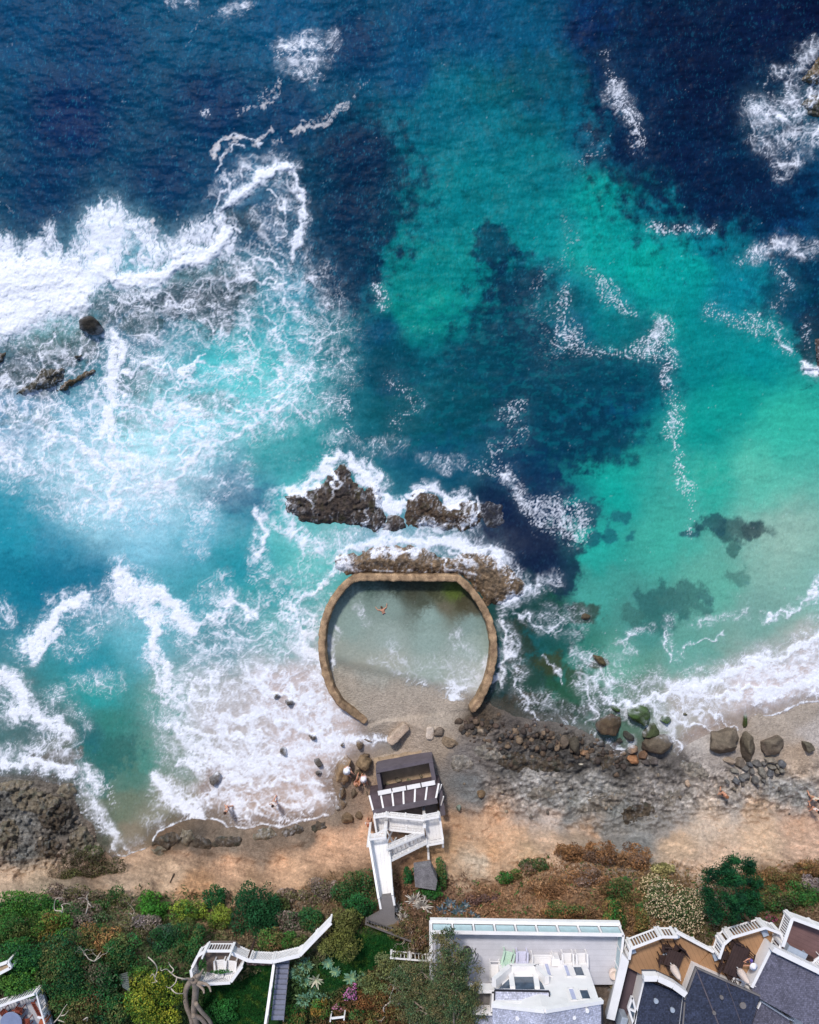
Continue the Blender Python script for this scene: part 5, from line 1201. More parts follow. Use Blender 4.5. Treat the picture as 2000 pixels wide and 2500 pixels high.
for i in range(12):
    t = i / 12; y = 2342 + 12.6 * i; z = 10.15 + .13 * i; xl = 676 - 14 * t; xr = 706 - 13 * t
    mb = MB(); mb.slab([P(xl, y, z), P(xr, y, z), P(xr - 1, y + 10.2, z), P(xl - 1, y + 10.2, z)], .07); kids(gs, 'tread', mb, M_STEP)
mb = MB(); mb.beam(P(673, 2350, 10.1), P(653, 2499, 11.6), .1, .25); mb.beam(P(707, 2344, 10.0), P(692, 2494, 11.5), .05, .2); kids(gs, 'stringer', mb, M_CONC)
railing(gs, 'handrail', P(674, 2336, 10.1), P(654, 2478, 11.6), .9, style='none', w=.06, cap=.14)
bf = empty('planting_gate', P(826, 2480, 10.2), label='white wooden frame with two posts at the planting south of the pink flowers', cat='frame'); mb = MB(); a, b = P(810, 2470, 10.2), P(843, 2466, 10.2); mb.beam(a + Vector((0, 0, .7)), b + Vector((0, 0, .7)), .12, .06); kids(bf, 'crossbar', mb, M_WHITE)
for q in (a, b): mb = MB(); mb.beam(q, q + Vector((0, 0, 1.0)), .08, .08); kids(bf, 'post', mb, M_WHITE)
pf_ = empty('picket_fence', P(1000, 2330, 9.8), label='low white picket fence half hidden by the shrubs left of the white house', cat='fence'); railing(pf_, 'pickets', P(953, 2320, 9.9), P(1048, 2328, 9.9), .9, gap=.22, w=.07)
pf_ = empty('picket_fence', P(950, 2255, 9.4), label='grey picket fence toned like its own shadow, with a tan bottom rail along the path end', cat='fence'); railing(pf_, 'pickets', P(893, 2240, 9.3), P(1018, 2288, 9.6), .8, gap=.2, w=.05, mats=mat('shadow_grey_wood', (104, 96, 92), .9)); mb = MB(); mb.beam(P(920, 2262, 9.5), P(1016, 2302, 9.8), .06, .06); kids(pf_, 'bottom_rail', mb, M_TANC)  # pickets stand where a picket shadow lies, its dark tone in their colour
railing(empty('balustrade', P(1105, 2445, 10), label='short white slatted balustrade showing through the pine branches', cat='fence'), 'pickets', P(1085, 2430, 10.4), P(1128, 2436, 10.4), 1.0, gap=.14, w=.06)
# ---------------------------------------------------------------- white house with its sea terrace
ZD = 11.0
wh = empty('white_house', P(1330, 2420, 10), label='white house with lavender shingle roof and a long glass-railed terrace facing the sea', cat='house')
mb = MB(); mb.slab(PP(ZD, 1052,2250, 1512,2257, 1496,2404, 1446,2404, 1440,2380, 1210,2402, 1054,2412), .35); kids(wh, 'terrace', mb, M_BOARDH)
mb = MB(); mb.beam(P(1050, 2249, ZD), P(1513, 2256, ZD), .32, .3); mb.beam(P(1052, 2250, ZD - .02), P(1053, 2400, ZD - .02), .2, .3); mb.beam(P(1513, 2257, ZD), P(1500, 2404, ZD), .16, .3); kids(wh, 'terrace_edge', mb, M_WHITE)
a, b = P(1053, 2253, ZD), P(1511, 2260, ZD); up = Vector((0, 0, 1)); mb = MB(); mb.beam(a + up * 1.12, b + up * 1.12, .2, .07)
for i in range(10): q = lerp(a, b, i / 9); mb.beam(q, q + up * 1.1, .1, .1)
mb.beam(a + up * .12, b + up * .12, .06, .06); c_, d_ = P(1053, 2253, ZD), P(1053, 2380, ZD); mb.beam(c_ + up * 1.12, d_ + up * 1.12, .12, .07); e_ = P(1497, 2390, ZD); mb.beam(b + up * 1.12, e_ + up * 1.12, .14, .07)
for i in range(4): q = lerp(b, e_, i / 3); mb.beam(q, q + up * 1.1, .08, .08)
kids(wh, 'guard_rail', mb, M_WHITE)
for i in range(9):
    mb = MB(); mb.beam(lerp(a, b, (i + .08) / 9) + up * .62, lerp(a, b, (i + .92) / 9) + up * .62, .02, .85); kids(wh, 'glass_panel', mb, M_TGLASS)
mb = MB(); mb.beam(lerp(b, e_, .03) + up * .6, lerp(b, e_, .97) + up * .6, .02, .85); kids(wh, 'glass_panel', mb, M_TGLASS)
YW = P(0, 2345, ZD).y
def wz(py, Y=None): return HC - abs(YW if Y is None else Y) * FP / (py - 1250)
def on_wall(px, py, Y=None, off=0.0):
    z = wz(py, Y); return Vector(((px - 1000) * (HC - z) / FP, (YW if Y is None else Y) + off, z))
mb = MB(); xl, xr = P(1215, 2345, ZD).x, P(1431, 2345, ZD).x; zt_ = wz(2449)
mb.hexa([Vector((x, y, ZD - .9)) for x, y in ((xl, YW - 4.5), (xr - .3, YW - 4.5), (xr, YW), (xl, YW))], [Vector((x, y, zt_)) for x, y in ((xl, YW - 4.5), (xr - .3, YW - 4.5), (xr - .15, YW), (xl, YW))]); kids(wh, 'wall', mb, M_WHITE)
def window(x0, y0, x1, y1, Y=None, frame=M_WHITE, glass=M_GLASS, name='window', mull=0):
    p0, p1 = on_wall(x0, y0, Y), on_wall(x1, y1, Y); xa, xb, za, zb = min(p0.x, p1.x), max(p0.x, p1.x), min(p0.z, p1.z), max(p0.z, p1.z); y = p0.y; f = .05; mb = MB()
    for A, B in (((xa, za), (xb, za)), ((xa, zb), (xb, zb)), ((xa, za), (xa, zb)), ((xb, za), (xb, zb))): mb.beam((A[0], y + .04, A[1]), (B[0], y + .04, B[1]), f, .1)
    for i in range(mull): x = xa + (xb - xa) * (i + 1) / (mull + 1); mb.beam((x, y + .04, za), (x, y + .04, zb), .05, .08)
    o = kids(wh, name, mb, frame); mb = MB(); mb.box(((xa + xb) / 2, y + .012, (za + zb) / 2), (xb - xa - f, .02, zb - za - f)); kids(wh, 'pane' if glass is M_GLASS else 'shutter_panel', mb, glass, parent=o); return o
M_SHUT = mat('lavender_shutter', (180, 184, 210), .7)
window(1229, 2354, 1271, 2371); window(1281, 2354, 1322, 2371); window(1397, 2361, 1430, 2385); window(1412, 2417, 1445, 2442)
for q in ((1327, 2352, 1349, 2385), (1374, 2357, 1396, 2386), (1386, 2414, 1411, 2444)): window(*q, glass=M_SHUT, name='shutter')
# bay: frames standing proud of the sea front, glass between them
def trim(pts, w=.16, t=.22, name='bay_frame', off=.02):
    mb = MB(); q = [on_wall(x, y, None, off + t / 2) for x, y in pts]
    for A, B in zip(q[:-1], q[1:]): mb.beam(A, B, t, w, up=(0, 0, 1))
    kids(wh, name, mb, M_WHITE)
trim([(1206, 2411), (1246, 2377), (1308, 2377), (1336, 2404)], .30, .5)
trim([(1247, 2380), (1252, 2416)], .3, .16); trim([(1307, 2380), (1312, 2416)], .3, .16)
for pts in ([(1254, 2386), (1303, 2386), (1307, 2416), (1256, 2416)], [(1243, 2391), (1246, 2414), (1219, 2414)], [(1314, 2391), (1316, 2416), (1330, 2416), (1324, 2402)]):
    q = [on_wall(x, y, None, .03) for x, y in pts]; mb = MB(); n = len(q); b_ = [v + Vector((0, -.02, 0)) for v in q]
    mb.add(q + b_, [tuple(range(n)), tuple(reversed(range(n, 2 * n)))] + [(i, (i + 1) % n, n + (i + 1) % n, n + i) for i in range(n)]); kids(wh, 'bay_pane', mb, M_GLASS)
# shed dormer roof with dark gutter over the bay
mb = MB(); dr = [P(1208, 2417, 14.9), P(1341, 2420, 14.9), P(1342, 2447, 15.2), P(1207, 2447, 15.2)]; mb.slab(dr, .12); o = kids(wh, 'porch_roof', mb, M_RLAV)
mb = MB()
for i, j in ((0, 1), (1, 2), (3, 0)): mb.beam(dr[i] + up * .03, dr[j] + up * .03, .07, .1)
kids(wh, 'gutter', mb, M_BLACK); mb = MB(); mb.beam(dr[3] + up * .05, dr[2] + up * .05, .22, .16); kids(wh, 'fascia', mb, M_WHITE)
# gabled main roof
zr_, ze = 17.0, 15.55; rid0, rid1 = P(1330, 2466, zr_), P(1330, 2900, zr_); el0, el1 = P(1203, 2452, ze), P(1203, 2900, ze); er0, er1 = P(1470, 2443, ze), P(1470, 2900, ze)
rid1.y = el1.y = er1.y = rid0.y - 9
for A, B, C_, D_ in ((el0, rid0, rid1, el1), (rid0, er0, er1, rid1)):
    mb = MB(); mb.hexa([v - up * .15 for v in ccw([A, B, C_, D_])], ccw([A, B, C_, D_])); kids(wh, 'roof', mb, M_RLAV)
mb = MB(); mb.beam(el0 + up * .02, rid0 + up * .02, .2, .3); mb.beam(rid0 + up * .02, er0 + up * .02, .2, .3); kids(wh, 'bargeboard', mb, M_WHITE); mb = MB(); mb.beam(er0, er1, .1, .1); kids(wh, 'gutter', mb, M_BLACK)
mb = MB(); mb.hexa([Vector((v.x, v.y, ze - .6)) for v in ccw([el0 + Vector((.4, -.3, 0)), rid0 + Vector((0, -.3, 0)), er0 + Vector((-.7, -.4, 0)), er1 + Vector((-.7, 0, 0)), el1 + Vector((.4, 0, 0))])], [Vector((v.x, v.y, v.z - .25)) for v in ccw([el0 + Vector((.4, -.3, 0)), rid0 + Vector((0, -.3, 0)), er0 + Vector((-.7, -.4, 0)), er1 + Vector((-.7, 0, 0)), el1 + Vector((.4, 0, 0))])]); kids(wh, 'upper_wall', mb, M_WHITE)
mb = MB(); mb.hexa([Vector((v.x, v.y, 9.5)) for v in ccw([el0 + Vector((.5, -1, 0)), er0 + Vector((-.8, -1, 0)), er1, el1])], [Vector((v.x, v.y, 15)) for v in ccw([el0 + Vector((.5, -1, 0)), er0 + Vector((-.8, -1, 0)), er1, el1])]); kids(wh, 'lower_wall', mb, M_WHITE)
# west balcony and lower west roof
mb = MB(); mb.slab(PP(12.2, 1148,2418, 1203,2418, 1203,2462, 1150,2462), .2); kids(wh, 'balcony_floor', mb, M_CONC); mb = MB()
for q in ((1146, 2413, 1206, 2413), (1146, 2413, 1148, 2464), (1204, 2413, 1201, 2466), (1148, 2465, 1203, 2467)): mb.beam(P(q[0], q[1], 12.9), P(q[2], q[3], 12.9), .2, .7)
kids(wh, 'balcony_parapet', mb, M_WHITE); mb = MB(); mb.slab(PP(12.6, 1120,2470, 1210,2470, 1210,2800, 1120,2800), .3); kids(wh, 'roof', mb, M_RLAV, label='low lavender shingle roof on the side towards the pine tree')
mb = MB(); mb.slab(PP(ZD + .03, 1184,2401, 1211,2401, 1211,2409, 1184,2409), .03); mb.build('doormat', mat('brown_mat', (104, 66, 54), .95), label='brown doormat on the terrace at the corner of the white house', cat='doormat')
mb = MB(); mb.slab(PP(ZD - 1.0, 1444,2408, 1492,2408, 1490,2450, 1456,2450), .2); mb.build('patio', M_CONC, label='sunken grey patio between the white house and the long white boundary wall', cat='patio')
mb = MB(); mb.hexa(ccw(PP(9.5, 1520,2300, 1531,2312, 1494,2465, 1476,2465)), ccw(PP(12.6, 1519,2328, 1536,2347, 1501,2492, 1481,2487))); mb.build('boundary_wall', M_WHITE, label='long white boundary wall between the lavender-roofed house and the brown decks', cat='wall')
armchair('garden_chair', 'pale green slatted armchair on the white house terrace', M_GREEN, 1238, 2330, ZD, R(-14))
armchair('garden_chair', 'pale lilac slatted armchair next to the green one on the terrace', M_LILAC, 1272, 2330, ZD, R(-2))
armchair('garden_chair', 'white slatted armchair right beside the white bench on the terrace', M_WHITE, 1383, 2334, ZD, R(2))
armchair('garden_chair', 'white slatted armchair at the east end of the terrace row', M_WHITE, 1417, 2334, ZD, R(2))
r = empty('bench', (0, 0, 0), label='wide white slatted bench in the middle of the terrace row', cat='bench')
for nm, sp in (('seat', [((-.62, .3 - .13 * i, .42), (.62, .3 - .13 * i, .42), .11, .03) for i in range(5)]), ('backrest', [((-.62, -.34 - .05 * i, .55 + .12 * i), (.62, -.34 - .05 * i, .55 + .12 * i), .1, .04) for i in range(4)])):
    mb = MB(); [mb.beam(*q) for q in sp]; kids(r, nm, mb, M_WHITE)
for sx in (-1, 1): mb = MB(); mb.beam((sx * .64, .36, 0), (sx * .64, .36, .62), .06, .08); mb.beam((sx * .64, -.4, 0), (sx * .64, -.5, .98), .06, .08); mb.beam((sx * .64, .4, .64), (sx * .64, -.4, .64), .1, .04); kids(r, 'side_frame', mb, M_WHITE)
r.location = P(1322, 2336, ZD)
r = empty('side_cabinet', (0, 0, 0), label='small white cabinet with a folded-down flap right of the white bench', cat='cabinet'); mb = MB(); mb.box((0, 0, .4), (.5, .45, .76)); kids(r, 'body', mb, M_WHITE, bevel=.01); mb = MB(); mb.box((.28, -.1, .7), (.3, .4, .04), ry=.4); kids(r, 'flap', mb, M_WHITE); r.location = P(1352, 2334, ZD)
r = empty('lounge_chair', (0, 0, 0), label='white lounge chair with tubular frame at the west end of the terrace row', cat='chair'); mb = MB(); mb.box((0, 0, .4), (.5, .8, .08)); kids(r, 'seat', mb, M_WHITE, bevel=.02); mb = MB(); mb.tube([(-.3, -.6, .45), (-.3, .62, .45), (.3, .62, .45), (.3, -.6, .45), (-.3, -.6, .45)], .03); kids(r, 'frame', mb, M_WHITE)
for sx in (-1, 1):
    for sy in (-1, 1): mb = MB(); mb.tube([(sx * .28, sy * .5, 0), (sx * .28, sy * .5, .43)], .025); kids(r, 'leg', mb, M_WHITE)
r.location = P(1207, 2362, ZD)
mb = MB(); mb.lathe((0, 0, 0), [(.16, 0), (.24, .1), (.28, .3), (.22, .48), (.2, .46), (.05, .3)], 18); o = mb.build('plant_pot', mat('plum_glaze', (62, 50, 66), .4), org=(0, 0, 0.0001), smooth=True, label='round dark plum pot on the terrace under the pine tip', cat='pot'); o.location = P(1140, 2316, ZD)
r = empty('hoop_stand', (0, 0, 0), label='thin dark metal hoop on a stand next to the plum pot', cat='ornament'); mb = MB(); mb.tube([(.26 * math.cos(t), 0, .8 + .26 * math.sin(t)) for t in [k * math.pi / 10 for k in range(21)]], .02); kids(r, 'hoop', mb, M_BLACK); mb = MB(); mb.tube([(0, 0, 0), (0, 0, .54)], .02); mb.tube([(-.2, 0, .02), (.2, .05, .02)], .02); kids(r, 'stand', mb, M_BLACK); r.location = P(1160, 2322, ZD); r.rotation_euler = (0, 0, R(60))
mb = MB(); mb.lathe((0, 0, 0), [(.12, 0), (.3, .2), (.34, .5), (.26, .52), (.05, .3)], 18); o = mb.build('garden_urn', M_CANV, org=(0, 0, .0001), smooth=True, label='pale rounded urn beside the trailing dry vine on the boundary wall', cat='urn'); o.location = P(1496, 2370, ZD)
# ---------------------------------------------------------------- house with the two brown decks
ZK = 11.5
dh = empty('decked_house', P(1700, 2400, 10), label='dark-roofed house with two linked brown timber decks and white picket railings', cat='house')
mb = MB(); mb.slab(PP(ZK, 1525,2323, 1543,2303, 1600,2283, 1643,2270, 1736,2318, 1699,2362, 1675,2436, 1625,2412, 1567,2380, 1534,2362), .3); kids(dh, 'deck', mb, M_BOARDB)
mb = MB(); mb.slab(PP(ZK + .05, 1739,2321, 1750,2294, 1854,2262, 1889,2276, 1879,2314, 1829,2420, 1775,2400, 1700,2361), .3); kids(dh, 'deck', mb, M_BOARDB)
for pts, hh, sty in (([(1524,2318),(1528,2292),(1602,2264),(1640,2264)], 1.15, 'picket'), ([(1645,2266),(1736,2314)], .5, 'picket'), ([(1739,2316),(1750,2282),(1768,2266),(1850,2242),(1886,2256),(1893,2276)], 1.15, 'picket'), ([(1889,2278),(1879,2308)], 1.1, 'picket')):
    for A, B in zip(pts[:-1], pts[1:]): railing(dh, 'railing', P(*A, ZK), P(*B, ZK), hh, style=sty, gap=.17, w=.085, cap=.16)
mb = MB(); mb.beam(P(1878, 2300, ZK + .5), P(1828, 2400, ZK + .5), .18, 1.0); kids(dh, 'side_wall', mb, M_WHITE)
for x, y in ((1540,2312),(1646,2276),(1754,2299),(1861,2270),(1743,2328)):
    mb = MB(); q = P(x, y, ZK); mb.box(q + up * .2, (.30, .30, .4), rz=R(20)); mb.box(q + up * .43, (.36, .36, .06), rz=R(20)); kids(dh, 'post_planter', mb, M_GREY)
ZR = 12.0
def roof_thing(root, z, xy, m_, th=.22, name='roof', zs=None, lab=None, wall_m=M_WHITE, zw=10.0, edge=M_WHITE):
    v = [P(x, y, (z if zs is None else zs[i])) for i, (x, y) in enumerate(zip(xy[::2], xy[1::2]))]; v = ccw(v)
    mb = MB(); mb.hexa([q - up * th for q in v], v); o = kids(root, name, mb, m_, label=lab); c = sum(v, Vector()) / len(v)
    w = [c + (q - c) * .97 for q in v]; mb = MB(); mb.hexa([Vector((q.x, q.y, zw)) for q in w], [Vector((q.x, q.y, q.z - th - .02)) for q in w]); kids(root, 'wall', mb, wall_m); return v
def edge(root, pts, z, m_, w=.1, h=.12, name='gutter'):
    mb = MB()
    for A, B in zip(pts[:-1], pts[1:]): mb.beam(P(*A, z), P(*B, z), w, h)
    kids(root, name, mb, m_)
roof_thing(dh, ZR, [1573,2394, 1672,2432, 1668,2452, 1668,2700, 1500,2700, 1549,2500], M_RDARK)
roof_thing(dh, ZR + .5, [1700,2363, 1856,2432, 1836,2500, 1800,2700, 1640,2700, 1671,2440], M_RDARK)
edge(dh, [(1572, 2393), (1546, 2502)], ZR + .04, M_WHITE, .1); edge(dh, [(1671, 2440), (1700, 2362), (1856, 2431)], ZR + .56, M_CONC, .1)
fw = empty('window_bay', P(1600, 2385, 12), label='white window bay at the foot of the dark roof, opening on the western brown deck', cat='window bay')
mb = MB(); [mb.beam(P(*A, 13.1), P(*B, 13.1), .34, .5) for A, B in (((1570, 2384), (1604, 2384)), ((1604, 2384), (1642, 2402)), ((1642, 2402), (1672, 2424)))]; kids(fw, 'frame', mb, M_WHITE)
mb = MB(); [mb.beam(P(*A, 11.9), P(*B, 11.9), .06, .8) for A, B in (((1570, 2377), (1604, 2377)), ((1604, 2377), (1642, 2395)), ((1642, 2395), (1670, 2415)))]; kids(fw, 'pane', mb, M_GLASS)
mb = MB(); mb.slab(PP(10.6, 1536,2362, 1568,2378, 1548,2500, 1500,2500), .3); mb.build('alley', mat('shaded_paving', (92, 78, 84), .9), label='narrow alley with shade in its plum-grey floor colour, squeezed between boundary wall and dark roof', cat='alley')  # the alley floor's shade is put into its paving colour
mb = MB(); mb.box((0, 0, .5), (.42, .85, 1.0), rz=R(-14)); o = mb.build('utility_box', M_GREY, org=(0, 0, .0001), bevel=.06, label='rounded white-grey utility box standing in the narrow alley', cat='utility box'); o.location = P(1513, 2478, 10.6)
r = empty('skylight_frame', P(1546, 2460, 12), label='white angular window frame on the side of the alley', cat='window frame'); mb = MB(); q = PP(12, 1534,2461, 1543,2433, 1553,2470, 1548,2505); [mb.beam(q[i], q[(i + 1) % 4], .12, .2) for i in range(4)]; mb.beam(q[0], q[2], .1, .18); kids(r, 'frame', mb, M_WHITE); mb = MB(); mb.slab([v - up * .05 for v in q], .03); kids(r, 'pane', mb, M_GLASS)
M_DT = M_DWOOD
table('dark square wooden table on the western brown deck, beside a closed parasol', 1636, 2326, ZK, 1.0, 1.0, R(-20), M_DT)
for i, (x, y, rz, lab) in enumerate([(1620, 2306, 175, 'seaward side'), (1656, 2318, 120, 'bush side'), (1612, 2332, -95, 'boundary-wall side'), (1648, 2308, 150, 'corner near the bush'), (1632, 2346, 5, 'house side')]):
    side_chair('deck_chair', 'dark slatted chair at the square table on the western deck, %s' % lab, M_DT, x, y, ZK, R(rz), 1.05)
table('long dark wooden dining table on the eastern brown deck', 1786, 2330, ZK + .05, 1.0, 1.9, R(-22), M_DT)
for i, (x, y, rz, lab) in enumerate([(1787, 2297, 160, 'at its seaward end'), (1762, 2322, -105, 'on its west side near the sea'), (1757, 2350, -110, 'on its west side near the house'), (1780, 2370, -10, 'at its house end'), (1812, 2316, 75, 'on its east side near the sea')]):
    side_chair('deck_chair', 'dark slatted chair at the long dining table, %s' % lab.replace('at its', 'its').replace('on its', ''), M_DT, x, y, ZK + .05, R(rz), 1.1)
umbrella('closed cream parasol standing by the square table on the western deck', 1628, 2335, ZK); umbrella('closed cream parasol standing by the long table on the eastern deck', 1788, 2345, ZK + .05)
armchair('deck_armchair', 'white armchair at the dark roof edge, nearer the long dining table', M_WHITE, 1790, 2392, ZK + .05, R(155), .9); armchair('deck_armchair', 'white armchair against the dark roof edge, nearer the white side wall', M_WHITE, 1816, 2403, ZK + .05, R(155), .9)
# far house with balcony
fh = empty('slate_roof_house', P(1950, 2400, 10), label='grey-blue roofed house at the east edge with a plum-coloured balcony', cat='house')
roof_thing(fh, ZR + .8, [1886,2316, 2010,2376, 2300,2500, 2200,2700, 2000,2700, 1965,2500, 1858,2440, 1836,2418], M_RGREY, zs=[ZR + .45, ZR + .45, ZR + .3, ZR + 1.5, ZR + 1.5, ZR + 1.2, ZR + .3, ZR + .3]); edge(fh, [(1884, 2313), (2010, 2374)], ZR + .75, M_WHITE, .30, .5, 'parapet')
roof_thing(fh, ZR - .6, [1857,2446, 1926,2488, 1935,2520, 1935,2700, 1830,2700, 1838,2500], M_RGREY, lab='lower grey roof edged with a thin white gutter'); edge(fh, [(1850, 2462), (1858, 2444), (1924, 2486), (1960, 2500)], ZR - .5, M_WHITE, .08)
mb = MB(); mb.slab(PP(11.9, 1921,2236, 2030,2280, 2100,2420, 1974,2340, 1893,2310), .3); kids(fh, 'balcony', mb, M_BOARDR)
for A, B, sty in (((1916, 2222), (2030, 2264), 'solid'), ((1916, 2222), (1893, 2290), 'picket')): railing(fh, 'balcony_railing', P(*A, 11.9), P(*B, 11.9), 1.0, style=sty, w=.08, cap=.2)
r = empty('bench', (0, 0, 0), label='pale grey-blue bench on the plum balcony', cat='bench'); mb = MB(); mb.box((0, 0, .42), (1.25, .45, .07)); kids(r, 'seat', mb, M_GREY); mb = MB(); mb.box((0, -.26, .7), (1.25, .06, .5)); kids(r, 'backrest', mb, M_GREY)
for sx in (-1, 1): mb = MB(); mb.box((sx * .55, 0, .2), (.08, .42, .4)); kids(r, 'leg', mb, M_GREY)
r.location = P(1938, 2318, 11.9); r.rotation_euler = (0, 0, R(-26))
mb = MB(); mb.lathe((0, 0, 0), [(.16, 0), (.24, .3), (.26, .36), (.2, .36), (.05, .3)], 18); o = mb.build('plant_pot', M_DWOOD, org=(0, 0, .0001), label='dark round pot between bench and chair on the plum balcony', cat='pot'); o.location = P(1970, 2336, 11.9)
armchair('balcony_chair', 'white armchair at the house wall on the plum balcony', M_WHITE, 1990, 2342, 11.9, R(-50), .9)
# corner deck at the lower west edge
cd = empty('corner_deck', P(50, 2460, 9.8), label='pale grey corner deck with slatted railing and a round glass table, lower west edge', cat='deck'); ZC = 10.6
mb = MB(); mb.slab(PP(ZC, 101,2414, 128,2510, 128,2700, -300,2700, -300,2560, -20,2462), .3); kids(cd, 'floor', mb, mat('pale_grey_floor', (186, 184, 186), .8, ((2, .85, 1.1), (40, .85, 1.15))))
railing(cd, 'railing', P(102, 2404, ZC), P(-30, 2450, ZC), 1.0, w=.07, cap=.14, gap=.18); railing(cd, 'railing', P(102, 2404, ZC), P(130, 2505, ZC), .8, w=.06, gap=.18)
table('round blue-grey glass table on the corner deck', 41, 2480, ZC, .66, .66, 0, M_BLACK, mat('blue_glass', (132, 142, 170), .3), True)
for x, y, rz, lab in ((19, 2464, -140, 'nearest the frame edge'), (54, 2458, 170, 'seaward of the table'), (72, 2486, 95, 'between table and red slatted screen')): side_chair('patio_chair', 'red-brown slatted patio chair %s' % lab, M_REDW, x, y, ZC, R(rz), 1.0)
mb = MB(); a, b = P(92, 2436, ZC), P(107, 2464, ZC); [mb.beam(lerp(a, b, i / 8) + Vector((-.13, .03, .6)), lerp(a, b, i / 8) + Vector((.13, -.03, .6)), .12, .05) for i in range(9)]; mb.beam(a, a + up * .6, .06, .06); mb.beam(b, b + up * .6, .06, .06); mb.build('slatted_bench', M_REDW, label='long narrow red-brown slatted bench along the corner deck railing', cat='bench')
mb = MB(); mb.box((0, 0, .3), (.4, .45, .6), rz=R(-20)); o = mb.build('planter', M_WHITE, org=(0, 0, .0001), bevel=.02, label='square white planter at the railing of the corner deck', cat='planter'); o.location = P(111, 2466, ZC)
mb = MB(); mb.box((0, 0, .3), (.46, .42, .6), rz=R(-20)); o = mb.build('planter', M_TERRA, org=(0, 0, .0001), bevel=.02, label='square orange planter just below the white one on the corner deck', cat='planter'); o.location = P(115, 2482, ZC)
pg = empty('pergola_corner', P(8, 2365, 9.8), label='white timber pergola corner poking out of the bushes at the west edge', cat='pergola'); mb = MB(); q = PP(11.2, -30,2366, 20,2348, 27,2362, -30,2392); [mb.beam(q[i], q[(i + 1) % 4], .16, .14) for i in range(4)]; kids(pg, 'beam', mb, M_WHITE)
for v in q[1:3]: mb = MB(); mb.beam(Vector((v.x, v.y, 9.5)), v, .12, .12); kids(pg, 'post', mb, M_WHITE)
mb = MB(); mb.slab([v - up * .1 for v in q], .05); kids(pg, 'canopy', mb, M_TANC)
tr_ = empty('trellis', P(303, 2400, 10), label='small grey wire trellis leaning among the shrubs left of the yellow-green bush', cat='trellis'); mb = MB(); q = [P(292, 2380, 10), P(312, 2374, 10.2), P(316, 2420, 11.0), P(300, 2410, 11.0)]
for i in range(9): t = i / 8; mb.beam(lerp(q[0], q[1], t), lerp(q[3], q[2], t), .02, .02); mb.beam(lerp(q[0], q[3], t), lerp(q[1], q[2], t), .02, .02)
kids(tr_, 'wire_mesh', mb, mat('wire_grey', (120, 128, 126), .6))

# vents, pipes and seams on the roofs
def vent(root, px, py, z, r=.09, h=.35, m_=M_GREY):
    mb = MB(); q = P(px, py, z); mb.lathe(q - Vector((0, 0, .2)), [(r, 0), (r, h), (r * 1.7, h + .02), (r * 1.5, h + .1)], 10); kids(root, 'roof_vent', mb, m_)
for x, y in ((1640, 2462), (1600, 2440)): vent(dh, x, y, ZR)
for x, y in ((1760, 2432), (1742, 2470), (1812, 2452)): vent(dh, x, y, ZR + .5, .07 if x < 1800 else .12, .3, M_CONC)
for x, y in ((1940, 2400), (1905, 2380)): vent(fh, x, y, ZR + .4, .08, .3)
for x, y in ((1262, 2480), (1400, 2478), (1432, 2462)): vent(wh, x, y, 16.0, .07, .4, M_WHITE)
mb = MB(); mb.beam(P(1700, 2366, ZR + .52), P(1758, 2510, ZR + .52), .07, .03); mb.beam(P(1773, 2398, ZR + .52), P(1810, 2500, ZR + .52), .03, .02); kids(dh, 'roof_seam', mb, M_COPE)
mb = MB(); mb.tube([P(1672, 2448, ZR + .6), P(1668, 2500, ZR + .6)], .05); kids(dh, 'downpipe', mb, M_CONC)
# ---------------------------------------------------------------- plants
M_LEAF = mat_attr('leaf_mat', .75, ((3, .85, 1.15),), bump=0, spec=.15)
M_BARK = mat('bark', (150, 134, 120), .9, ((3, .75, 1.2), (20, .7, 1.25)), bump=.6, bscale=18, bdist=.03)
M_BARKD = mat('dark_bark', (84, 70, 58), .9, ((3, .75, 1.2),), bump=.4)
def leaf_mesh(name, C, Nr, size, asp, col):
    n = len(C); rs = np.random.RandomState(n + 5)
    Nr = Nr / (np.linalg.norm(Nr, axis=1, keepdims=True) + 1e-9); t = rs.randn(n, 3); t -= (t * Nr).sum(1, keepdims=True) * Nr; t /= np.linalg.norm(t, axis=1, keepdims=True) + 1e-9
    b = np.cross(Nr, t); L = (size * .5)[:, None]; Wd = L * (asp if np.isscalar(asp) else np.asarray(asp)[:, None])
    V = np.stack([C - t * L, C + b * Wd, C + t * L, C - b * Wd], 1).reshape(-1, 3); Q = np.arange(4 * n).reshape(n, 4)
    return mesh_np(name, V, Q, {'Col': np.repeat(np.clip(col, .003, .9), 4, 0)}, smooth=False)
def crown_pts(rs, rx, ry, rz, lobes, n, lobe_r=.36, up=.55):
    th = rs.rand(lobes) * 2 * np.pi; r = np.sqrt(rs.rand(lobes)) * .72; lr = lobe_r * rs.uniform(.65, 1.25, lobes) * (1.1 - .35 * r)
    cx, cy = r * np.cos(th), r * np.sin(th); cz = np.sqrt(np.clip(1 - r ** 2, 0, 1)) * rs.uniform(.35, .95, lobes) * .75
    pk = rs.choice(lobes, n, p=lr ** 2 / (lr ** 2).sum()); d = rs.randn(n, 3); d[:, 2] = np.abs(d[:, 2]) * up + d[:, 2] * .25; d /= np.linalg.norm(d, axis=1, keepdims=True)
    rr = lr[pk] * rs.uniform(.55, 1.12, n) ** .6
    C = np.stack([cx[pk] + d[:, 0] * rr, cy[pk] + d[:, 1] * rr, cz[pk] + d[:, 2] * rr], 1) * [rx, ry, rz]
    return C, d + rs.randn(n, 3) * .55 + [0, 0, .35], pk
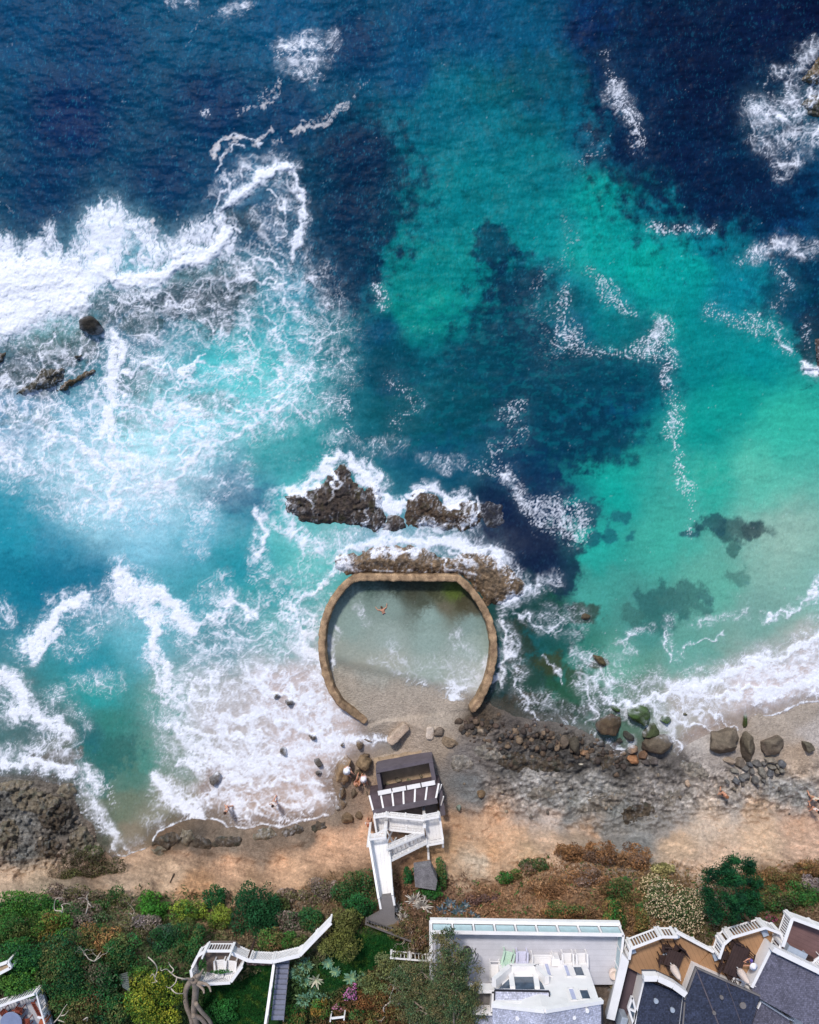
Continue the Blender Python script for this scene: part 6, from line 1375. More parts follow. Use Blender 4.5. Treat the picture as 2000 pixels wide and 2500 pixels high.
def leafcols(rs, cols, pk, n, var=.3):
    cl = np.array([s2l(c) for c in cols]); L = pk.max() + 1; lob = cl[rs.randint(0, len(cl), L)]; one = cl[rs.randint(0, len(cl), n)]
    return (lob[pk] * .6 + one * .4) * (1 + var * rs.randn(n)).clip(.4, 2)[:, None] * (1 + .18 * rs.randn(L))[pk][:, None]
def bush(px, py, rx, ry, h, cols, label, n=None, leaf=.13, lobes=14, asp=.5, name='shrub', cat='shrub', seed=None, fl=None, dens=1.0, lobe_r=.36, z=None):
    rs = np.random.RandomState(int(px * 3 + py * 5) if seed is None else seed); z0 = float(HZ(px, py)) - .1 if z is None else z
    k = (HC - z0 - h * .5) / FP; X, Y = rx * k, ry * k; n = n or int(min(12000, 300 + X * Y * 3.14 * 620 * dens * (.13 / leaf) ** 1.3))
    C, Nr, pk = crown_pts(rs, X * 1.05, Y * 1.05, h, lobes, n, lobe_r); col = leafcols(rs, cols, pk, n)
    if fl is not None:
        f = rs.rand(n) < fl[1]; f &= C[:, 2] > h * .25; col[f] = s2l(fl[0]) * rs.uniform(.75, 1.1, (f.sum(), 1)); Nr[f] = [0, 0, 1]
    me = leaf_mesh(name, C, Nr, leaf * rs.uniform(.6, 1.35, n), asp, col); o = link(name, me, M_LEAF, label=label, cat=cat); c = P(px, py, z0 + h * .5); o.location = (c.x, c.y, z0); return o
G1, G2, G3 = (42, 92, 44), (60, 112, 46), (92, 132, 52); OL, OB, YG = (96, 108, 54), (96, 96, 54), (134, 148, 52); DG, DG2 = (28, 74, 46), (38, 88, 50)
GB_, GR_ = (116, 96, 84), (138, 122, 114); BRN, RST = (122, 88, 62), (146, 104, 66)
for a in [
 (215,2128,78,52,1.6,[OB,(76,70,48),(64,78,46),GB_],'dark brown-green shrub capping the cliff edge at its westernmost spur',14),
 (160,2190,60,32,1.0,[GB_,GR_,OB],'grey-brown twiggy shrub behind the cliff-edge shrub',12),
 (60,2215,86,36,1.6,[G1,G2,G3],'green leafy shrub bordering the pale cliff at the west edge',16),
 (25,2275,60,40,1.7,[G2,G1,OB],'mid-green shrub below the first one at the west edge',12),
 (115,2262,52,42,1.8,[G3,(128,96,52),G2],'green shrub flecked with orange, near the looping dead branch',14),
 (200,2235,56,38,1.3,[GR_,GB_,G1],'twiggy grey shrub around the looping dead branch',10),
 (262,2205,48,36,1.2,[GB_,G1,OB],'brown and green shrub between looping branch and bright green bush',10),
 (371,2215,40,34,1.6,[(58,116,40),(78,134,44),G2],'bright green bush alone on the brown slope',12),
 (350,2270,58,34,1.2,[GR_,(110,100,104),OB],'pale grey leafless shrub under the bright green bush',10),
 (455,2230,42,34,1.6,[G2,OB,YG],'green shrub with yellow tips above the lookout platform',12),
 (462,2300,40,48,1.8,[DG2,G1,OB],'dark green shrub against the west side of the lookout platform',12),
 (60,2335,72,40,2.0,[G1,G2,DG],'dense green shrub between pergola corner and dark thicket',16),
 (150,2330,60,48,2.0,[DG,OB,G1],'dark green shrub in the centre of the western thicket',14),
 (240,2300,62,42,1.8,[OB,G1,RST],'rusty green shrub with fine dead twigs',14),
 (300,2330,50,44,1.8,[G1,OB,DG2],'olive shrub just west of the twisted bare branches',12),
 (400,2290,46,40,1.5,[DG2,G1,(52,70,60)],'dark shrub between grey leafless shrub and lookout platform',10),
 (60,2400,62,36,2.0,[G2,G1,G3],'green shrub overhanging the corner deck railing',14),
 (160,2395,70,46,2.2,[G1,OB,DG],'broad dark shrub east of the corner deck',16),
 (240,2390,52,48,2.0,[DG2,G1,GB_],'dark green shrub beside the wire trellis',12),
 (190,2460,72,44,2.0,[OB,G1,(108,76,52)],'reddish-green shrub south-east of the orange planter',16),
 (275,2470,50,44,1.8,[DG,OB,G1],'dark mixed shrub at the lower edge beside the yellow-green bush',12),
 (375,2448,74,62,2.6,[(112,128,36),(88,116,36),(146,142,48),G2],'large rounded yellow-green bush in the lower west',24),
 (340,2385,34,22,1.4,[G2,OB],'little green shrub on top of the yellow-green bush',8),
 (523,2196,30,32,2.0,[DG,DG2,G1],'small dark green bush on the brown slope above the lookout',10),
 (540,2242,36,32,1.4,[YG,OB,G2],'olive-yellow shrub between the small dark bush and the lookout',10),
 (622,2232,62,76,3.0,[DG,DG2,(30,70,36)],'tall dark green bush seaward of the lookout platform',22),
 (672,2222,34,34,2.0,[DG2,G1,OB],'dark green shrub joined to the east flank of the tall dark bush',10),
 (700,2250,44,30,1.2,[GR_,GB_,G1],'grey scrubby shrub in the hollow above the curved fence',10),
 (715,2190,46,22,1.0,[GB_,GR_,OB],'low grey-brown scrub where the tan cliff meets the bushes',10),
 (664,2302,42,32,1.8,[OB,G2,BRN],'brown-flecked shrub growing over the curved fence',12),
 (715,2298,34,26,1.4,[G2,OB],'small green shrub behind the curved fence near its bend',8),
 (762,2245,36,32,1.6,[DG2,OB,G1],'mixed shrub at the top end of the curved fence',10),
 (785,2180,44,34,1.5,[GB_,OB,GR_],'grey-brown shrub at the edge of the tan cliff',12),
 (862,2172,62,46,2.0,[OB,G1,BRN,DG2],'broad brown-green bush next to the white walkway',18),
 (880,2215,42,28,1.6,[DG2,G1],'dark green bush at the lower end of the white walkway',10),
 (838,2256,44,40,2.6,[(96,98,48),(84,92,44),OB],'rounded olive bush, the upper of two by the lawn',16),
 (832,2304,54,38,2.8,[(104,104,50),(88,96,44),OB],'rounded olive bush, the lower of two by the lawn',18),
 (908,2166,24,30,1.0,[OB,DG2,GB_],'small dark shrub touching the white walkway railing',8),
 (1000,2142,16,26,.9,[G1,DG2],'narrow green shrub west of the overgrown concrete slab',7),
 (1076,2140,18,44,1.2,[DG2,G1,OB],'green creeper along the east edge of the concrete slab',9),
 (1052,2176,34,18,1.0,[G1,G2],'green creeper at the foot of the concrete slab',8),
 (985,2275,38,26,1.2,[GB_,BRN,OB],'brown shrub over the old grey picket fence',9),
 (1030,2300,28,30,1.4,[BRN,GB_,OB],'rust-brown shrub at the corner of the white terrace',9),
 (960,2360,54,32,1.8,[(112,120,80),OB,(94,108,70)],'grey-olive shrub below the white picket fence',14),
 (1020,2390,48,40,2.0,[(104,112,76),OB,G1],'olive shrub west of the pine, under its longest branches',14),
 (905,2400,40,30,1.3,[(96,114,72),OB],'soft green shrub next to the pink-flowering one',10),
 (935,2450,62,36,1.4,[(132,84,50),(110,76,50),OB],'rusty orange-brown shrub near the lower edge',14),
 (1005,2460,54,34,1.5,[(120,84,56),(96,80,52),OB],'brown leggy shrub south-west of the pine',12),
 (890,2490,40,24,1.3,[(120,80,50),OB,G1],'rusty shrub cut by the lower edge, right of the white planting gate',9),
 (726,2480,34,30,1.2,[G1,(104,80,46),G2],'dark shrub beside the foot of the garden steps',9),
 (786,2462,28,24,1.1,[OB,(150,110,50),G2],'green and orange shrub just above the white planting gate',8),
 (545,2470,44,28,.8,[G1,(40,96,40)],'low green shrub at the dead tree on the lawn',9),
 (1400,2082,38,32,1.3,[(142,104,70),BRN,RST],'first of the dry brown bushes jutting over the pale cliff, nearest the stairs',12),
 (1468,2088,50,36,1.3,[BRN,RST,GB_],'long dry brown bush in the middle of those over the pale cliff',12),
 (1545,2094,50,38,1.4,[(146,110,78),RST,GB_],'dry brown bush jutting over the pale cliff, nearest the flowering bush',12),
 (1488,2072,10,16,1.6,[RST,BRN],'slim pointed dry tuft sticking out above the brown bushes',4),
 (1440,2066,12,14,1.2,[BRN,RST],'small pointed brown tuft left of the slim one',4),
 (1310,2120,44,24,1.0,[BRN,GB_,G1],'brown shrub on the rim of the sandy hollow',10),
 (1245,2142,34,20,.9,[G2,G1,BRN],'green-tinged shrub at the lower lip of the sandy hollow',9),
 (1340,2170,60,30,1.0,[(150,118,88),RST,BRN],'tan shrub in the middle of the dry scrub slope',12),
 (1440,2150,60,34,1.2,[GR_,RST,BRN],'grey-tan shrub behind the dry brown bushes',12),
 (1180,2200,50,26,.9,[BRN,GB_,(108,84,84)],'brown shrub behind the blue-grey agaves',10),
 (1380,2225,60,24,.9,[BRN,RST,G1],'brown scrub bush just seaward of the white terrace',10),
 (1515,2185,52,40,1.5,[OB,BRN,G1],'olive-brown shrub left of the flowering bush',12),
 (1500,2245,36,44,1.6,[G1,G2,RST],'green shrub at the east end of the white terrace',10),
 (1560,2240,30,34,1.3,[G1,OB,RST],'green and rust shrub above the western brown deck',8),
 (1620,2130,30,22,1.2,[(176,164,110),OB],'small pale-flecked shrub above the flowering bush',8),
 (1900,2150,52,30,1.5,[BRN,(128,94,60),OB],'brown shrub between the dark juniper-like tree and the east edge',12),
 (1972,2128,48,24,1.3,[RST,BRN,OB],'rust-brown shrub on the cliff at the east edge',10),
 (1900,2200,56,34,1.6,[(70,62,52),G1,OB],'dark shrub below the tall dark green tree, facing the plum balcony',12),
 (1965,2190,52,36,1.6,[G1,G2,OB],'green shrub above the plum balcony at the east edge',12),
 (1985,2160,36,22,1.2,[GR_,(126,116,124)],'grey-lilac shrub at the east edge',8)]:
    f_ = 1.16 if a[0] < 480 else 1.08
    bush(a[0], a[1], a[2] * f_, a[3] * f_, *a[4:7], lobes=a[7] + 10, lobe_r=.32)
bush(1655, 2222, 92, 78, 2.4, [(58, 78, 44), (84, 92, 56), (60, 84, 44)], 'large bush sprinkled with cream flowers above the brown decks', lobes=30, leaf=.12, fl=((232, 206, 170), .24))
bush(1600, 2170, 44, 42, 1.8, [OB, (96, 92, 56)], 'cream-flowered bush nearest the dry brown bushes', lobes=12, fl=((226, 200, 160), .26))
bush(856, 2425, 18, 24, 1.0, [G1, (60, 70, 44)], 'small bush covered in pink flowers among the agaves', lobes=8, fl=((222, 130, 190), .38), leaf=.1)
bush(828, 2462, 16, 12, .7, [OB, (90, 70, 50)], 'tiny bush with dull pink flowers beside the white planting gate', lobes=6, fl=((200, 130, 160), .25), leaf=.09)
bush(1874, 2240, 22, 16, 1.0, [(60, 66, 44), G1], 'shrub dotted with magenta flowers at the eastern deck corner', lobes=7, fl=((180, 86, 120), .25), leaf=.09)
bush(1497, 2385, 12, 34, 1.2, [(196, 168, 140), (150, 130, 104), G2], 'dry trailing vine hanging over the white boundary wall', lobes=8, dens=.5, name='vine', cat='vine')
bush(497, 2352, 12, 34, 1.2, [G1, G2], 'green ivy climbing the west lattice of the lookout platform', lobes=7, leaf=.09, dens=.35, name='ivy', cat='vine', z=10.3)
bush(540, 2374, 34, 5, .5, [G1, G2], 'green ivy strand along the south lattice of the lookout platform', lobes=9, leaf=.08, dens=.9, name='ivy', cat='vine', z=10.9)
def limb(mb, p, d, L, r, depth, rs, bend=.35, split=2, tips=None, zs=.6):
    pts = [p]; rad = [r]; n = 4
    for i in range(n):
        d = (d + Vector((rs.gauss(0, bend), rs.gauss(0, bend), rs.gauss(0, bend * zs)))).normalized(); pts.append(pts[-1] + d * L / n); rad.append(r * (1 - .45 * (i + 1) / n))
    mb.tube(pts, rad, 6 if depth > 1 else 4)
    if tips is not None: tips += pts[2:]
    if depth > 0:
        for j in range(split): limb(mb, pts[-1 - (j % 2)], (d + Vector((rs.gauss(0, .7), rs.gauss(0, .7), rs.gauss(0, .4)))).normalized(), L * rs.uniform(.6, .85), rad[-1 - (j % 2)] * .75, depth - 1, rs, bend, split, tips, zs)
def bare(label, px, py, h, seed, L, r, depth=3, dirs=((0, 1),), m_=M_BARK, name='dead_branch', cat='branch', split=2, bend=.4):
    rs = random.Random(seed); z0 = float(HZ(px, py)); o0 = P(px, py, z0); mb = MB()
    for dx, dy in dirs: limb(mb, Vector((0, 0, h)), Vector((dx, dy, .25)).normalized(), L, r, depth, rs, bend, split)
    mb.tube([(0, 0, -.2), (0, 0, h + .02)], [r * 1.3, r]); o = mb.build(name, m_, org=(0, 0, .0001), smooth=True, label=label, cat=cat); o.location = o0; return o
def poly_branch(label, z, runs, r, name='dead_branch', m_=M_BARK, cat='branch'):
    mb = MB()
    for run in runs:
        pts = catmull([tuple(a) for a in run], 4); n = len(pts); mb.tube([P(x, y, z + .25 * math.sin(i * .5)) for i, (x, y) in enumerate(pts)], [r * .55 * (1 - .7 * i / n) for i in range(n)], 6)
    return mb.build(name, m_, smooth=True, label=label, cat=cat)
M_PALE = mat('bleached_wood', (196, 182, 166), .85, ((3, .8, 1.15), (20, .8, 1.2)), bump=.4)
poly_branch('bleached branch curled into a loop in the western scrub', 11.2, [[(152,2228),(148,2224),(134,2222),(133,2206),(138,2194),(154,2192)],[(152,2228),(153,2216),(150,2210),(160,2206),(172,2208)]], .07, m_=M_PALE)
poly_branch('forked pale branch rising right of the looped one', 11.2, [[(210,2230),(214,2214),(215,2200),(204,2192),(190,2194)],[(215,2204),(222,2212),(230,2216)],[(214,2198),(212,2188),(217,2182)]], .06, m_=M_PALE)
poly_branch('crooked bare branch curling above the yellow-green bush', 12.6, [[(362,2337),(378,2352),(384,2368),(378,2390),(384,2396),(370,2400)],[(378,2390),(374,2378),(366,2386)]], .07, m_=M_PALE)
poly_branch('long zigzag bare branch reaching to the big dead trunk', 12.8, [[(455,2391),(432,2386),(418,2376),(406,2366),(394,2370),(393,2362)],[(432,2386),(428,2400),(414,2412),(406,2408)],[(418,2376),(424,2368),(416,2358),(412,2350)],[(418,2414),(430,2425),(450,2426)]], .08, m_=M_PALE)
poly_branch('tangle of pale branches south of the corner deck', 12.0, [[(132,2497),(146,2480),(156,2462),(164,2452)],[(146,2480),(158,2478),(168,2466)],[(140,2490),(158,2496)],[(204,2490),(214,2484),(212,2494)]], .07, m_=M_PALE)
dt = empty('dead_tree', P(472, 2400, 10.2), label='big dead grey tree with thick split trunks at the corner of the lookout platform', cat='tree')
mb = MB()
def tk(z0, z1, pts, r0, r1):
    p = catmull(pts, 4); n = len(p); mb.tube([P(x, y, z0 + (z1 - z0) * i / n) for i, (x, y) in enumerate(p)], [r0 + (r1 - r0) * i / n for i in range(n)], 9)
tk(11.4, 10.2, [(484,2385),(470,2392),(458,2408),(452,2430),(456,2458),(464,2478),(470,2505)], .2, .13); tk(12.3, 10.3, [(474,2392),(478,2410),(476,2440),(474,2470),(482,2505)], .22, .18); tk(11.8, 10.4, [(478,2450),(492,2470),(510,2490),(520,2510)], .13, .11); tk(11.5, 10.6, [(470,2480),(490,2486),(505,2505)], .14, .14)
kids(dt, 'trunk', mb, M_BARK, smooth=True); mb = MB(); tk(12.4, 12.9, [(484,2400),(500,2402),(510,2408),(515,2422)], .12, .04); tk(12.4, 12.7, [(482,2402),(496,2416),(498,2426)], .1, .04); tk(12.4, 13.0, [(470,2392),(456,2390),(444,2392)], .1, .03); tk(12.4, 12.9, [(480,2386),(490,2378),(496,2366)], .12, .04); kids(dt, 'branch', mb, M_BARK, smooth=True)
# pine with open, tufted branches
def pine(px, py, z0, h, spec, label, seed=2):
    rs = random.Random(seed); nr = np.random.RandomState(seed); base = P(px, py, z0); r = empty('pine_tree', base, label=label, cat='tree'); tb = MB(); top = base + Vector((0, 0, h)); tb.tube([base, lerp(base, top, .5) + Vector((.1, .1, 0)), top], [.22, .17, .08], 8); tips = []
    for (x, y, z) in spec:
        e_ = P(x, y, z); s_ = lerp(base, top, rs.uniform(.5, .9)); m1 = lerp(s_, e_, .5) + Vector((rs.gauss(0, .2), rs.gauss(0, .2), .2)); tb.tube([s_, m1, e_], [.07, .05, .02], 5); 
        for f in (.45, .6, .75, .88, 1.0):
            q = lerp(s_, e_, f) + Vector((0, 0, .1)); 
            for _ in range(2): tt = q + Vector((rs.gauss(0, .32), rs.gauss(0, .32), rs.uniform(0, .3))); tb.tube([q, tt], [.02, .01], 3); tips.append(tt)
    kids(r, 'trunk', tb, M_BARK, smooth=True); C = []; pk = []
    for i, t in enumerate(tips): m_ = 105; C.append(np.array(t) + nr.randn(m_, 3) * [.17, .17, .12]); pk += [i] * m_
    C = np.concatenate(C); pk = np.array(pk); n = len(C); col = leafcols(nr, [(78, 100, 66), (96, 108, 72), (122, 108, 74), (56, 88, 60)], pk, n); Nr = nr.randn(n, 3) + [0, 0, .3]
    me = leaf_mesh('crown', C - np.array(base), Nr, .17 * nr.uniform(.6, 1.3, n), .28, col); link('crown', me, M_LEAF, parent=r)
pine(1100, 2420, 10.2, 4.6, [(1094,2275,13.2),(1108,2292,13.5),(1076,2318,13.2),(1120,2310,13.6),(1138,2340,13.4),(1148,2376,13.4),(1066,2350,13),(1085,2345,14),(1112,2345,14),(1160,2398,13),(1060,2390,13),(1080,2390,14),(1118,2385,14.2),(1140,2420,13.6),(1165,2440,13.2),(1052,2430,13),(1084,2440,14),(1110,2450,14.2),(1140,2470,13.5),(1172,2466,13.0),(1060,2480,13),(1100,2500,14),(1140,2505,13.4),(1022,2420,12.6),(1000,2380,12.2),(1028,2455,12.8),(1090,2300,13.4),(1074,2284,13.1),(1116,2326,13.8),(975,2356,11.8),(952,2402,11.8),(988,2462,12),(962,2436,12),(1010,2350,12),(1030,2372,12.4)], 'tall open-crowned pine overlapping the west end of the white terrace')
# dense upright evergreen by the cliff
tr2 = empty('evergreen_tree', P(1790, 2200, 9.4), label='dense dark green tree with feathery upright tips above the eastern deck', cat='tree'); mb = MB(); b0_ = P(1790, 2200, 9.4); mb.tube([b0_, b0_ + Vector((0, 0, 2.6))], [.2, .08]); kids(tr2, 'trunk', mb, M_BARKD)
rs_ = np.random.RandomState(9); Cs, Ns, Pk = [], [], []
for i in range(70):
    x = 1790 + rs_.uniform(-66, 66); y = 2185 + rs_.uniform(-86, 74)
    if ((x - 1790) / 70) ** 2 + ((y - 2182) / 92) ** 2 > 1: continue
    z = 12.4 - .03 * abs(x - 1790) + rs_.uniform(-.5, .4); m_ = 300; t = rs_.rand(m_, 1); c_ = np.array(P(x, y, z)); Cs.append(c_ + np.concatenate([rs_.randn(m_, 2) * (.26 * (1 - t * .8)), (t - .5) * .9], 1) + t * [0.0, .34, 0]); Ns.append(rs_.randn(m_, 3) + [0, .6, .3]); Pk += [i] * m_
Cs = np.concatenate(Cs); Pk = np.array(Pk); link('crown', leaf_mesh('crown', Cs - np.array(b0_), np.concatenate(Ns), .15 * rs_.uniform(.6, 1.3, len(Cs)), .4, leafcols(rs_, [(24, 72, 44), (34, 86, 46), (20, 56, 40)], Pk, len(Cs))), M_LEAF, parent=tr2)
# agaves: rosettes of pointed leaves
def rosette(px, py, r, cols, label, name='agave', cat='agave', n=26, z=None, w=.16, seed=1, rise=.5):
    rs = random.Random(int(px * 13 + py) + seed); z0 = float(HZ(px, py)) if z is None else z; V = []; F = []; C = []
    for i in range(n):
        a = i * 2.399 + rs.gauss(0, .1); t = (i + 1) / n; L = r * (.55 + .5 * t) * rs.uniform(.85, 1.1); el = rise * (1.25 - t) + .08; c = s2l(rs.choice(cols)) * rs.uniform(.8, 1.2); b = len(V)
        for j, (s_, ww) in enumerate(((0, .5), (.45, 1.0), (.8, .6), (1.0, .02))):
            rr = L * s_ * math.cos(el * (1 - .6 * s_)); zz = .12 + L * s_ * math.sin(el) - .12 * L * s_ * s_; hw = w * r * ww
            for sg in (-1, 0, 1): V.append((rr * math.cos(a) - sg * hw * math.sin(a), rr * math.sin(a) + sg * hw * math.cos(a), zz + (.0 if sg else -.03))); C.append(c)
        F += [(b + j * 3 + k_, b + j * 3 + k_ + 1, b + j * 3 + k_ + 4, b + j * 3 + k_ + 3) for j in range(3) for k_ in (0, 1)]
    o = link(name, mesh_np(name, np.array(V), np.array(F), {'Col': np.array(C)}), M_LEAF, label=label, cat=cat); o.location = P(px, py, z0); return o
AG = [(104, 146, 120), (124, 162, 132), (88, 128, 104), (140, 164, 118)]
for x, y, r, lab in [(722,2372,.62,'blue-green agave closest to the garden steps'),(748,2352,.6,'agave under the curved fence, upper of the pair'),(744,2392,.55,'agave behind the striped bromeliad'),(738,2346,.4,'small agave at the steps just below the curved fence'),(802,2348,.5,'grey-green agave between lawn bush and bromeliad'),(820,2368,.42,'small agave on the lawn side of the bed'),(742,2436,.62,'large agave in the lower bed nearest the steps'),(768,2420,.5,'agave in the middle of the lower bed'),(776,2448,.5,'agave low in the bed, above the white planting gate'),(728,2460,.45,'small agave at the foot of the bed'),(858,2385,.58,'agave at the east end of the bed, left of two'),(888,2388,.55,'agave at the east end of the bed, right of two'),(792,2432,.4,'little agave next to the pink flowers')]:
    rosette(x, y, r, AG, lab)
rosette(772, 2388, .62, [(176, 178, 150), (150, 160, 130), (196, 190, 166)], 'tall pale striped bromeliad in the agave bed', name='bromeliad', cat='bromeliad', n=14, w=.11, rise=1.15)
BLU = [(104, 122, 136), (84, 106, 122), (150, 158, 160), (70, 96, 100)]
for x, y, r, lab in [(1078,2222,.6,'blue-grey agave nearest the white terrace corner'),(1098,2204,.55,'blue-grey agave topmost in its clump'),(1118,2224,.55,'blue-grey agave in the middle of its clump'),(1134,2208,.45,'blue-grey agave at the east side of its clump'),(1150,2232,.4,'small blue-grey agave at the terrace railing'),(1164,2238,.34,'smallest yellow-tipped agave at the terrace railing')]:
    rosette(x, y, r, BLU, lab, n=22, w=.14)
PL = [(206, 198, 188), (186, 176, 166), (222, 214, 204)]
for x, y, r, lab in [(1012,2196,.75,'pale dry yucca, westernmost in its clump'),(1030,2210,.8,'largest pale dry yucca east of the path'),(1044,2192,.6,'pale dry yucca below the concrete slab'),(968,2212,.55,'pale shaggy yucca beside the end of the walkway'),(984,2238,.55,'pale yucca leaning over the path corner')]:
    rosette(x, y, r, PL, lab, name='dry_yucca', cat='yucca', n=46, w=.06, rise=1.1)
bare('twiggy pale stems next to the path corner', 1000, 2262, .5, 5, .8, .035, 3, ((1, 0), (-.5, 1), (0, -1)), m_=M_PALE)
bare('thin bare twigs in the grey scrub below the bright green bush', 330, 2248, .9, 8, 1.0, .035, 3, ((1, .3), (-.6, 1)), m_=M_PALE)
bare('bare grey twigs in the middle of the western thicket', 258, 2308, 1.9, 9, .8, .03, 3, ((1, .5), (-1, .6)), m_=M_PALE)
bare('tangled dry stems under the pine near the brown leggy shrub', 955, 2425, .9, 11, 1.1, .05, 3, ((1, .2), (.2, 1), (-1, 0)), m_=M_PALE)
bare('crooked pale stems between the rusty shrubs', 1010, 2482, 1.3, 13, 1.0, .04, 3, ((1, .2), (-.3, 1)), m_=M_PALE)
mb = MB(); q = P(425, 2134, float(HZ(425, 2134))); mb.tube([q, q + Vector((.05, -.1, 1.1))], [.06, .05]); mb.build('old_post', M_BARKD, label='short dark post standing on the tan cliff', cat='post')
# dry scrub and lawn: uncountable ground cover
rs_ = np.random.RandomState(21); n = 150000; x = rs_.uniform(-60, 2060, n); y = rs_.uniform(2040, 2540, n)
tyv = np.interp(x, BT['tx'], BT['ty']); den = sm(-28, 30, y - tyv + 34 * fbm(x / 46, y / 30, 4, 401)); lawn = [(505,2385),(575,2396),(668,2352),(656,2500),(500,2540),(496,2440)]; lawn2 = [(740,2390),(800,2330),(880,2262),(905,2256),(1020,2306),(960,2335),(890,2370),(850,2400),(800,2420)]
blocked = np.zeros(n, bool)
for pl in ([(1045,2243),(1520,2250),(1545,2310),(1510,2560),(1045,2560)], [(1520,2330),(1525,2285),(1600,2255),(1645,2262),(1740,2312),(1750,2280),(1850,2240),(1895,2260),(1915,2222),(2100,2290),(2100,2560),(1500,2560)], [(925,2185),(968,2185),(970,2240),(995,2268),(890,2252)], [(476,2341),(492,2312),(510,2298),(576,2298),(604,2333),(700,2336),(710,2342),(696,2500),(656,2500),(670,2362),(600,2360),(560,2400),(480,2385)], [(-60,2440),(100,2400),(132,2540),(-60,2540)], [(895,2030),(950,2030),(965,2200),(928,2200)], [(1008,2118),(1056,2112),(1072,2150),(1066,2176),(1010,2170)]): blocked |= inside(x, y, pl)
lw = inside(x, y, lawn) | inside(x, y, lawn2)
keep_ = (rs_.rand(n) < den) & ~blocked & ~lw; xs, ys = x[keep_], y[keep_]; zs = HZ(xs, ys); m_ = len(xs)
zc = [((60,2250),(50,84,40)),((300,2250),(84,92,62)),((200,2400),(54,80,42)),((450,2260),(74,88,48)),((400,2400),(46,80,40)),((640,2200),(132,104,84)),((720,2240),(112,100,84)),((850,2170),(112,92,66)),((900,2230),(92,84,60)),((1000,2170),(120,90,72)),((1100,2170),(128,98,78)),((1200,2180),(142,108,80)),((1350,2180),(150,114,84)),((1450,2200),(128,98,70)),((1600,2150),(130,104,72)),((1800,2280),(80,76,50)),((1900,2150),(138,104,72)),((1980,2180),(120,100,78)),((760,2400),(50,74,38)),((850,2480),(100,72,46)),((980,2440),(104,82,54)),((1010,2300),(112,92,70))]
cc = shepard(xs + 30 * fbm(xs / 40, ys / 40, 3, 411), ys + 30 * fbm(xs / 40, ys / 40, 3, 415), [a for a, _ in zc], [s2l(b) for _, b in zc], 3.0) * (1 + .5 * fbm(xs / 16, ys / 14, 3, 419))[:, None] * rs_.uniform(.55, 1.6, (m_, 1))
gsel = rs_.rand(m_) < .12 * sm(-.1, .4, fbm(xs / 30, ys / 24, 3, 423)) * 3; cc[gsel] = s2l((70, 98, 48)) * rs_.uniform(.6, 1.4, (gsel.sum(), 1))
kk = (HC - zs) / FP; CC = np.stack([(xs - 1000) * kk, (1250 - ys) * kk, zs + rs_.uniform(.02, .35, m_)], 1); Nr = rs_.randn(m_, 3) * .8 + [0, 0, .7]
link('dry_scrub', leaf_mesh('dry_scrub', CC, Nr, rs_.uniform(.12, .34, m_), rs_.uniform(.10, .45, m_), cc), M_LEAF, label='dry brown scrub and ground cover spread over the cliff top', cat='ground cover', kind='stuff')
gs_ = rs_.rand(n) < 1; n2 = 60000; x = rs_.uniform(490, 1025, n2); y = rs_.uniform(2250, 2540, n2); lw = inside(x, y, lawn) | inside(x, y, lawn2); xs, ys = x[lw], y[lw]; m_ = len(xs); zs = HZ(xs, ys)
kk = (HC - zs) / FP; CC = np.stack([(xs - 1000) * kk, (1250 - ys) * kk, zs + .04], 1); Nr = rs_.randn(m_, 3) + [0, 0, .5]; gc = (s2l((24, 74, 28)) + (s2l((70, 96, 34)) - s2l((24, 74, 28))) * sm(0, .5, fbm(xs / 22, ys / 18, 4, 431))[:, None]) * rs_.uniform(.55, 1.4, (m_, 1))
link('grass', leaf_mesh('grass', CC, Nr, rs_.uniform(.08, .2, m_), .25, gc), M_LEAF, label='green lawn grass beside the garden steps', cat='grass', kind='stuff')
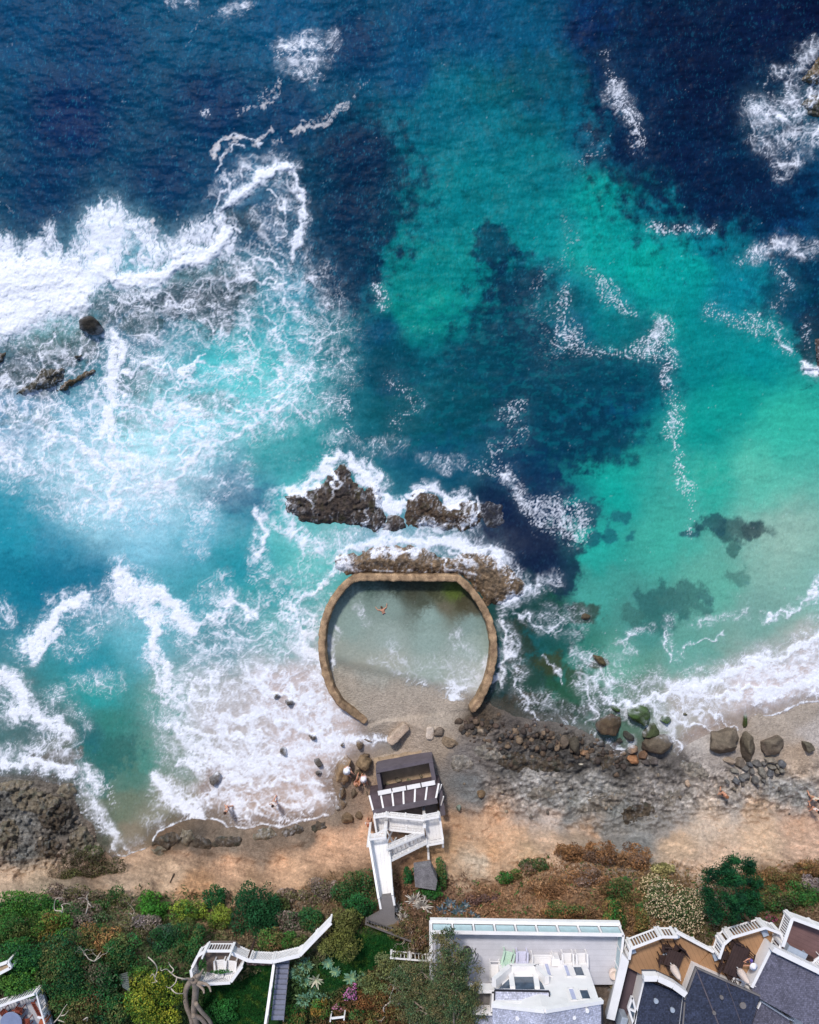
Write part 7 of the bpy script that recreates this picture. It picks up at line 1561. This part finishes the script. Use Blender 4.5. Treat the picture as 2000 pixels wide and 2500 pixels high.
# ---------------------------------------------------------------- people
SKIN = mat('skin', (206, 150, 122), .6, ((6, .92, 1.08),), bump=0)
POSE = {  # joints: pelvis, chest, neck, head, crown | shoulder elbow wrist (l, r) | hip knee ankle toe (l, r)
 'walk': [(0,0,.95),(0,.02,1.25),(0,.02,1.48),(0,.05,1.6),(0,.06,1.72),(-.17,.0,1.42),(-.24,-.1,1.15),(-.22,.08,.92),(.17,0,1.42),(.24,.1,1.16),(.2,.28,.98),(-.09,0,.92),(-.1,.2,.5),(-.1,.12,.08),(-.1,.26,.03),(.09,0,.92),(.1,.02,.5),(.1,-.22,.1),(.1,-.1,.03)],
 'stand': [(0,0,.95),(0,0,1.25),(0,0,1.48),(0,.02,1.6),(0,.02,1.72),(-.17,0,1.42),(-.24,0,1.15),(-.2,.14,.95),(.17,0,1.42),(.24,0,1.15),(.2,.14,.95),(-.09,0,.92),(-.1,.03,.5),(-.11,0,.08),(-.13,.15,.03),(.09,0,.92),(.1,.03,.5),(.11,0,.08),(.13,.15,.03)],
 'sit': [(0,0,.12),(0,-.04,.45),(0,0,.68),(0,.05,.8),(0,.06,.92),(-.17,-.02,.62),(-.22,.08,.38),(-.14,.3,.34),(.17,-.02,.62),(.22,.08,.38),(.14,.3,.34),(-.09,.02,.12),(-.14,.42,.38),(-.14,.6,.02),(-.14,.74,.0),(.09,.02,.12),(.14,.42,.34),(.14,.64,.02),(.14,.78,.0)],
 'chair': [(0,0,.52),(0,-.04,.84),(0,0,1.07),(0,.06,1.19),(0,.08,1.31),(-.17,-.02,1.0),(-.22,.1,.76),(-.16,.36,.78),(.17,-.02,1.0),(.22,.1,.76),(.12,.38,.78),(-.09,.02,.5),(-.12,.44,.5),(-.12,.46,.08),(-.12,.6,.03),(.09,.02,.5),(.12,.44,.5),(.12,.46,.08),(.12,.6,.03)],
 'swim': [(0,-.1,-.1),(0,.12,-.02),(0,.32,.06),(0,.44,.1),(0,.54,.14),(-.18,.26,.04),(-.42,.34,.0),(-.5,.56,.0),(.18,.26,.04),(.42,.3,.0),(.52,.5,.0),(-.09,-.14,-.1),(-.14,-.5,-.2),(-.1,-.85,-.3),(-.1,-1.0,-.32),(.09,-.14,-.1),(.2,-.45,-.22),(.16,-.8,-.3),(.16,-.95,-.32)]}
def person(label, px, py, z, rz, pose, shirt=None, shorts=None, hair=(60, 44, 36), hat=None, s=1.0):
    J = [Vector(v) for v in POSE[pose]]; r = empty('person', (0, 0, 0), label=label, cat='person')
    V = list(J); E = [(0,1),(1,2),(2,3),(3,4),(1,5),(5,6),(6,7),(1,8),(8,9),(9,10),(0,11),(11,12),(12,13),(13,14),(0,15),(15,16),(16,17),(17,18)]
    Rr = [.125,.145,.06,.095,.075,.07,.048,.034,.07,.048,.034,.095,.062,.042,.034,.095,.062,.042,.034]
    for w, e_ in ((7, 6), (10, 9)):     # palm, four fingers and a thumb
        d = (J[w] - J[e_]).normalized(); sd_ = d.cross(Vector((0, 0, 1))); sd_ = sd_.normalized() if sd_.length > .1 else Vector((1, 0, 0)); V.append(J[w] + d * .07); Rr.append(.034); pi_ = len(V) - 1; E.append((w, pi_))
        for k_ in range(4): V.append(J[w] + d * (.15 + (.012, .022, .016, 0)[k_]) + sd_ * (k_ - 1.5) * .021 + Vector((0, 0, -.012))); Rr.append(.009); E.append((pi_, len(V) - 1))
        V.append(J[w] + d * .08 + sd_ * .06); Rr.append(.011); E.append((w, len(V) - 1))
    me = bpy.data.meshes.new('body'); me.from_pydata([v[:] for v in V], E, []); o = link('body', me, SKIN, parent=r)
    sk = o.modifiers.new('s', 'SKIN'); sk.use_smooth_shade = True
    for i, q in enumerate(me.skin_vertices[0].data): q.radius = (Rr[i] * (1.25 if i in (0, 1) else 1), Rr[i]); q.use_root = i == 0
    o.modifiers.new('u', 'SUBSURF').levels = 1; o.modifiers['u'].render_levels = 2
    h = J[3]; f = (J[4] - J[3]).normalized(); fw = Vector((0, 1, 0)) if pose != 'swim' else Vector((0, .3, -.9))
    mb = MB(); mb.tube([h + fw * .085 + f * .03, h + fw * .115 - f * .0], [.012, .018], 5); kids(r, 'nose', mb, SKIN, smooth=True)
    for sx in (-1, 1): mb = MB(); mb.box(h + fw * .092 + f * .035 + Vector((sx * .033, 0, 0)), (.022, .012, .012)); kids(r, 'eye', mb, M_BLACK)
    mb = MB(); mb.box(h + fw * .09 - f * .045, (.045, .012, .01)); kids(r, 'mouth', mb, M_REDW)
    def cloth(nm, segs, m_, g):
        mm = bpy.data.meshes.new(nm); vs = []; ed = []; rd = []
        mp = {}
        for a, b in segs:
            for k_ in (a, b):
                if isinstance(k_, tuple): key = k_; pos = J[k_[0]].lerp(J[k_[1]], k_[2]); rr = Rr[k_[0]] + (Rr[k_[1]] - Rr[k_[0]]) * k_[2]
                else: key = k_; pos = J[k_]; rr = Rr[k_]
                if key not in mp: mp[key] = len(vs); vs.append(pos[:]); rd.append(rr * (1.25 if key in (0, 1) else 1) + g)
            ed.append((mp[a], mp[b]))
        mm.from_pydata(vs, ed, []); c = link(nm, mm, m_, parent=r); k2 = c.modifiers.new('s', 'SKIN'); k2.use_smooth_shade = True
        for i, q in enumerate(mm.skin_vertices[0].data): q.radius = (rd[i], rd[i]); q.use_root = i == 0
        c.modifiers.new('u', 'SUBSURF').render_levels = 2
    if shirt: cloth('shirt', [((0, 1, .25), 1), (1, (1, 2, .55)), (1, 5), (5, (5, 6, .7)), (1, 8), (8, (8, 9, .7))], cmat(shirt), .014)
    if shorts: cloth('shorts', [((0, 1, .2), 0), (0, 11), (11, (11, 12, .6)), (0, 15), (15, (15, 16, .6))], cmat(shorts), .012)
    V_, F_ = ico(3); V2 = V_ * [.105, .115, .12]; q0 = h + f * .055 - fw * .02; mk = V2 @ np.array(f) + .035 - .35 * (V2 @ np.array(fw)) > 0; Fk = F_[mk[F_].all(1)]
    link('hair', mesh_np('hair', V2 + np.array(q0), Fk, None), cmat(hair), parent=r)
    if hat:
        mb = MB(); mb.lathe(h + f * .08, [(.23, 0), (.24, .012), (.13, .03), (.115, .11), (.06, .14)], 18); kids(r, 'hat', mb, cmat(hat), smooth=True)
    r.location = P(px, py, z); r.rotation_euler = (0, 0, R(rz)); r.scale = (s,) * 3; return r
_cm = {}
def cmat(c):
    if c not in _cm: _cm[c] = mat('cloth_%d' % len(_cm), c, .8, ((8, .9, 1.1),), bump=0)
    return _cm[c]
person('bare-backed swimmer alone in the tidal pool', 936, 1494, .06, 20, 'swim', hair=(96, 70, 52), shorts=(60, 60, 80), s=.8)
person('person in a white top standing in the surf foam, arms out', 675, 1948, .0, 150, 'walk', shirt=(226, 214, 208), shorts=(196, 160, 140))
person('person bent forward in thin foam near the sandy cove', 562, 1966, .0, 60, 'walk', shirt=(206, 176, 160), shorts=(70, 80, 110))
person('person in a white hat and top seated on the slab-like tan boulder', 848, 1872, 1.62, -150, 'sit', shirt=(232, 228, 232), shorts=(90, 80, 80), hat=(240, 238, 242), s=1.1)
person('person in a pale pink top seated between the tan boulders', 889, 1893, 1.0, 190, 'sit', shirt=(236, 214, 216), shorts=(226, 190, 190), hat=(244, 238, 240))
person('sunlit person reclining on the small brown boulder with a sunlit top', 872, 1910, 1.0, -20, 'sit', shorts=(170, 110, 70), hair=(120, 84, 52))
person('red-haired person in a pale top by the foot of the white stairs', 902, 1995, float(HZ(902, 1995)), 170, 'stand', shirt=(232, 214, 204), shorts=(214, 150, 120), hair=(150, 80, 50))
person('shirtless person in black shorts walking on the grey shore', 1755, 1926, float(HZ(1755, 1926)), 130, 'walk', shorts=(44, 44, 50), hair=(140, 90, 60), s=1.05)
person('dark-haired person in a cream top, seaward of two walking together', 1972, 1936, float(HZ(1972, 1936)), 170, 'walk', shirt=(220, 204, 184), shorts=(200, 170, 140), hair=(44, 36, 34))
person('person with a white patterned top, landward of two walking together', 1973, 1962, float(HZ(1973, 1962)), 150, 'walk', shirt=(234, 214, 206), shorts=(90, 70, 70), hair=(50, 40, 36))
person('person in a violet shirt and white cap seated at the long dining table', 1822, 2332, ZK, 98, 'chair', shirt=(104, 90, 168), shorts=(70, 64, 80), hat=(238, 234, 240))
